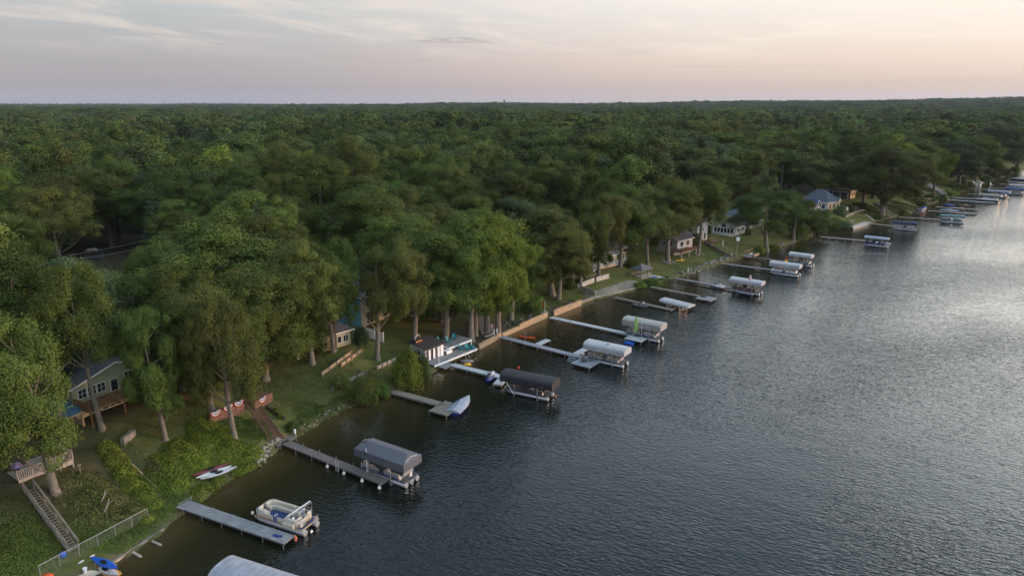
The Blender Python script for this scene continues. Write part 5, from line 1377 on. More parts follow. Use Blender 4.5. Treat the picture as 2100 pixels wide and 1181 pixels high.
    MB().box((3.62, -.25, .22), (.16, .30, .22), top=.7).build('propeller_guard', RUBBER, r)
    return t

# ------------------------------------------------------------------ houses: local x runs along the shore, y inland; 'F' faces the water, 'L' faces back along the shore
def fpos(face, w, d, u, out):
    if face == 'F': return (u, -out), 0.0
    if face == 'L': return (-out, u), math.pi / 2
    return (w + out, u), math.pi / 2
def window(root, face, w, d, u, z, ww, wh, cols=2, rows=1, frame=None, name='window'):
    (x, y), rz = fpos(face, w, d, u, .035)
    o = MB().box((0, 0, 0), (ww, .07, wh)).build(name, frame or WHITE, root, (x, y, z)); o.rotation_euler.z = rz
    p = MB(); pw = (ww - .08) / cols; ph = (wh - .08) / rows
    for i in range(cols):
        for j in range(rows): p.box((-ww / 2 + .04 + pw * (i + .5), 0, -wh / 2 + .04 + ph * (j + .5)), (pw - .055, .085, ph - .055))
    p.build('pane', GLASS, o)
    return o
def roof_gable(w, d, h, rise, ov=.45, th=.16, along='y'):
    mb = MB(); W_, D_ = (w, d) if along == 'y' else (d, w)
    s = rise / (W_ / 2); zl = h - ov * s
    sec = [(-ov, zl), (W_ / 2, h + rise), (W_ + ov, zl), (W_ + ov, zl + th), (W_ / 2, h + rise + th * 1.05), (-ov, zl + th)]
    def P(u, v, z): return (u, v, z) if along == 'y' else (v, u, z)
    a = [P(u, -ov, z) for u, z in sec]; b = [P(u, D_ + ov, z) for u, z in sec]
    n = 6; vs = a + b
    fs = [(i, (i + 1) % n, n + (i + 1) % n, n + i) for i in range(n)] + [(0, 5, 4, 1), (1, 4, 3, 2), (6, 7, 10, 11), (7, 8, 9, 10)]
    mb.add(vs, fs); return mb
def rake_trim(w, d, h, rise, ov=.45, along='y'):
    mb = MB(); W_, D_ = (w, d) if along == 'y' else (d, w); s = rise / (W_ / 2); zl = h - ov * s
    def P(u, v, z): return (u, v, z) if along == 'y' else (v, u, z)
    for v in (-ov - .02, D_ + ov + .02):
        mb.bar(P(-ov, v, zl + .06), P(W_ / 2, v, h + rise + .06), .05, .20); mb.bar(P(W_ + ov, v, zl + .06), P(W_ / 2, v, h + rise + .06), .05, .20)
    for u in (-ov - .03, W_ + ov + .03): mb.bar(P(u, -ov, zl + .06), P(u, D_ + ov, zl + .06), .05, .18)
    return mb
def roof_hip(w, d, h, rise, ov=.5):
    mb = MB(); e = [(-ov, -ov), (w + ov, -ov), (w + ov, d + ov), (-ov, d + ov)]
    if w >= d: r = [(d / 2, d / 2), (w - d / 2, d / 2)]
    else: r = [(w / 2, w / 2), (w / 2, d - w / 2)]
    b = [(*p, h - .02) for p in e]; t = [(*p, h + .14) for p in e]; R_ = [(*p, h + rise) for p in r]
    vs = b + t + R_; fs = [(0, 3, 2, 1)] + [(i, (i + 1) % 4, 4 + (i + 1) % 4, 4 + i) for i in range(4)]
    if w >= d: fs += [(4, 5, 9, 8), (5, 6, 9), (6, 7, 8, 9), (7, 4, 8)]
    else: fs += [(4, 5, 8), (5, 6, 9, 8), (6, 7, 9), (7, 4, 8, 9)]
    return mb.add(vs, fs)
def house(key, label, w, d, h, rise, roof='y', wm=None, rm=None, name='house', wins=(), lm=None, trim=True, found=1.2, cat='house'):
    p, a = PLOT[key]
    t = thing(name, label, cat, p, a)
    mb = MB()
    mb.add([(0, 0, -found), (w, 0, -found), (w, d, -found), (0, d, -found), (0, 0, h), (w, 0, h), (w, d, h), (0, d, h)], [(0, 1, 5, 4), (1, 2, 6, 5), (2, 3, 7, 6)] + ([(3, 0, 4, 7)] if not lm else []))
    if roof == 'y': mb.add([(0, 0, h), (w, 0, h), (w / 2, 0, h + rise), (0, d, h), (w, d, h), (w / 2, d, h + rise)], [(0, 1, 2), (3, 5, 4)])
    if roof == 'x': mb.add([(0, 0, h), (0, d, h), (0, d / 2, h + rise), (w, 0, h), (w, d, h), (w, d / 2, h + rise)], [(0, 2, 1), (3, 4, 5)])
    mb.build('wall', wm, t)
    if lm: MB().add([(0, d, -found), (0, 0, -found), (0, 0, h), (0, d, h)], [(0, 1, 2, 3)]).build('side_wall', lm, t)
    (roof_hip(w, d, h, rise) if roof == 'hip' else roof_gable(w, d, h, rise, along=roof)).build('roof', rm, t)
    if trim and roof != 'hip': rake_trim(w, d, h, rise, along=roof).build('trim', WHITE, t)
    elif trim:
        f = MB()
        for a_, b_ in (((-.53, -.53), (w + .53, -.53)), ((w + .53, -.53), (w + .53, d + .53)), ((w + .53, d + .53), (-.53, d + .53)), ((-.53, d + .53), (-.53, -.53))): f.bar((*a_, h + .05), (*b_, h + .05), .05, .2)
        f.build('gutter', WHITE, t)
    for q in wins: window(t, q[0], w, d, *q[1:])
    return t
def rail(root, pts, m, h=.95, step=.16, name='railing', bal=.035, base=.09):
    mb = MB()
    for a, b in zip(pts[:-1], pts[1:]):
        a, b = Vector(a), Vector(b); L = (b - a).length; u = Vector((0, 0, 1))
        mb.bar(a + u * h, b + u * h, .09, .05); mb.bar(a + u * base, b + u * base, .06, .05)
        n = max(1, int(L / step))
        for i in range(1, n): q = a.lerp(b, i / n); mb.bar(q + u * (base + .02), q + u * (h - .02), bal)
    o = mb.build(name, m, root)
    me = MB().box((0, 0, h / 2 + .04), (.11, .11, h + .14)).mesh('railing_post', m)
    for q in pts: link('railing_post', me, root, q)
    return o
def chimney(t, x, y, z0, z1, m, s=.7):
    r = [o for o in t.children if o.name.startswith('roof')][0]
    MB().box((x, y, (z0 + z1) / 2), (s, s, z1 - z0)).box((x, y, z1 + .05), (s + .14, s + .14, .12)).build('chimney', m, r)

def build_houses():
    # sage green house with two decks of windows
    t = house('green', 'sage green house with white windows and a brown wooden deck behind the leaning oak', 10.5, 8.5, 5.3, 2.0, 'y', S_GREEN, GREYSH,
              wins=[('F', 1.1, 3.9, 1.05, 1.5, 2, 2), ('F', 2.25, 3.9, 1.05, 1.5, 2, 2), ('F', 3.4, 3.9, 1.05, 1.5, 2, 2), ('F', 6.9, 4.3, 1.15, 1.6, 2, 2), ('F', 8.1, 4.3, 1.15, 1.6, 2, 2), ('L', 2.5, 3.9, 1.1, 1.4, 2, 2),
                    ('F', 5.0, 3.55, 1.0, 2.1, 1, 1), ('F', 4.4, 1.05, 2.6, 2.0, 3, 1)])
    dk = MB(); dk.box((4.2, -1.55, 2.42), (8.6, 3.0, .14)); dk.box((4.2, -3.02, 2.28), (8.6, .08, .28)); dk.box((-.06, -1.55, 2.28), (.08, 3.0, .28)); dk.build('deck', W_DECK, t)
    rail(t, [(.05, -.1, 2.49), (.05, -2.95, 2.49), (4.2, -2.95, 2.49), (8.4, -2.95, 2.49), (8.4, -.1, 2.49)], W_DECK, 1.0, .14, bal=.05)
    me = MB().box((0, 0, .3), (.16, .16, 4.0)).mesh('deck_post', W_DECK)
    for x in (.2, 4.2, 8.3): link('deck_post', me, t, (x, -2.85, 0))
    t.scale = (1, 1, .76)
    # house at the left edge and its yard
    t = house('left', 'brick-coloured cottage with a white gutter at the left edge of the picture', 5.2, 7, 2.6, 1.6, 'x', M_('orange_brown_siding', (.36, .17, .07), .8), GREYSH, wins=[('F', 1.6, 1.4, 1.0, 1.1, 2, 1), ('F', 3.8, 1.4, 1.0, 1.1, 2, 1)], name='cottage')
    p = ground(112, 912); a = shore_angle(p.x, p.y)
    t = thing('porch', 'small open porch with a blue metal roof behind the white-railed deck', 'porch', p, a)
    MB().add([(-.3, -.4, 2.45), (4.2, -.4, 2.45), (4.2, 3.2, 3.2), (-.3, 3.2, 3.2), (-.3, -.4, 2.56), (4.2, -.4, 2.56), (4.2, 3.2, 3.31), (-.3, 3.2, 3.31)], [(0, 3, 2, 1), (4, 5, 6, 7), (0, 1, 5, 4), (1, 2, 6, 5), (2, 3, 7, 6), (3, 0, 4, 7)]).build('roof', METALB, t)
    MB().box((1.95, -.42, 2.46), (4.5, .06, .20)).build('fascia', W_TIMBER, t)
    me = MB().box((0, 0, 1.0), (.20, .20, 3.0)).mesh('post', W_TIMBER)
    for x, y in ((.1, 0), (3.8, 0), (.1, 2.8), (3.8, 2.8)): link('post', me, t, (x, y, 0))
    MB().box((1.95, 1.4, .08), (4.3, 3.2, .3)).build('floor', W_PALE, t); rail(t, [(3.8, 0, .23), (3.8, 2.8, .23)], W_PALE)
    # deck with white railing
    fz = 5.55
    A, B, C_ = at(38, 984, fz - .4), at(150, 941, fz - .4), at(118, 914, fz - .4)
    t = thing('garden_deck', 'low deck with a bleached white baluster railing behind the thick oak trunk', 'deck', A, ang(A, B)); L = (B - A).length
    MB().box((L / 2, 1.9, -.08), (L, 3.8, .14)).build('floor', W_PALE, t); MB().box((L / 2, .02, -.32), (L, .05, .42)).build('skirt', W_PALE, t)
    rail(t, [(0, .05, 0), (L * .26, .05, 0), (L * .52, .05, 0), (L * .76, .05, 0), (L, .05, 0)], W_PALE, .95, .17, bal=.055); rail(t, [(L, .1, 0), (L, 1.9, 0), (L, 3.75, 0)], W_PALE, .95, .2, 'side_railing')
    me = MB().box((0, 0, -.6), (.12, .12, 1.1)).mesh('deck_post', W_PALE)
    for k in range(5): link('deck_post', me, t, (L * k / 4 + (.06 if k == 0 else -.06 if k == 4 else 0), .08, 0))
    for i, (x, y, nm, lab) in enumerate(((L * .80, 1.6, 'red_planter', 'dark red planter on the white-railed deck right of the oak trunk'), (L * .15, 2.2, 'lilac_planter', 'planter of lilac flowers at the left end of the white-railed deck'))):
        o = thing('planter', lab, 'planter', t.matrix_basis @ Vector((x, y, 0))); MB().tube([(0, 0, 0), (0, 0, .4)], [.2, .27], 10).build('pot', RED if i == 0 else BLUEC, o)
        mb = MB(); rn = random.Random(i); mb.tube([(0, 0, .38), (0, 0, .7)], [.3, .2], 8)
        for _ in range(60): q = Vector((rn.uniform(-.35, .35), rn.uniform(-.35, .35), rn.uniform(.4, .85))); mb.box(q, (.12, .10, .03), rn.uniform(0, 3), 1, rn.uniform(-1, 1))
        mb.build('flowers', M_('dark_red_leaves', (.10, .02, .025), .9) if i == 0 else M_('lilac_petals', (.30, .22, .42), .9), o)
    o = ground(132, 958); dg = thing('garden_ornament', 'tan dog-shaped ornament sitting on the bare earth before the white-railed deck', 'ornament', o, a)
    MB().loft([[(math.cos(6.283 * i / 8) * r, math.sin(6.283 * i / 8) * r * .8, z) for i in range(8)] for r, z in ((.20, 0), (.24, .15), (.16, .42), (.10, .52))]).loft([[(x + .08, math.cos(6.283 * i / 8) * r, .60 + math.sin(6.283 * i / 8) * r) for i in range(8)] for x, r in ((-.12, .06), (0, .12), (.12, .09), (.24, .05))]).build('body', M_('tan_resin', (.42, .24, .09), .8), dg)
    o = ground(166, 975); b_ = MB().tube([(0, 0, -.2), (0, 0, 1.2)], .035, 6).box((0, 0, 1.25), (.30, .30, .06)).build('bird_feeder', W_PALE, None, o); tag(b_, 'little tray bird feeder on a post right of the thick oak', 'feeder')
    # houses behind the middle lots
    house('teal', 'sky blue house whose gable shows through the oaks left of the cream house', 7, 8, 5.4, 2.2, 'x', S_BLUE, SLATE, wins=[('L', 4, 3.9, 1.0, 1.2, 2, 1)])
    t = house('cream', 'two-storey house, cream towards the water and blue at the side, behind the boathouse', 9, 9, 5.8, 2.4, 'y', S_CREAM, SLATE, lm=S_BLUE,
              wins=[('F', 2.6, 4.4, 2.6, 1.7, 2, 1), ('F', 6.4, 4.4, 2.2, 1.5, 2, 1), ('F', 2.7, 1.4, 2.8, 2.2, 3, 1), ('F', 6.6, 1.4, 1.8, 1.6, 2, 1), ('L', 4, 4.2, 1.2, 1.3, 2, 1)])
    house('cottage', 'low cream cottage behind the twin oak trunks', 5.4, 5.5, 2.5, 1.4, 'hip', M_('buff_siding', (.36, .31, .21), .8, .08), GREYSH, wins=[('F', 3.2, 1.3, .8, 1.2, 1, 1), ('F', 4.4, 1.3, 1.0, 1.2, 2, 1), ('L', 2.4, 1.4, .9, 1.1, 2, 1)], name='cottage')
    p0, p1 = ground(750, 690), ground(787, 702)
    t = thing('board_fence', 'white board fence running down from the cream and blue house', 'fence', p0, ang(p0, p1)); L = math.hypot(p1.x - p0.x, p1.y - p0.y)
    f = MB(); n = int(L / .16)
    for i in range(n): f.box((L * (i + .5) / n, 0, (p1.z - p0.z) * i / n + .85), (.145, .03, 1.7))
    f.build('boards', WHITE, t); me = MB().box((0, 0, .7), (.13, .13, 2.4)).mesh('post', WHITE)
    for k in (0, .5, 1): link('post', me, t, (L * k, -.07, (p1.z - p0.z) * k))
    # brick chimney house with white deck
    t = house('chimney', 'house with a brick chimney and a white deck half hidden behind the lawn oaks', 11, 8, 2.9, 1.8, 'x', S_WHITE, GREYSH, wins=[('F', 3, 1.5, 1.6, 1.2, 2, 1), ('F', 5.6, 1.2, 1.8, 2.0, 2, 1), ('F', 8.6, 1.5, 1.6, 1.2, 2, 1)])
    MB().box((.8, -.42, 2.6), (.9, .7, 7.4)).build('chimney', BRICK, t)
    dk = MB(); dk.box((5.8, -2.0, .5), (10.6, 3.6, .14)); dk.build('deck', W_PALE, t); MB().box((5.8, -3.82, .35), (10.6, .05, .34)).build('deck_skirt', W_TIMBER, t)
    rail(t, [(1.0, -.4, .57), (.6, -3.7, .57), (4, -3.7, .57), (7.5, -3.7, .57), (11, -3.7, .57)], WHITE, .9, .22, bal=.05)
    st = MB()
    for k in range(4): st.box((.1 - .3 * k, -2.4, .40 - .16 * k), (.3, 1.4, .06))
    st.bar((.45, -1.7, .5), (-.9, -1.7, -.2), .06, .16); st.bar((.45, -3.1, .5), (-.9, -3.1, -.2), .06, .16); st.bar((.45, -1.7, 1.4), (-.9, -1.7, .75), .08); st.bar((.45, -3.1, 1.4), (-.9, -3.1, .75), .08); st.build('deck_steps', WHITE, t)
    pg = MB()
    for x in (6.2, 8.4, 10.6):
        for y in (-3.4, -.6): pg.box((x, y, 1.7), (.13, .13, 2.4))
    for y in (-3.4, -.6): pg.bar((5.9, y, 2.95), (10.9, y, 2.95), .08, .2)
    for k in range(9): pg.bar((6.1 + .57 * k, -3.8, 3.12), (6.1 + .57 * k, -.2, 3.12), .06, .14)
    pg.build('pergola', WHITE, t)
    # grey house with brown deck on posts
    t = house('grey', 'grey house with a brown deck on posts behind the forked oak', 9, 8, 4.8, 2.0, 'x', S_GREY, PURP, wins=[('L', 2.2, 3.4, 1.0, 1.3, 2, 1), ('L', 5.0, 3.4, 1.0, 1.3, 2, 1), ('F', 2.5, 3.4, 1.8, 1.5, 2, 1), ('F', 6, 3.4, 1.8, 1.5, 2, 1)])
    MB().box((1.5, -1.9, 1.9), (9.0, 3.6, .2)).build('deck', W_RED, t); rail(t, [(-3, -.2, 2.0), (-3, -3.6, 2.0), (0, -3.6, 2.0), (3, -3.6, 2.0), (6, -3.6, 2.0)], W_RED, .95, .16, bal=.05)
    me = MB().box((0, 0, .4), (.22, .22, 2.9)).mesh('deck_post', CONC)
    for x in (-2.8, 1.6, 5.8): link('deck_post', me, t, (x, -3.5, 0))
    t.scale = (.85, .85, .85)
    # white house, arched-window house and the big slate roof behind
    house('white', 'white house with a sunlit gable end just left of the arched-window house', 5.5, 9, 4.6, 1.8, 'y', S_WHITE, PURP, wins=[('F', 1.8, 1.2, 1.6, 2.0, 2, 1), ('F', 4.0, 1.2, 1.2, 2.0, 2, 1), ('F', 2.8, 3.5, 1.4, 1.1, 2, 1), ('L', 2.4, 3.3, 1.0, 1.2, 2, 1)])
    t = house('arch', 'white house with an arched window in its gable and a dark roof', 9.5, 7.6, 2.7, 1.7, 'x', S_WHITE, PURP, wins=[('L', 1.1, 1.35, .9, 1.5, 1, 1), ('L', 2.2, 1.35, .9, 1.5, 1, 1), ('L', 3.3, 1.35, .9, 1.6, 1, 1), ('L', 4.4, 1.35, .9, 1.6, 1, 1), ('L', 5.5, 1.35, .9, 1.5, 1, 1), ('L', 6.6, 1.35, .9, 1.5, 1, 1),
                 ('F', 2.0, 1.6, 1.0, 1.1, 2, 1), ('F', 5.0, 1.6, 1.3, 1.1, 2, 1), ('F', 7.8, 1.6, 1.3, 1.1, 2, 1)])
    n = 10; arc = [(-.05, 3.85 + .95 * math.cos(math.pi * i / n), 2.42 + .95 * math.sin(math.pi * i / n)) for i in range(n + 1)]
    o = MB().tube(arc, .06, 6).build('arched_window', WHITE, t)
    MB().add([(-.04, y, z) for _, y, z in arc], [tuple(range(n + 1))]).build('pane', GLASS, o)
    rail(t, [(-2.2, -.5, 0), (-2.2, 3, 0), (-2.2, 6.5, 0)], WHITE, .9, .25, bal=.12)
    house('slate', 'large house under a slate blue hipped roof behind the arched-window house', 9, 10, 3.4, 3.0, 'hip', S_CREAM, SLATE, wins=[('F', 2, 1.7, 1.2, 1.2, 2, 1), ('F', 6, 1.7, 1.2, 1.2, 2, 1)])
    # hipped grey-blue house, its small companion, and the dark house
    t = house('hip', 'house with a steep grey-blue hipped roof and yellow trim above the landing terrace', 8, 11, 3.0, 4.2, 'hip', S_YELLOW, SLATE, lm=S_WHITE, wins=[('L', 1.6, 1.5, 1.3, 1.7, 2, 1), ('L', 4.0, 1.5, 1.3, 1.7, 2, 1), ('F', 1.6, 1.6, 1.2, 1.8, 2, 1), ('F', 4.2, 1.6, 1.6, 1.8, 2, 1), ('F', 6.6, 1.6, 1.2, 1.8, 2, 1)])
    gb = MB(); gb.add([(5.2, -.6, 3.1), (8.2, -.6, 3.1), (6.7, -.6, 4.5)], [(0, 1, 2)]); gb.build('dormer', S_CREAM, t)
    r_ = MB(); r_.add([(5.0, -.8, 3.0), (6.7, -.8, 4.65), (8.4, -.8, 3.0), (5.0, 3.0, 3.0), (6.7, 3.0, 4.65), (8.4, 3.0, 3.0)], [(0, 1, 4, 3), (1, 2, 5, 4)]); r_.build('dormer_roof', GREYSH, t)
    rail(t, [(7.4, -1.2, .3), (7.8, -3.2, .3), (6, -4.6, .3), (3, -4.6, .3)], WHITE, 1.0, .16, bal=.06)
    house('small', 'small gabled outbuilding with a blue roof left of the hipped house', 3.0, 4.5, 2.6, 1.7, 'y', S_CREAM, M_('bright_blue_roof', (.03, .085, .26), .7, .15), wins=[('F', 1.5, 1.2, .9, 1.4, 2, 1)], name='shed', cat='shed')
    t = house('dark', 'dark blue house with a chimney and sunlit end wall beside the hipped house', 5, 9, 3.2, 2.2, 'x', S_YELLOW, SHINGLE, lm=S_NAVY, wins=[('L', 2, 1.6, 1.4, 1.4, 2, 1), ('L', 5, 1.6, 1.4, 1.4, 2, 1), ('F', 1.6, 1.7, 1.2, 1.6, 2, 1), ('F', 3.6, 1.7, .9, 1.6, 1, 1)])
    chimney(t, .9, 8.2, 3.0, 6.6, CONCD, .9)
    pp = MB()
    for y in (.1, 3, 6, 8.8): pp.box((-2.2, y, 1.2), (.14, .14, 3.4))
    pp.bar((-2.2, -.1, 2.85), (-2.2, 9, 2.85), .12, .2); pp.bar((-2.2, -.1, .9), (-2.2, 9, .9), .06); pp.build('porch_frame', WHITE, t)
    house('back', 'grey gabled house deep in the trees behind the sloping lawn', 7, 7, 3.6, 2.2, 'x', S_GREY, GREYSH, wins=[('L', 3.4, 3.6, .8, 1.0, 2, 1)])
    house('roof', 'slate roofed house behind the yellow-green crown beyond the maple clump', 10, 8, 3.2, 2.4, 'x', S_GREY, SLATE, wins=[('F', 3, 1.6, 1.2, 1.2, 2, 1)])
    house('far', 'tiny white shed on the far shore behind the last docks', 3, 2.5, 2.4, .8, 'x', S_WHITE, GREYSH, name='shed', cat='shed', wins=[('F', 1.5, 1.1, .8, 1.9, 1, 1)])
    house('lane', 'white house with a slate blue roof behind the sunlit white gable', 8, 7, 4.2, 2.2, 'x', S_WHITE, SLATE, wins=[('L', 2, 3.0, 1.0, 1.2, 2, 1), ('L', 5, 3.0, 1.0, 1.2, 2, 1), ('F', 2, 3.0, 1.2, 1.2, 2, 1), ('F', 6, 3.0, 1.2, 1.2, 2, 1)])
    house('lane_b', 'white house with a blue-grey roof in the trees behind the gazebo', 8, 7, 4.0, 2.2, 'x', S_WHITE, SLATE, wins=[('L', 2, 2.8, 1.0, 1.2, 2, 1), ('F', 2, 2.8, 1.2, 1.2, 2, 1), ('F', 6, 2.8, 1.2, 1.2, 2, 1)])

# ------------------------------------------------------------------ banks, walls, steps and yard things
def drape(name, quad, m, dz=.05, n=(14, 6), kind='structure', lab=None, th=.12):
    """a slab following the ground between four photo points"""
    P = [ground(*q) for q in quad]; mb = MB(); top = []
    for i in range(n[0] + 1):
        u = i / n[0]; a = P[0].lerp(P[1], u); b = P[3].lerp(P[2], u)
        for j in range(n[1] + 1):
            q = a.lerp(b, j / n[1]); top.append(Vector((q.x, q.y, tz(q.x, q.y) + dz)))
    k = n[1] + 1
    mb.add(top, [(i * k + j, i * k + j + 1, (i + 1) * k + j + 1, (i + 1) * k + j) for i in range(n[0]) for j in range(n[1])])
    rim = [i * k for i in range(n[0] + 1)] + [n[0] * k + j for j in range(1, k)] + [i * k + n[1] for i in range(n[0] - 1, -1, -1)] + [j for j in range(n[1] - 1, 0, -1)]
    r = [top[i] for i in rim]; mb.loft([r, [v - Vector((0, 0, th + dz)) for v in r]], caps=False, smooth=False)
    o = mb.build(name, m)
    return tag(o, lab, name, kind=kind) if kind else tag(o, lab, name.replace('_', ' '))
def wall_px(name, label, a, b, h, th, m, cat='wall', base=-.7, courses=0, cap=None, z=None, posts=None):
    p, q = ground(*a), ground(*b)
    if z is not None:
        p, q = at(*a, z), at(*b, z); d_ = (q - p).normalized(); off = Vector((d_.y, -d_.x, 0)) * (.45 if courses > 3 else .12); p = p + off; q = q + off
    L = math.hypot(q.x - p.x, q.y - p.y); t = thing(name, label, cat, p, ang(p, q)); dz = q.z - p.z
    mb = MB()
    def slab(y0, y1, z0, z1):
        mb.add([(0, y0, z0), (L, y0, z0 + dz), (L, y1, z0 + dz), (0, y1, z0), (0, y0, z1), (L, y0, z1 + dz), (L, y1, z1 + dz), (0, y1, z1)], [(0, 3, 2, 1), (4, 5, 6, 7), (0, 1, 5, 4), (1, 2, 6, 5), (2, 3, 7, 6), (3, 0, 4, 7)])
    if courses:
        ch = (h - base) / courses
        for k in range(courses): slab(0 if k % 2 else .012, th, base + ch * k, base + ch * (k + 1) - .018)
    else: slab(0, th, base, h)
    mb.build('face', m, t)
    if cap:
        mb2 = MB(); mb2.add([(-.02, -.06, h), (L + .02, -.06, h + dz), (L + .02, th + .05, h + dz), (-.02, th + .05, h), (-.02, -.06, h + .07), (L + .02, -.06, h + dz + .07), (L + .02, th + .05, h + dz + .07), (-.02, th + .05, h + .07)], [(0, 3, 2, 1), (4, 5, 6, 7), (0, 1, 5, 4), (1, 2, 6, 5), (2, 3, 7, 6), (3, 0, 4, 7)]); mb2.build('cap', cap, t)
    if posts:
        me = MB().box((0, -.10, (h + base) / 2 + .03), (.16, .16, h - base + .1)).mesh('post', m)
        for k in range(posts + 1): link('post', me, t, (L * k / posts, 0, dz * k / posts))
    return t
def stairs(label, bot, top, w, m, n, rm=None, dz0=.1, dz1=.15, rails=(-1, 1), name='stairs', rh=.95, double=False):
    p, q = ground(*bot), ground(*top); p.z += dz0; q.z += dz1
    t = thing(name, label, 'stairs', p, ang(p, q)); L = math.hypot(q.x - p.x, q.y - p.y); H = q.z - p.z
    me = MB().box((0, 0, 0), (L / n * .80, w, .06)).mesh('step', m)
    for i in range(n): link('step', me, t, (L * (i + .5) / n, 0, H * (i + .5) / n))
    for s in (-1, 1): MB().bar((-.1, s * w / 2, -.12), (L + .1, s * w / 2, H - .08), .07, .26).build('stringer', m, t)
    rm = rm or m
    for s in rails:
        r = MB(); y = s * (w / 2 + .04)
        r.bar((0, y, rh), (L, y, H + rh), .10, .07); r.bar((0, y, rh * .55), (L, y, H + rh * .55), .05, .08)
        if double: r.bar((0, y + s * .12, rh * .8), (L, y + s * .12, H + rh * .8), .05, .10)
        r.build('handrail', rm, t)
        pm = MB().box((0, 0, rh / 2 - .2), (.10, .10, rh + .5)).mesh('post', rm)
        k = max(2, int(L / 1.7))
        for i in range(k + 1): link('post', pm, t, (L * i / k, y, H * i / k))
    return t
STONES = []
def boulder_mesh(seed):
    rn = np.random.default_rng(seed); mb = MB(); n, k = 9, 6; rings = []
    ph = rn.uniform(0, 6.28, 4)
    for j in range(k + 1):
        a = -math.pi / 2 + math.pi * j / k; ring = []
        for i in range(n):
            b = 2 * math.pi * i / n; r = 1 + .16 * math.sin(2 * b + ph[0]) + .12 * math.sin(3 * b + 2 * a + ph[1]) + rn.uniform(-.07, .07)
            ring.append((math.cos(a) * math.cos(b) * r, math.cos(a) * math.sin(b) * r * .8, math.sin(a) * .62))
        rings.append(ring)
    return mb.loft(rings, smooth=False).mesh('boulder', STONE)
def boulders(path, n, r0, r1, label, group, rng, m=None, spread=.8, zmin=-.1):
    if not STONES: STONES.extend(boulder_mesh(i) for i in range(6))
    P = [at(*q, 0) for q in path]
    seg = [(b - a).length for a, b in zip(P, P[1:])]; tot = sum(seg)
    for i in range(n):
        s = tot * (i + rng.random()) / n; k = 0
        while k < len(seg) - 1 and s > seg[k]: s -= seg[k]; k += 1
        a, b = P[k], P[k + 1]; d = (b - a).normalized(); nrm = Vector((-d.y, d.x, 0))
        q = a + d * s + nrm * rng.uniform(-.25, spread); r = rng.uniform(r0, r1)
        o = link('boulder', rng.choice(STONES), None, (q.x, q.y, max(zmin, tz(q.x, q.y)) + r * .12)); o.rotation_euler = (rng.uniform(-.3, .3), rng.uniform(-.3, .3), rng.uniform(0, 6.28)); o.scale = (r, r, r)
        if m: o.material_slots[0].link = 'OBJECT'; o.material_slots[0].material = m
        tag(o, label, 'boulder', group)
def cover(name, label, patches, leaf, size, dens, rng):
    """leafy ground cover heaped over the bank"""
    V = []; Q = []; T = []; off = 0
    for (x, y, r, h) in patches:
        p = ground(x, y); n = int(3.14 * r * r * dens)
        a = rng.uniform(0, 6.283, n); rr = r * np.sqrt(rng.random(n)); X = p.x + np.cos(a) * rr; Y = p.y + np.sin(a) * rr
        d, _, _ = shore_info(X, Y); keep = d > -.5; X, Y, rr, a = X[keep], Y[keep], rr[keep], a[keep]; n = len(X)
        dome = h * (1 - (rr / r) ** 2) * (.45 + .8 * vnoise(X * 1.1, Y * 1.1, 31)) + .05
        Z = np.maximum(terrain(X, Y), 0) + dome * rng.uniform(.35, 1.05, n)
        pos = np.stack([X, Y, Z], -1)
        nor = np.stack([np.cos(a) * rr / r, np.sin(a) * rr / r, np.full(n, 1.1)], -1) + rng.normal(size=(n, 3)) * .5
        nor /= np.linalg.norm(nor, axis=1)[:, None]; t = rng.normal(size=(n, 3)); t -= nor * (t * nor).sum(1)[:, None]; t /= np.linalg.norm(t, axis=1)[:, None]; b = np.cross(nor, t)
        s = size * rng.uniform(.6, 1.3, n)[:, None] * .5
        v = np.stack([pos - t * s, pos - b * s * .7, pos + t * s, pos + b * s * .7], 1).reshape(-1, 3)
        V.append(v); Q.append(np.arange(n * 4).reshape(-1, 4) + off); off += n * 4
        T.append(np.repeat(np.clip(.6 * vnoise(X * 1.6, Y * 1.6, 33) + .4 * rng.random(n), 0, 1), 4))
    me = mesh_np(name, np.concatenate(V), np.concatenate(Q), [LEAF[leaf]], tint=np.concatenate(T))
    return tag(link(name, me), label, 'ground cover', kind='stuff')
def px_bush(x, y, top, hw, leaf, label, group=None, name='bush', rng=random):
    p = ground(x, y); dep = proj(p)[2]; h = height_to(p, top)
    return put_tree(p, max(.5, h), hw * dep / FPX, 'bush', leaf, label, group, rng, cat='bush', name=name)
def bunting(p, rz, label):
    t = thing('bunting', label, 'bunting', p, rz, 'patriotic fans hung on the terrace walls')
    n = 18; t.scale = (.86, .86, .86)
    for nm, r0, r1, m in (('blue_band', .05, .22, BLUECL), ('white_band', .22, .40, WHITECL), ('blue_ring', .40, .56, BLUECL), ('outer_white_band', .56, .72, WHITECL), ('red_band', .72, .86, REDCL)):
        rings = []
        for i in range(n + 1):
            a = math.pi + math.pi * i / n; y = -.03 - (.05 if i % 2 else 0)
            rings.append([(math.cos(a) * r0, y * r0 / .86, math.sin(a) * r0), (math.cos(a) * r1, y * r1 / .86, math.sin(a) * r1), (math.cos(a) * r1, y * r1 / .86 + .015, math.sin(a) * r1), (math.cos(a) * r0, y * r0 / .86 + .015, math.sin(a) * r0)])
        MB().loft(rings, smooth=False).build(nm, m, t)
    return t
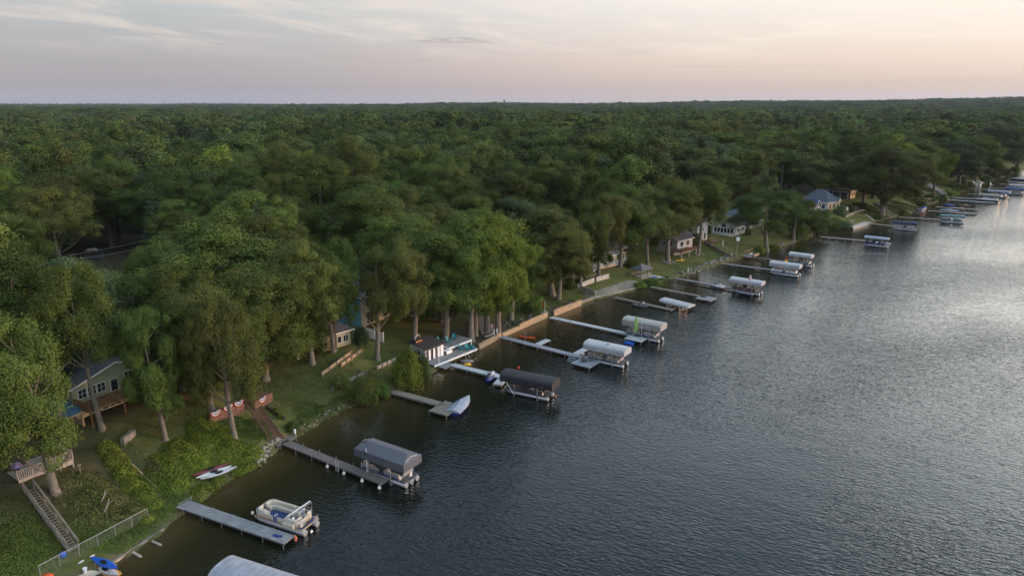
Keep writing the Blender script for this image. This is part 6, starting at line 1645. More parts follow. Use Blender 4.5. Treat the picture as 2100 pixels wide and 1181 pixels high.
def chainlink(label, a, b, h=1.5, n=6, dens=.16, z=None):
    p, q = ground(*a), ground(*b); L = math.hypot(q.x - p.x, q.y - p.y); dz = q.z - p.z
    t = thing('chain_link_fence', label, 'fence', p, ang(p, q))
    me = MB().tube([(0, 0, -.4), (0, 0, h + .05)], .035, 6).mesh('post', STEEL)
    for i in range(n + 1): link('post', me, t, (L * i / n, 0, dz * i / n))
    MB().tube([(0, 0, h), (L, 0, h + dz)], .028, 6).build('top_rail', STEEL, t)
    w = MB(); k = int((L + h) / dens)
    for i in range(k):
        for s in (1, -1):
            x0 = i * dens - (h if s > 0 else 0); x1 = x0 + s * h if s > 0 else x0 - h
            za, zb = 0.04, h - .02; xa, xb = x0, x1
            if xa < 0: za += (0 - xa) / (xb - xa) * (zb - za); xa = 0
            if xa > L: za += (L - xa) / (xb - xa) * (zb - za); xa = L
            if xb > L: zb = za + (L - xa) / (xb - xa) * (zb - za); xb = L
            if xb < 0: zb = za + (0 - xa) / (xb - xa) * (zb - za); xb = 0
            if abs(xb - xa) > .02: w.bar((xa, 0.01 * s, za + dz * xa / L), (xb, .01 * s, zb + dz * xb / L), .0045)
    w.build('wire_mesh', STEEL, t)
    return t

def build_boathouse():
    z = .95; C0 = at(889, 749, z); a = ang(at(889, 749, z), at(977, 714, z))
    t = thing('boathouse', 'white boathouse with a dark shingled roof and sliding door panels at the water', 'boathouse', C0 + Vector((-math.sin(a), math.cos(a), 0)) * 2.0 + Vector((math.cos(a), math.sin(a), 0)) * .3, a)
    w, d, h = 5.0, 4.6, 2.45; t.scale = (.82, .80, .90)
    MB().add([(0, 0, -.6), (w, 0, -.6), (w, d, -.6), (0, d, -.6), (0, 0, h), (w, 0, h), (w, d, h + .35), (0, d, h + .35)], [(0, 1, 5, 4), (1, 2, 6, 5), (2, 3, 7, 6), (3, 0, 4, 7)]).build('wall', S_WHITE, t)
    MB().add([(-.4, -.55, h - .02), (w + .35, -.55, h - .02), (w + .35, d + .3, h + .44), (-.4, d + .3, h + .44), (-.4, -.55, h + .14), (w + .35, -.55, h + .14), (w + .35, d + .3, h + .60), (-.4, d + .3, h + .60)], [(0, 3, 2, 1), (4, 5, 6, 7), (0, 1, 5, 4), (1, 2, 6, 5), (2, 3, 7, 6), (3, 0, 4, 7)]).build('roof', SHINGLE, t)
    for k, u in enumerate((.75, 2.0, 3.25)):
        o = MB().box((u, -.05, 1.12), (1.12, .08, 2.1)).build('sliding_door', DARK if k % 2 == 0 else BLACK, t); MB().box((u + .22, -.07, 1.12), (.52, .09, 1.95)).build('white_panel', WHITE, o)
    MB().box((4.45, -.06, 1.2), (.75, .09, 2.3)).build('white_shutter', WHITE, t)
    s = MB().box((-.05, 2.3, 1.35), (.07, 3.6, 1.8)).build('side_board', M_('pale_blue_board', (.36, .42, .48), .6), t)
    MB().box((-.10, 2.3, 1.45), (.05, 1.7, .75)).build('dark_picture', M_('dark_picture_paint', (.05, .025, .06), .6, .6, 1.5), s); MB().box((-.11, 2.1, 1.0), (.06, 1.9, .16)).build('yellow_stripe', YELLOW, s)
    r = thing('surfboard', 'white and red board leaning on the near corner of the boathouse', 'surfboard', t.matrix_basis @ Vector((-.35, -.25, -.05)), a + .6)
    n = 16; MB().loft([[(math.sin(6.283 * i / n) * .30, y, 1.05 + math.cos(6.283 * i / n) * 1.05) for i in range(n)] for y in (-.04, .04)], smooth=False).build('board', WHITECL, r)
    MB().bar((0, -.05, .2), (0, -.05, 1.9), .10, .03).build('red_stripe', REDCL, r)
    for i, (x, y, lab, m) in enumerate(((.9, 3.4, 'black and orange lidded grill on the boathouse roof, nearer the trees', ORANGE), )):
        o = thing('grill', lab, 'grill', t.matrix_basis @ Vector((x, y, 2.95)), a); MB().box((0, 0, .25), (1.5, .8, .45), top=.85).build('body', BLACK, o); MB().box((0, -.42, .25), (1.5, .06, .14)).build('orange_rail', M_('burnt_orange_paint', (.45, .14, .03), .6), o)
        MB().tube([(-.5, 0, .45), (-.45, 0, 1.1), (.3, 0, 1.25), (.6, 0, 1.0), (.6, 0, .4)], .05, 6).build('frame_tube', ALU, o)
    # deck on the water
    t2 = thing('boathouse_deck', 'grey boathouse deck edged in white, carrying the teal chairs', 'deck', C0, a); L = (at(977, 714, z) - C0).length
    section_deck(L, 3.0, 0, 1.35, 0, .12, 3.0).build('floor', W_GREY, t2)
    MB().box((L / 2, -.19, -.14), (L, .07, .30)).box((L + .03, 1.35, -.14), (.07, 3.0, .3)).build('white_edge', WHITE, t2)
    up = section_deck(5.6, 3.6, 6.2, 4.2, .75, .12, 2.0); up.build('upper_floor', W_GREY, t2)
    e = MB(); e.box((9.0, 2.36, .60), (5.6, .08, .35)); e.box((11.84, 4.2, .6), (.08, 3.6, .35)); e.box((6.16, 4.2, .6), (.08, 3.6, .35)); e.box((6.3, 2.36, .1), (.16, .16, 1.1)); e.box((11.7, 2.36, .1), (.16, .16, 1.1)); e.build('upper_edge', WHITE, t2)
    b = MB(); b.box((5.5, 2.2, .55), (1.4, 1.0, .08)); b.box((5.5, 1.72, .32), (1.4, .08, .5)); b.build('bench_step', WHITE, t2)
    me = MB().tube([(0, 0, -2), (0, 0, -.05)], .06, 6).mesh('pile', W_OLD)
    for k in range(6): link('pile', me, t2, (.2 + (L - .4) * k / 5, -.05, 0))
    MB().box((1.05, -.18, .35), (.10, .10, 1.0)).build('white_post', WHITE, t2)
    st = MB(); st.box((2.0, -1.0, -.42), (2.4, 1.5, .08)); st.box((2.0, -1.76, -.46), (2.5, .06, .16)); st.build('lower_landing', W_GREY, t2)
    rl = MB()
    for x in (6.3, 7.1): rl.tube([(x, .6, .8), (x, -.5, .75), (x, -1.6, -.4)], .03, 6)
    rl.build('swim_ladder', ALU, t2)
    o = MB().loft([[(math.cos(6.283 * i / 12) * rx * 1.2, math.sin(6.283 * i / 12) * rx * .7, zz) for i in range(12)] for rx, zz in ((.55, -.12), (.95, 0), (.90, .16), (.5, .22))]).build('float_tube', M_('grey_vinyl_float', (.16, .15, .16), .6), None, at(957, 741, .05)); tag(o, 'dark grey inflatable float beside the boathouse swim ladder', 'float')
    o = MB().loft([[(math.cos(6.283 * i / 12) * rx, math.sin(6.283 * i / 12) * rx * .6, zz) for i in range(12)] for rx, zz in ((.4, -.1), (.7, .05), (.6, .22), (.2, .28))]).build('float_tube', YELLOW, None, at(958, 748, .05)); tag(o, 'yellow inflatable float tucked behind the white dock by the boathouse', 'float')
    def on(x, y, zz=0): return t2.matrix_basis @ Vector((x, y, zz))
    G = 'teal chairs on the boathouse deck'
    for x, y, zz, r, lab in ((8.0, 4.2, .75, -1.4, 'tall teal adirondack chair alone on the upper boathouse deck'), (7.0, 5.3, .75, -1.2, 'teal adirondack chair at the back left of the upper boathouse deck'), (9.6, 4.6, .75, -2.4, 'teal adirondack chair beside the small teal table on the upper deck'),
                         (9.6, .9, 0, -.9, 'teal adirondack chair on the lower deck, its back to the upper step'), (8.3, 1.5, 0, -1.1, 'teal adirondack chair on the lower deck nearest the white bench step'), (8.9, .6, 0, -1.9, 'teal adirondack chair on the lower deck nearest the water')):
        adirondack(on(x, y, zz), a + r, lab, TEAL, G)
    o = thing('side_table', 'small teal round table on the upper boathouse deck', 'table', on(10.3, 5.0, .75)); MB().tube([(0, 0, .46), (0, 0, .50)], .35, 12).build('top', TEAL, o); me = MB().bar((.2, 0, 0), (.12, 0, .46), .05).mesh('leg', TEAL)
    for k in range(3): q = link('leg', me, o); q.rotation_euler.z = 2.09 * k
    o = MB().tube([(0, 0, 0), (0, 0, .55)], [.24, .30], 12).build('storage_bin', TEAL, None, on(L - .5, .5)); tag(o, 'teal bin at the lake end of the boathouse deck', 'bin')

def build_yards(rng, rs):
    # timber seawall in three runs
    wall_px('seawall', 'timber seawall run from the boathouse deck to the blue-grey dock', (979, 716), (1024, 692), .95, .32, W_TIMBER, courses=5, z=0, cap=W_TIMBER, base=-.9)
    wall_px('seawall', 'stepped timber seawall run between the blue-grey dock and the red flag, lower half', (1027, 691), (1062, 676), .80, .32, W_TIMBER, courses=5, z=0, cap=W_TIMBER, base=-.9)
    wall_px('seawall', 'stepped timber seawall run ending at the red flag, upper half', (1062.5, 676), (1119, 651), 1.15, .32, W_TIMBER, courses=6, z=0, cap=W_TIMBER, base=-.9)
    wall_px('seawall', 'timber seawall run right of the red flag, its courses stepped back', (1133, 648), (1189, 626), 1.25, .34, W_TIMBER, courses=6, z=0, cap=W_TIMBER, base=-.9)
    wall_px('seawall', 'low timber sill between the stepped seawall and the concrete ramp', (1190, 625.5), (1220, 613), .6, .5, W_TIMBER, courses=3, z=0, cap=W_PALE, base=-.9)
    wall_px('seawall', 'bleached log edging along the shore strip below the plank stairs', (222, 1163), (335, 1087), .30, .22, W_PALE, courses=3, z=0, cap=W_OLD, base=-.8)
    for a, b, l in (((312, 1109), (330, 1117), 'pale plank jutting into the water from the log edging, farther one'), ((272, 1131), (289, 1141), 'stub of an old pier leg off the log edging, nearer one')):
        p, q = at(*a, .12), at(*b, .05); o = MB().bar(p, q, .24, .10).bar(q, q - Vector((0, 0, .9)), .12).build('old_pier_plank', W_PALE); tag(o, l, 'plank')
    drape('boat_ramp', [(1196, 606), (1222, 612), (1338, 586), (1292, 575)], CONCD, .07, (18, 8), lab='stained concrete boat ramp')
    wall_px('concrete_wall', 'pale concrete wall along the top of the ramp, left piece', (1186, 592), (1219, 579), 1.1, .3, CONC)
    wall_px('concrete_wall', 'pale concrete wall along the top of the ramp, right piece with a rounded end', (1223, 578), (1249, 571), 1.1, .3, CONC)
    wall_px('concrete_wall', 'stained grey concrete wall facing the lawn beside the ramp', (1188, 599), (1220, 609), 1.5, .3, CONCD)
    chainlink('short chain-link panel standing above the pale ramp wall', (1195, 583), (1222, 575), 1.6, 3)
    drape('path', [(1060, 622), (1064, 624), (1112, 641), (1108, 638)], CONC, .04, (12, 2), lab='narrow concrete path')
    drape('path', [(1104, 640), (1112, 647), (1126, 641), (1117, 635)], CONC, .06, (6, 4), lab='concrete landing by the red flag')
    # flags
    p = at(1117, 648, 1.1); t = thing('flag_pole', 'flag pole with a limp red flag at the gap in the timber seawall', 'flag', p)
    MB().tube([(0, 0, -.2), (0, 0, 3.3)], .03, 6).build('pole', WHITE, t)
    MB().loft([[(.02, -.01, z), (-.18 - .06 * math.sin(z * 3), .08, z - .1), (-.36, -.02, z - .35), (-.36, .0, z - .35), (-.18 - .06 * math.sin(z * 3), .10, z - .1), (.02, .01, z)] for z in (3.2, 2.8, 2.4, 2.05, 1.8)]).build('banner', REDCL, t)
    p = ground(1603, 479); t = thing('flag_pole', 'white flag pole with a striped national flag on the lawn by the locust trees', 'flag', p)
    MB().tube([(0, 0, -.3), (0, 0, 6.0)], [.05, .03], 7).build('pole', WHITE, t)
    for k in range(7): MB().box((.55, .02 * math.sin(k), 5.85 - .11 * k), (1.05, .03, .11)).build('stripe', REDCL if k % 2 == 0 else WHITECL, t)
    MB().box((.27, 0, 5.69), (.46, .06, .43)).build('canton', BLUECL, t)
    p = ground(1510, 528); t = thing('birdhouse', 'white birdhouse box on a tall pole at the foot of the lawn', 'birdhouse', p); MB().tube([(0, 0, -.3), (0, 0, 4.6)], .05, 6).build('pole', STEEL, t); MB().box((0, 0, 5.0), (.8, .7, .7)).build('box', WHITE, t); MB().add([(-.5, -.45, 5.34), (.5, -.45, 5.34), (.5, .45, 5.34), (-.5, .45, 5.34), (-.5, 0, 5.7), (.5, 0, 5.7)], [(0, 1, 5, 4), (2, 3, 4, 5), (0, 4, 3), (1, 2, 5), (0, 3, 2, 1)]).build('roof', ALU, t)
    for x, y, h, lab in ((1411, 558, .9, 'short white post on the grass left of the rubble bank'), (1500, 526, .8, 'small white box post above the rubble bank'), (605, 890, .6, 'white garden stake beside the brown stairs'), (1482, 505, 1.6, 'thin lamp post with a white globe by the wire fence')):
        p = ground(x, y); o = MB().box((0, 0, h / 2), (.22, .22, h)).build('post', WHITE, None, p); tag(o, lab, 'post')
    p = ground(611, 737); o = MB().loft([[(math.cos(6.283 * i / 8) * r, math.sin(6.283 * i / 8) * r, z) for i in range(8)] for r, z in ((.25, 0), (.12, .3), (.22, .55), (.20, .75), (.08, .95))]).build('garden_statue', CONC, None, p); tag(o, 'small pale statue on the sloping lawn left of the twin oaks', 'statue')
    # stairs
    stairs('long grey plank stairs with heavy handrails on the weedy bank', (152, 1130), (60, 1006), .82, W_OLD, 24, rh=.9, double=True)
    stairs('red-brown stairs with a slatted railing climbing from the brown-grey dock', (566, 902), (503, 812), 1.9, W_RED, 20, rails=(1,), rh=1.0, double=True)
    stairs('timber steps leading up from the beach seawall behind the tree trunks', (1000, 685), (975, 655), 2.0, W_PALE, 8, rh=.8)
    stairs('pale grey stairs descending the golden slope beside the forked cottonwood', (1828, 441), (1796, 416), 1.3, W_PALE, 20, rh=.5)
    stairs('white-railed stairs on the green bank right of the bright tree', (1937, 402), (1897, 377), 1.4, W_WHITE, 22, rm=WHITE, rh=1.1)
    stairs('short white-railed stairs left of the bright tree', (1890, 383), (1880, 377), 1.4, W_WHITE, 6, rm=WHITE, rh=1.1)
    # terrace walls with bunting
    w1 = wall_px('terrace_wall', 'red-brown terrace wall hung with three bunting fans left of the stairs', (433, 868), (503, 846), 1.35, .45, W_RED, courses=6)
    w2 = wall_px('terrace_wall', 'red-brown planter wall with one bunting fan right of the stairs', (524, 842), (560, 822), 1.25, 2.0, W_RED, courses=5)
    for w, x, z, lab in ((w1, .16, 1.33, 'bunting fan nearest the left end of the long terrace wall'), (w1, .52, 1.33, 'bunting fan in the middle of the long terrace wall behind the slender trunk'), (w1, .84, 1.33, 'bunting fan on the long terrace wall close to the stairs'), (w2, .42, 1.23, 'bunting fan alone on the planter wall right of the stairs')):
        L = max(v.co.x for v in w.children[0].data.vertices); dzz = max(v.co.z for v in w.children[0].data.vertices) - z
        bunting(w.matrix_basis @ Vector((L * x, -.02, z + (dzz * x if dzz > 0 else dzz * (1 - x) * 0))), w.rotation_euler.z, lab)
    wall_px('planter_wall', 'dark low planter wall below the bunting planter', (545, 838), (583, 862), .5, .3, M_('dark_mulch_timber', (.045, .030, .024), .9))
    for a, b, h, m, lab in (((660, 772), (720, 727), .55, W_TIMBER, 'upper sunlit timber retaining wall on the sloping lawn'), ((700, 753), (742, 722), .55, W_TIMBER, 'second timber retaining wall behind the sunlit one'), ((774, 758), (814, 738), .5, W_PALE, 'pale timber retaining wall left of the bright bush'),
                            ((680, 802), (750, 768), .6, W_OLD, 'old timber edging above the shore left of the bright bush'), ((1500, 531), (1445, 500), .9, CONCD, 'dark curved retaining wall above the rubble lawn'), ((1400, 1), (1400, 1), 0, None, '')):
        if m: wall_px('retaining_wall', lab, a, b, h, .22, m, courses=3, posts=4)
    wall_px('stone_wall', 'short curved stone wall in the yard below the sage green house', (256, 912), (280, 893), .8, .5, STONE)
    wall_px('timber_edging', 'thin timber edging running down the weedy bank right of the hedge', (268, 952), (322, 1003), .12, .15, W_TIMBER)
    t = thing('lumber_pile', 'stack of red-brown boards in front of the white house', 'lumber', ground(1462, 498), shore_angle(*ground(1462, 498)[:2]))
    for k in range(7): MB().box((.8 + .05 * k, -.3 + .3 * k, .35 + .12 * k), (4.0, .22, .10), .04 * k).build('board', W_RED, t)
    # fences
    chainlink('long chain-link fence along the foot of the weedy bank', (84, 1186), (305, 1066), 1.35, 6, .14)
    chainlink('wire fence down the lawn below the arched-window house', (1475, 508), (1508, 523), 1.2, 4, .3)
    # left shore things
    p0 = at(448, 985, 1.2)
    for k, (x, y, m, L, lab) in enumerate(((433, 974, RED, 4.6, 'red canoe, backmost of the three lying on the weeds'), (440, 979, WHITECL, 4.4, 'white canoe in the middle of the three lying on the weeds'), (450, 981, M_('pale_grey_gelcoat', (.36, .37, .40), .4), 4.6, 'pale grey canoe, nearest the water of the three on the weeds'))):
        g = ground(x, y); g.z += .55; kayak(g, ang(at(405, 990, 1), at(474, 966, 1)), lab, m, L * .9, .7, 'canoes lying on the weeds', 'canoe', .35, cat='canoe')
    g = ground(219, 1176); r = thing('kayak_rack', 'steel rack holding the blue and the white kayak at the bottom edge', 'rack', g, ang(at(195, 1160), at(242, 1180)))
    rk = MB()
    for x in (-1.0, 1.0):
        for y in (-.3, .3): rk.bar((x, y, -.3), (x, y, 1.2), .06)
        for z in (.35, 1.0): rk.bar((x, -.45, z), (x, .45, z), .06)
    rk.build('frame', STEEL, r)
    kayak(r.matrix_basis @ Vector((0, 0, 1.02)), r.rotation_euler.z, 'bright blue kayak on top of the steel rack at the bottom edge', BLUEP, 3.7, .8, roll=.35); kayak(r.matrix_basis @ Vector((.15, -.05, .38)), r.rotation_euler.z, 'white kayak on the lower arms of the steel rack at the bottom edge', WHITECL, 3.5, .72, roll=.35)
    t = thing('fishing_boat', 'upturned orange-brown dinghy under the kayak rack', 'boat', ground(232, 1183), r.rotation_euler.z); MB().loft([[(x, -w, 0), (x, -w * .7, h), (x, w * .7, h), (x, w, 0)] for x, w, h in ((-1.6, .55, .4), (-.5, .7, .5), (.6, .62, .48), (1.5, .1, .3))]).build('hull', M_('orange_brown_gelcoat', (.36, .19, .05), .5), t)
    drape('patio', [(150, 1188), (185, 1170), (222, 1176), (205, 1195)], CONC, .06, (5, 5), lab='grey patio slab')
    o = MB().tube([(0, 0, 0), (0, 0, .42)], [.15, .19], 12).build('bucket', WHITE, None, ground(175, 1172)); tag(o, 'white bucket beside the blue kayak rack', 'bucket')
    o = MB().loft([[(math.cos(6.283 * i / 10) * r_, math.sin(6.283 * i / 10) * r_ * .85, z) for i in range(10)] for r_, z in ((.25, 0), (.34, .2), (.30, .45), (.10, .56))]).build('barrel', BLUEP, None, ground(130, 1142)); tag(o, 'dark blue tub at the foot of the plank stairs', 'tub')
    o = MB().loft([[(math.cos(6.283 * i / 10) * r_, math.sin(6.283 * i / 10) * r_ * .6, z) for i in range(10)] for r_, z in ((.5, 0), (.6, .1), (.5, .2), (.2, .26))]).build('sled', ORANGE, None, ground(97, 1182)); tag(o, 'orange upturned sled at the bottom edge by the wire fence', 'sled')
    for a, b, lab in (((160, 1157), (172, 1150), 'white paddle float lying on the grass strip, nearer piece'), ((184, 1144), (194, 1139), 'white driftwood stick on the grass strip, farther piece')):
        p, q = ground(*a), ground(*b); p.z += .08; q.z += .08; o = MB().tube([p, p.lerp(q, .5), q], [.04, .11, .06], 7).build('driftwood', WHITECL); tag(o, lab, 'driftwood')
    # bare branches among the dry brush
    for k, (x, y, lab) in enumerate(((205, 1040, 'bleached dead branch in the dry brush, upper one'), (212, 1058, 'bleached dead branch in the dry brush, lower one'))):
        p = ground(x, y); o = MB().tube([p + Vector((0, 0, .2)), p + Vector((.3, .5, 1.0)), p + Vector((.1, 1.2, 1.3))], [.06, .05, .02], 6).tube([p + Vector((.3, .5, 1.0)), p + Vector((.9, .6, 1.5))], [.04, .015], 5).build('dead_branch', W_PALE); tag(o, lab, 'branch')
    # swing with striped cloth by the seawall
    p = ground(1006, 683); t = thing('towel_rack', 'white post rack hung with a red striped towel beside the seawall trees', 'rack', p, .5)
    me = MB().box((0, 0, .7), (.12, .12, 1.9)).mesh('post', WHITE)
    for x in (-.8, .8): link('post', me, t, (x, 0, 0))
    MB().bar((-.8, 0, 1.6), (.8, 0, 1.6), .07).build('bar', WHITE, t)
    for k in range(5): MB().box((-.55 + .27 * k, -.06, .95), (.265, .03, 1.2)).build('towel_stripe', REDCL if k % 2 == 0 else WHITECL, t)
    for x, y, lab in ((1013, 686, 'white dock bollard post at the seawall, left one'), (1019, 684, 'white dock bollard post at the seawall, right one')):
        o = MB().tube([(0, 0, 0), (0, 0, 1.0)], .09, 8).build('bollard', WHITE, None, at(x, y, .95)); tag(o, lab, 'bollard')
    kayak(ground(1003, 692) + Vector((0, 0, .25)), .9, 'pale wooden board lying on the bare beach behind the seawall', W_PALE, 2.6, .5, name='board', cat='board')
    # gazebo
    p = ground(1326, 570); a = shore_angle(p.x, p.y); t = thing('gazebo', 'small gazebo with a grey hipped roof and white posts on the lawn', 'gazebo', p, a)
    MB().box((0, 1.8, .1), (4.4, 3.6, .3)).build('floor', W_PALE, t); t.scale = (.9, .9, .9); roof_g = MB(); e = [(-2.6, -.3), (2.6, -.3), (2.6, 3.9), (-2.6, 3.9)]
    roof_g.add([(*q, 2.3) for q in e] + [(*q, 2.42) for q in e] + [(-.5, 1.8, 3.6), (.5, 1.8, 3.6)], [(0, 3, 2, 1), (0, 1, 5, 4), (1, 2, 6, 5), (2, 3, 7, 6), (3, 0, 4, 7), (4, 5, 9, 8), (5, 6, 9), (6, 7, 8, 9), (7, 4, 8)]); roof_g.build('roof', GREYSH, t)
    me = MB().box((0, 0, 1.2), (.14, .14, 2.3)).mesh('post', W_PALE)
    for x in (-2.1, -.7, .7, 2.1):
        for y in (.1, 3.5): link('post', me, t, (x, y, 0))
    for y in (1.2, 2.4):
        for x in (-2.1, 2.1): link('post', me, t, (x, y, 0))
    rl = MB()
    for y in (.1, 3.5): rl.bar((-2.1, y, .85), (2.1, y, .85), .07)
    for x in (-2.1, 2.1): rl.bar((x, .1, .85), (x, 3.5, .85), .07)
    rl.build('railing', WHITE, t)
    for k, (x, y, m, st, lab) in enumerate(((1340, 568, YELLOW, WHITECL, 'yellow board leaning by the gazebo steps'), (1345, 570, WHITECL, BLUEP, 'white and blue paddleboard by the gazebo, nearer the steps'), (1352, 571, WHITECL, NAVY, 'white and navy paddleboard by the gazebo, nearer the water'))):
        g = ground(x, y); g.z += .2; paddleboard(g, a - .9, lab, m, 3.0, .75, .25, 'boards beside the gazebo', st)
    kayak(ground(1394, 536) + Vector((0, 0, .1)), .35, 'bright yellow kayak lying on the lawn below the forked oak', YELLOW, 3.0, .85)
    t = thing('lawn_table', 'pale stacked loungers on the gravel right of the forked oak', 'furniture', ground(1386, 524), .5)
    for k in range(3): MB().box((0, 0, .25 + .3 * k), (2.2, .8, .12)).build('lounger', S_WHITE, t)
    me = MB().box((0, 0, .45), (.08, .7, .95)).mesh('support', ALU)
    for x in (-.9, .9): link('support', me, t, (x, 0, 0))
    # landing by the rainbow dock, and the grey terrace
    t = thing('landing', 'small grey landing with a wooden handrail where the brown-grey dock meets the shore', 'landing', at(1533, 527, .75), ang(at(1520, 530), at(1570, 512)))
    section_deck(5.0, 2.4, 0, .6, 0).build('floor', W_GREY, t); MB().box((3.6, -.9, .2), (3.2, .4, .5)).build('edge_beam', W_TIMBER, t); MB().bar((2.0, 1.8, .9), (7.0, 1.6, 1.1), .09).bar((2.0, 1.8, 0), (2.0, 1.8, .9), .09).bar((5, 1.7, 0), (5, 1.7, 1.0), .09).build('handrail', W_TIMBER, t)
    kayak(t.matrix_basis @ Vector((3.0, .5, .15)), t.rotation_euler.z + .15, 'white kayak on the small grey landing', WHITECL, 3.2, .75)
    A = at(1750, 466, .8); B = at(1786, 456, .8); t = thing('terrace', 'grey waterside terrace with white edging where the short pale dock begins', 'terrace', A, ang(A, B)); L = (B - A).length
    MB().box((L / 2, 2.2, -.1), (L, 4.4, .2)).build('floor', CONC, t); MB().box((L / 2, -.04, -.5), (L, .12, 1.2)).build('sea_wall', CONC, t); MB().box((L / 2, 4.6, .25), (L * .7, .4, .9)).build('back_wall', STONE, t)
    for k in range(5): adirondack(t.matrix_basis @ Vector((1.6 + k * 1.25, 2.9, 0)), t.rotation_euler.z - 1.57, ('first', 'second', 'third', 'fourth', 'fifth')[k] + ' grey adirondack chair from the left in the row on the waterside terrace', W_GREY, 'row of grey chairs on the terrace')
    drape('path', [(1790, 452), (1795, 455), (1757, 424), (1753, 425)], CONC, .06, (14, 2), lab='pale concrete path up from the terrace')
    wall_px('stone_wall', 'stepped stone wall with red flowers above the grey terrace', (1735, 447), (1752, 440), .9, .6, STONE)
    wall_px('stone_wall', 'curved pale stone wall right of the terrace path', (1752, 438), (1772, 434), .8, .5, STONE)
    # far yards
    for x, y, m, lab in ((1999, 381, WHITE, 'tall white lifeguard-style chair near the far white shed'), (2034, 381, WHITE, 'white lawn chair on the far shore right of the white shed')): o = adirondack(ground(x, y), -1.0, lab, m); o.scale = (1.5, 1.5, 1.9)
    kayak(ground(1895, 419) + Vector((0, 0, .35)), .5, 'bright blue kayak on the bank above the far docks', BLUEP, 4.2, .9); kayak(ground(1895, 422) + Vector((0, 0, .1)), .5, 'dark red kayak just below the bright blue one on the bank', RED, 4.0, .9)
    jet_ski(ground(1893, 433) + Vector((0, 0, .2)), .6, 'white and yellow jet ski beached below the golden slope', hull=WHITECL, top=YELLOW); runabout(at(1893, 430, .3), .5, 4.6, 1.9, 'small white boat under a blue cover beached below the golden slope', cover=C_BLUE, hull=WHITE)
    o = MB().tube([(0, 0, 0), (0, 0, .7)], [.3, .25], 10).build('barrel', BLUEP, None, ground(1876, 439)); tag(o, 'blue barrel at the waterline below the golden slope', 'barrel')
    t = thing('pergola', 'rough wooden frame on the shore right of the blue kayak', 'frame', ground(1902, 416), .5); f = MB()
    for x in (-1.2, 1.2):
        for y in (-.6, .6): f.bar((x, y, -.2), (x, y, 1.8), .12)
    f.bar((-1.4, -.6, 1.8), (1.4, -.6, 1.8), .14); f.bar((-1.4, .6, 1.8), (1.4, .6, 1.8), .14); f.build('frame', W_TIMBER, t)
    # boulders
    boulders([(534, 957), (548, 937), (584, 909)], 52, .16, .36, 'pale riprap stone at the waterline left of the brown-grey dock', 'riprap stones by the brown-grey dock', rng)
    boulders([(606, 897), (660, 864), (722, 832)], 40, .12, .28, 'small riprap stone along the foot of the sloping lawn', 'riprap stones below the sloping lawn', rng)
    boulders([(1398, 566), (1440, 554), (1478, 541), (1500, 534)], 60, .28, .6, 'pale rubble stone along the lawn beyond the gazebo', 'rubble stones beyond the gazebo', rng, spread=1.6)
    boulders([(1590, 510), (1650, 491), (1694, 472), (1740, 469)], 40, .3, .6, 'shore stone below the feathery locust trees', 'shore stones below the locust trees', rng)
    boulders([(1034, 687), (1112, 653)], 26, .25, .42, 'dark edging rock behind the stepped seawall', 'dark rocks behind the seawall', rng, BARKD, spread=2.4, zmin=.9)
    boulders([(1138, 646), (1186, 627)], 16, .25, .42, 'dark edging rock behind the seawall right of the red flag', 'dark rocks right of the flag', rng, BARKD, spread=2.4, zmin=.9)
    for x, y, lab in ((1367, 540, ''), (1372, 541, ''), (1362, 538, ''), (1376, 537, ''), (1380, 539, ''), (1358, 535, ''), (1425, 520, ''), (1430, 524, ''), (1440, 522, '')):
        g = ground(x, y); o = link('boulder', STONES[x % 6], None, g); o.scale = (.6,) * 3; tag(o, 'grey stone in the ring round the foot of an oak above the rubble lawn', 'boulder', 'stones round the oak feet')
    # bushes
    B = 'bushes on the shore lots'
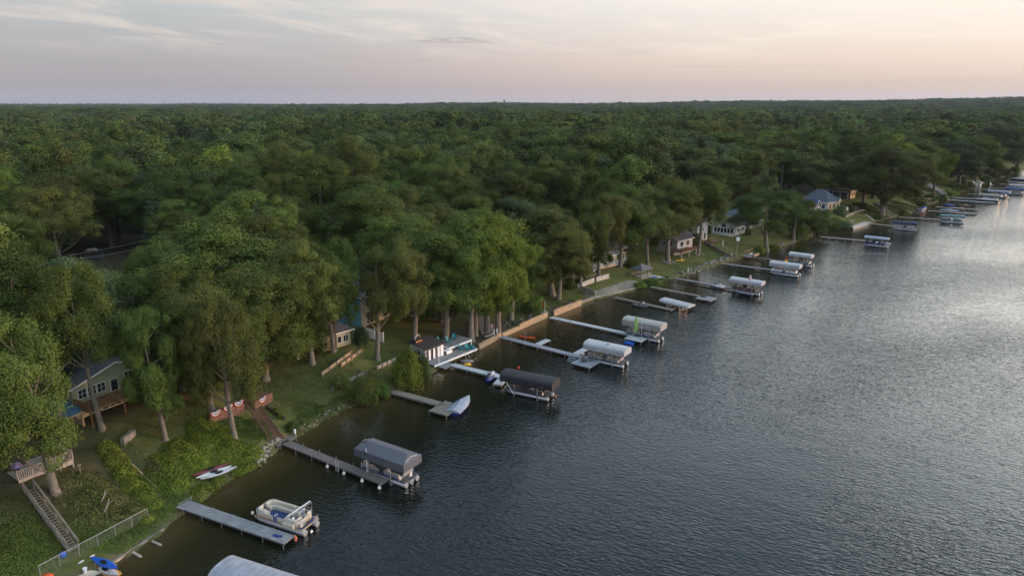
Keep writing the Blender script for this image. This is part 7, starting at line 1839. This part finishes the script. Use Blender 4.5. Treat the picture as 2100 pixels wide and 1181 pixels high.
    for x, y, top, hw, leaf, lab in ((836, 796, 712, 34, 'bright', 'bright green bush at the water left of the boathouse, largest of its clump'), (862, 786, 728, 26, 'green', 'green bush between the bright bush and the boathouse'), (822, 780, 735, 20, 'weed', 'yellow-green bush at the left of the bright clump by the boathouse'),
                                (745, 822, 772, 38, 'oak', 'dark rounded bush overhanging the shore below the timber edging'), (722, 814, 786, 16, 'weed', 'small light green bush in front of the dark shore bush'), (780, 815, 780, 24, 'green', 'green bush on the shore just left of the old silvered dock'), (700, 796, 765, 22, 'olive', 'olive bush below the second retaining wall'),
                                (622, 715, 682, 28, 'purple', 'dark red shrub at the back of the sloping lawn'), (741, 706, 668, 18, 'spruce', 'dark upright shrub in front of the cream and blue house'), (566, 848, 834, 9, 'weed', 'light green hosta left of its neighbour by the planter wall'), (577, 858, 845, 9, 'weed', 'light green hosta nearest the water by the planter wall'),
                                (600, 880, 862, 16, 'green', 'low green bush right of the brown stairs'), (1095, 640, 598, 30, 'green', 'leafy low bough bush over the lawn left of the red flag'), (1340, 588, 572, 20, 'green', 'green shore bush below the gazebo'), (1312, 590, 578, 14, 'weed', 'yellow-green shore bush at the end of the boat ramp'),
                                (1558, 520, 503, 12, 'weed', 'rounded yellow-green bush left of the locust trunk'), (1588, 515, 500, 14, 'weed', 'rounded yellow-green bush right of the locust trunk'), (1533, 482, 466, 8, 'oak', 'small dark bush at the corner of the arched-window house'), (1492, 480, 466, 8, 'oak', 'dark shrub beside the steps of the arched-window house'),
                                (1450, 480, 452, 9, 'spruce', 'dark evergreen shrub between the two white houses'), (1722, 440, 420, 16, 'grey', 'white-flowering bush in front of the hipped house'), (1690, 426, 412, 9, 'purple', 'dark red small tree at the corner of the hipped house'), (1740, 432, 420, 12, 'olive', 'olive bush beside the terrace path'),
                                (1705, 470, 452, 20, 'green', 'green bush over the bank left of the grey terrace'), (1730, 468, 455, 16, 'grey', 'grey-green bush touching the grey terrace'), (1675, 478, 455, 22, 'green', 'drooping green bush on the bank below the blue-roofed outbuilding'), (1948, 400, 388, 16, 'weed', 'pale flowering bush at the foot of the white-railed stairs'),
                                (1640, 490, 462, 22, 'green', 'drooping bush at the water by the locust trees'), (1425, 500, 478, 16, 'olive', 'pointed olive bush behind the stone ring'), (1295, 548, 528, 18, 'olive', 'bush between the white deck and the lawn oak'), (1170, 592, 572, 14, 'oak', 'dark hedge bush left of the pale ramp wall'), (1195, 578, 566, 14, 'oak', 'dark hedge bush above the pale ramp wall')):
        px_bush(x, y, top, hw, leaf, lab, B, rng=rng)
    G2 = 'bushes along the far bank'
    for x, y, top, hw, leaf in ((1905, 412, 396, 14, 'green'), (1930, 412, 398, 12, 'oak'), (1960, 398, 384, 14, 'olive'), (1975, 390, 376, 12, 'green'), (1990, 386, 372, 10, 'oak'), (2020, 374, 360, 14, 'green'), (2040, 367, 352, 12, 'oak'), (2060, 360, 346, 14, 'olive'), (2080, 354, 340, 12, 'green'), (2050, 350, 336, 12, 'oak'), (1950, 384, 370, 12, 'oak'), (1970, 376, 362, 12, 'olive'), (2000, 366, 352, 12, 'green'), (2025, 358, 345, 12, 'oak'), (1890, 425, 412, 12, 'olive'), (1850, 440, 430, 12, 'olive'), (1800, 450, 440, 10, 'green'), (1770, 428, 415, 12, 'oak')):
        px_bush(x, y, top, hw, leaf, LEAFWORD[leaf] + ' bush on the far bank behind the crowded far docks', G2, rng=rng)
    for k, x in enumerate((1613, 1620, 1628, 1638)):
        p = ground(x, (468, 470, 472, 474)[k]); put_tree(p, (5.2, 4.6, 4.2, 4.4)[k], .75, 'cedar', 'spruce', ('first', 'second', 'third', 'fourth')[k] + ' from the left of four dark little cedars behind the locust trunk', 'row of dark cedars', rng, cat='cedar')
    # leafy cover on the bank
    cover('vine_cover', 'bright green vines heaped over the bank between the hedge and the brown stairs', [(345, 965, 2.6, 1.2), (385, 935, 3.0, 1.5), (425, 915, 3.0, 1.4), (468, 930, 2.6, 1.3), (500, 950, 2.0, 1.0), (360, 990, 1.8, .8), (425, 1012, 1.8, 1.1), (455, 1002, 1.4, .9), (500, 965, 1.6, 1.0), (420, 880, 2.2, 1.1), (460, 895, 2.0, 1.0), (520, 930, 1.5, .8), (395, 960, 2.0, 1.0)], 'weed', .20, 150, rs)
    cover('hedge_vines', 'yellow-green vines along the hedge line right of the plank stairs', [(222, 925, 1.3, 1.3), (240, 950, 1.4, 1.4), (258, 975, 1.4, 1.4), (276, 998, 1.4, 1.3), (295, 1018, 1.3, 1.2), (315, 1035, 1.2, 1.0), (300, 1068, .9, .9)], 'weed', .20, 190, rs)
    cover('dry_brush', 'dull dry brush between the plank stairs and the hedge line', [(150, 1030, 1.8, .9), (180, 1050, 2.2, 1.0), (215, 1060, 2.4, 1.0), (250, 1065, 2.0, .8), (190, 1020, 2.0, .9), (230, 1030, 2.0, .9), (270, 1050, 1.6, .8), (150, 985, 1.6, .7), (185, 985, 1.6, .8), (205, 1000, 1.6, .8)], 'dusk', .17, 130, rs)
    cover('weeds', 'weedy grass over the bank at the bottom left', [(20, 1070, 3.0, .5), (60, 1100, 2.6, .45), (30, 1130, 3.0, .5), (80, 1150, 2.4, .4), (10, 1165, 2.6, .5), (110, 1110, 1.2, .4), (200, 1100, 2.4, .45), (230, 1085, 1.8, .4), (180, 1080, 2.0, .5), (350, 1030, 1.8, .35), (330, 1055, 1.5, .3), (250, 1110, 1.8, .25), (300, 1085, 1.5, .25)], 'green', .15, 120, rs)
    cover('bank_grass', 'rough grass and weeds down the bank either side of the brown stairs', [(520, 880, 2.4, .5), (500, 900, 2.0, .5), (540, 890, 1.4, .4), (610, 880, 1.8, .4), (640, 860, 2.0, .45), (670, 845, 2.0, .45), (700, 828, 1.8, .5), (630, 840, 2.2, .3), (480, 870, 2.0, .6), (735, 815, 1.6, .6), (770, 812, 1.8, .6)], 'green', .15, 110, rs)
    cover('bank_shrubs', 'low mixed shrubs covering the bank left of the grey terrace', [(1700, 462, 3.0, 1.2), (1715, 455, 3.0, 1.2), (1735, 460, 2.6, 1.0), (1690, 470, 2.4, .9), (1720, 468, 2.2, .8), (1340, 582, 2.6, .9), (1320, 588, 2.4, .8), (1365, 575, 2.0, .7)], 'green', .3, 50, rs)
    cover('lawn_grass', 'tufty grass over the sloping lawn and the yards behind the bank', [(570, 790, 4, .16), (600, 800, 4, .16), (640, 790, 4, .16), (660, 815, 3, .16), (620, 760, 4, .14), (600, 830, 3, .18), (570, 830, 3, .16), (700, 760, 3, .16), (650, 750, 4, .14), (350, 880, 4, .16), (380, 850, 4, .14), (300, 900, 3, .16), (540, 800, 3, .16), (740, 780, 3, .2), (790, 770, 3, .2), (1070, 645, 3, .12), (1080, 630, 4, .12), (1110, 620, 4, .12), (1150, 622, 4, .12)], 'dusk', .14, 60, rs)
    cover('slope_grass', 'golden-green rough grass on the slope under the forked cottonwood', [(1790, 438, 6, .5), (1830, 430, 7, .5), (1860, 425, 7, .5), (1775, 425, 5, .5), (1880, 415, 6, .5), (1920, 395, 7, .5)], 'dusk', .4, 18, rs)

def build_far_things(rng):
    # power poles and lines
    def pole(x, y, h, lab):
        p = ground(x, y); t = thing('utility_pole', lab, 'utility pole', p, .6); MB().tube([(0, 0, -1), (0, 0, h)], [.16, .11], 8).build('pole', W_OLD, t); MB().bar((-.7, 0, h - .5), (.7, 0, h - .5), .10).build('crossarm', W_OLD, t); return p + Vector((0, 0, h - .4))
    a = pole(1413, 415, 12.5, 'utility pole rising from the wood above the grey house'); b = pole(1600, 402, 12, 'utility pole hidden to its top in the wood left of the hipped house'); c = pole(1065, 458, 12, 'utility pole behind the yellow-green crown beyond the maple clump')
    def wire(p, q, sag, lab, off=0):
        pts = [p.lerp(q, i / 14) + Vector((off, 0, -sag * 4 * (i / 14) * (1 - i / 14))) for i in range(15)]
        o = MB().tube(pts, .022, 4).build('power_line', M_('wire', (.16, .155, .15), .6)); tag(o, lab, 'power line')
    wire(a, b, 1.5, 'power line from the tall pole towards the hipped house'); wire(c, a, 2.2, 'power line sagging from the maple clump to the tall pole')
    p, q = at(130, 525, 14), at(410, 458, 16)
    wire(p, q, .8, 'upper of the two power lines crossing the dark gap at the left'); p, q = at(140, 533, 14), at(440, 462, 15); wire(p, q, 1.0, 'lower of the two power lines crossing the dark gap at the left', .4)
    # parked car in the dark gap
    p = ground(192, 520); t = thing('parked_car', 'dark parked car in the shaded gap between the oaks at the left', 'car', p, .5)
    MB().loft([[(x, -w, .32), (x, -w, z), (x, w, z), (x, w, .32)] for x, w, z in ((-2.2, .75, .75), (-2.0, .86, .9), (-1.0, .9, .98), (1.0, .9, .98), (2.0, .84, .82), (2.25, .7, .6))], smooth=False).build('body', DARK, t)
    MB().loft([[(x, -w, z), (x, w, z)] for x, w, z in ((-1.7, .8, .98), (-1.2, .68, 1.48), (.5, .68, 1.5), (1.2, .8, .98))], closed=False, caps=False).build('roof', DARK, t)
    MB().add([(-1.65, -.79, 1.0), (-1.18, -.69, 1.44), (.5, -.69, 1.46), (1.15, -.79, 1.0)], [(0, 1, 2, 3)]).add([(-1.65, .79, 1.0), (-1.18, .69, 1.44), (.5, .69, 1.46), (1.15, .79, 1.0)], [(3, 2, 1, 0)]).build('side_window', GLASS, t)
    me = MB().tube([(0, -.11, 0), (0, .11, 0)], .33, 14).mesh('wheel', BLACK)
    for x in (-1.4, 1.4):
        for y in (-.8, .8): link('wheel', me, t, (x, y, .33))
    drape('driveway', [(175, 530), (215, 530), (212, 512), (180, 512)], M_('dark_asphalt', (.06, .06, .065), .9), .05, (6, 6), lab='shaded driveway')
    drape('clearing', [(352, 284), (382, 284), (380, 270), (352, 270)], M_('dry_field', (.30, .24, .16), .9), .3, (6, 6), lab='small bare clearing in the wood')
    # horizon marks
    d = ray(1034, 214); k = 3600 / d[1]; P = Vector((d[0] * k, 3600, tz(d[0] * k, 3600)))
    t = thing('water_tower', 'tiny water tower on the horizon right of the middle of the sky', 'tower', P); h = height_to(P, 206.5)
    MB().tube([(0, 0, 0), (0, 0, h - 5)], [2.4, 1.5], 10).build('stem', DARK, t); MB().loft([[(math.cos(6.283 * i / 14) * r, math.sin(6.283 * i / 14) * r, h - 5 + z) for i in range(14)] for r, z in ((1.5, -1), (5, 1.5), (6, 4), (4.5, 6.5), (.5, 8))]).build('tank', DARK, t)
    for x, y, dist, lab in ((1177, 204, 4200, 'thin radio mast on the horizon right of the water tower'), (338, 206, 5200, 'thin radio mast on the horizon at the left')):
        d = ray(x, 214); k = dist / d[1]; P = Vector((d[0] * k, dist, tz(d[0] * k, dist))); h = height_to(P, y)
        o = MB().tube([(0, 0, 0), (0, 0, h)], [1.2, .5], 5).build('radio_mast', DARK, None, P); tag(o, lab, 'mast')


# ------------------------------------------------------------------ build everything
build_houses()
build_boathouse()
build_waterfront()
build_yards(random.Random(9), np.random.default_rng(9))
build_far_things(random.Random(5))
build_trees()

# ------------------------------------------------------------------ the air between: even, thin haze
def build_haze():
    x0, x1, y0, y1, z0, z1 = -8900, 8900, -1200, 12400, -8.0, 175.0
    me = MB().box(((x0 + x1) / 2, (y0 + y1) / 2, (z0 + z1) / 2), (x1 - x0, y1 - y0, z1 - z0)).mesh('haze')
    m = bpy.data.materials.new('haze'); m.use_nodes = True; nt = m.node_tree; nt.nodes.clear()
    v = nt.nodes.new('ShaderNodeVolumePrincipled'); v.inputs['Color'].default_value = (.64, .77, .96, 1); v.inputs['Density'].default_value = HAZE; v.inputs['Anisotropy'].default_value = .2
    o = nt.nodes.new('ShaderNodeOutputMaterial'); nt.links.new(v.outputs[0], o.inputs['Volume'])
    me.materials.append(m)
    tag(link('haze', me), kind='stuff')
HAZE = 3.4e-5
build_haze()
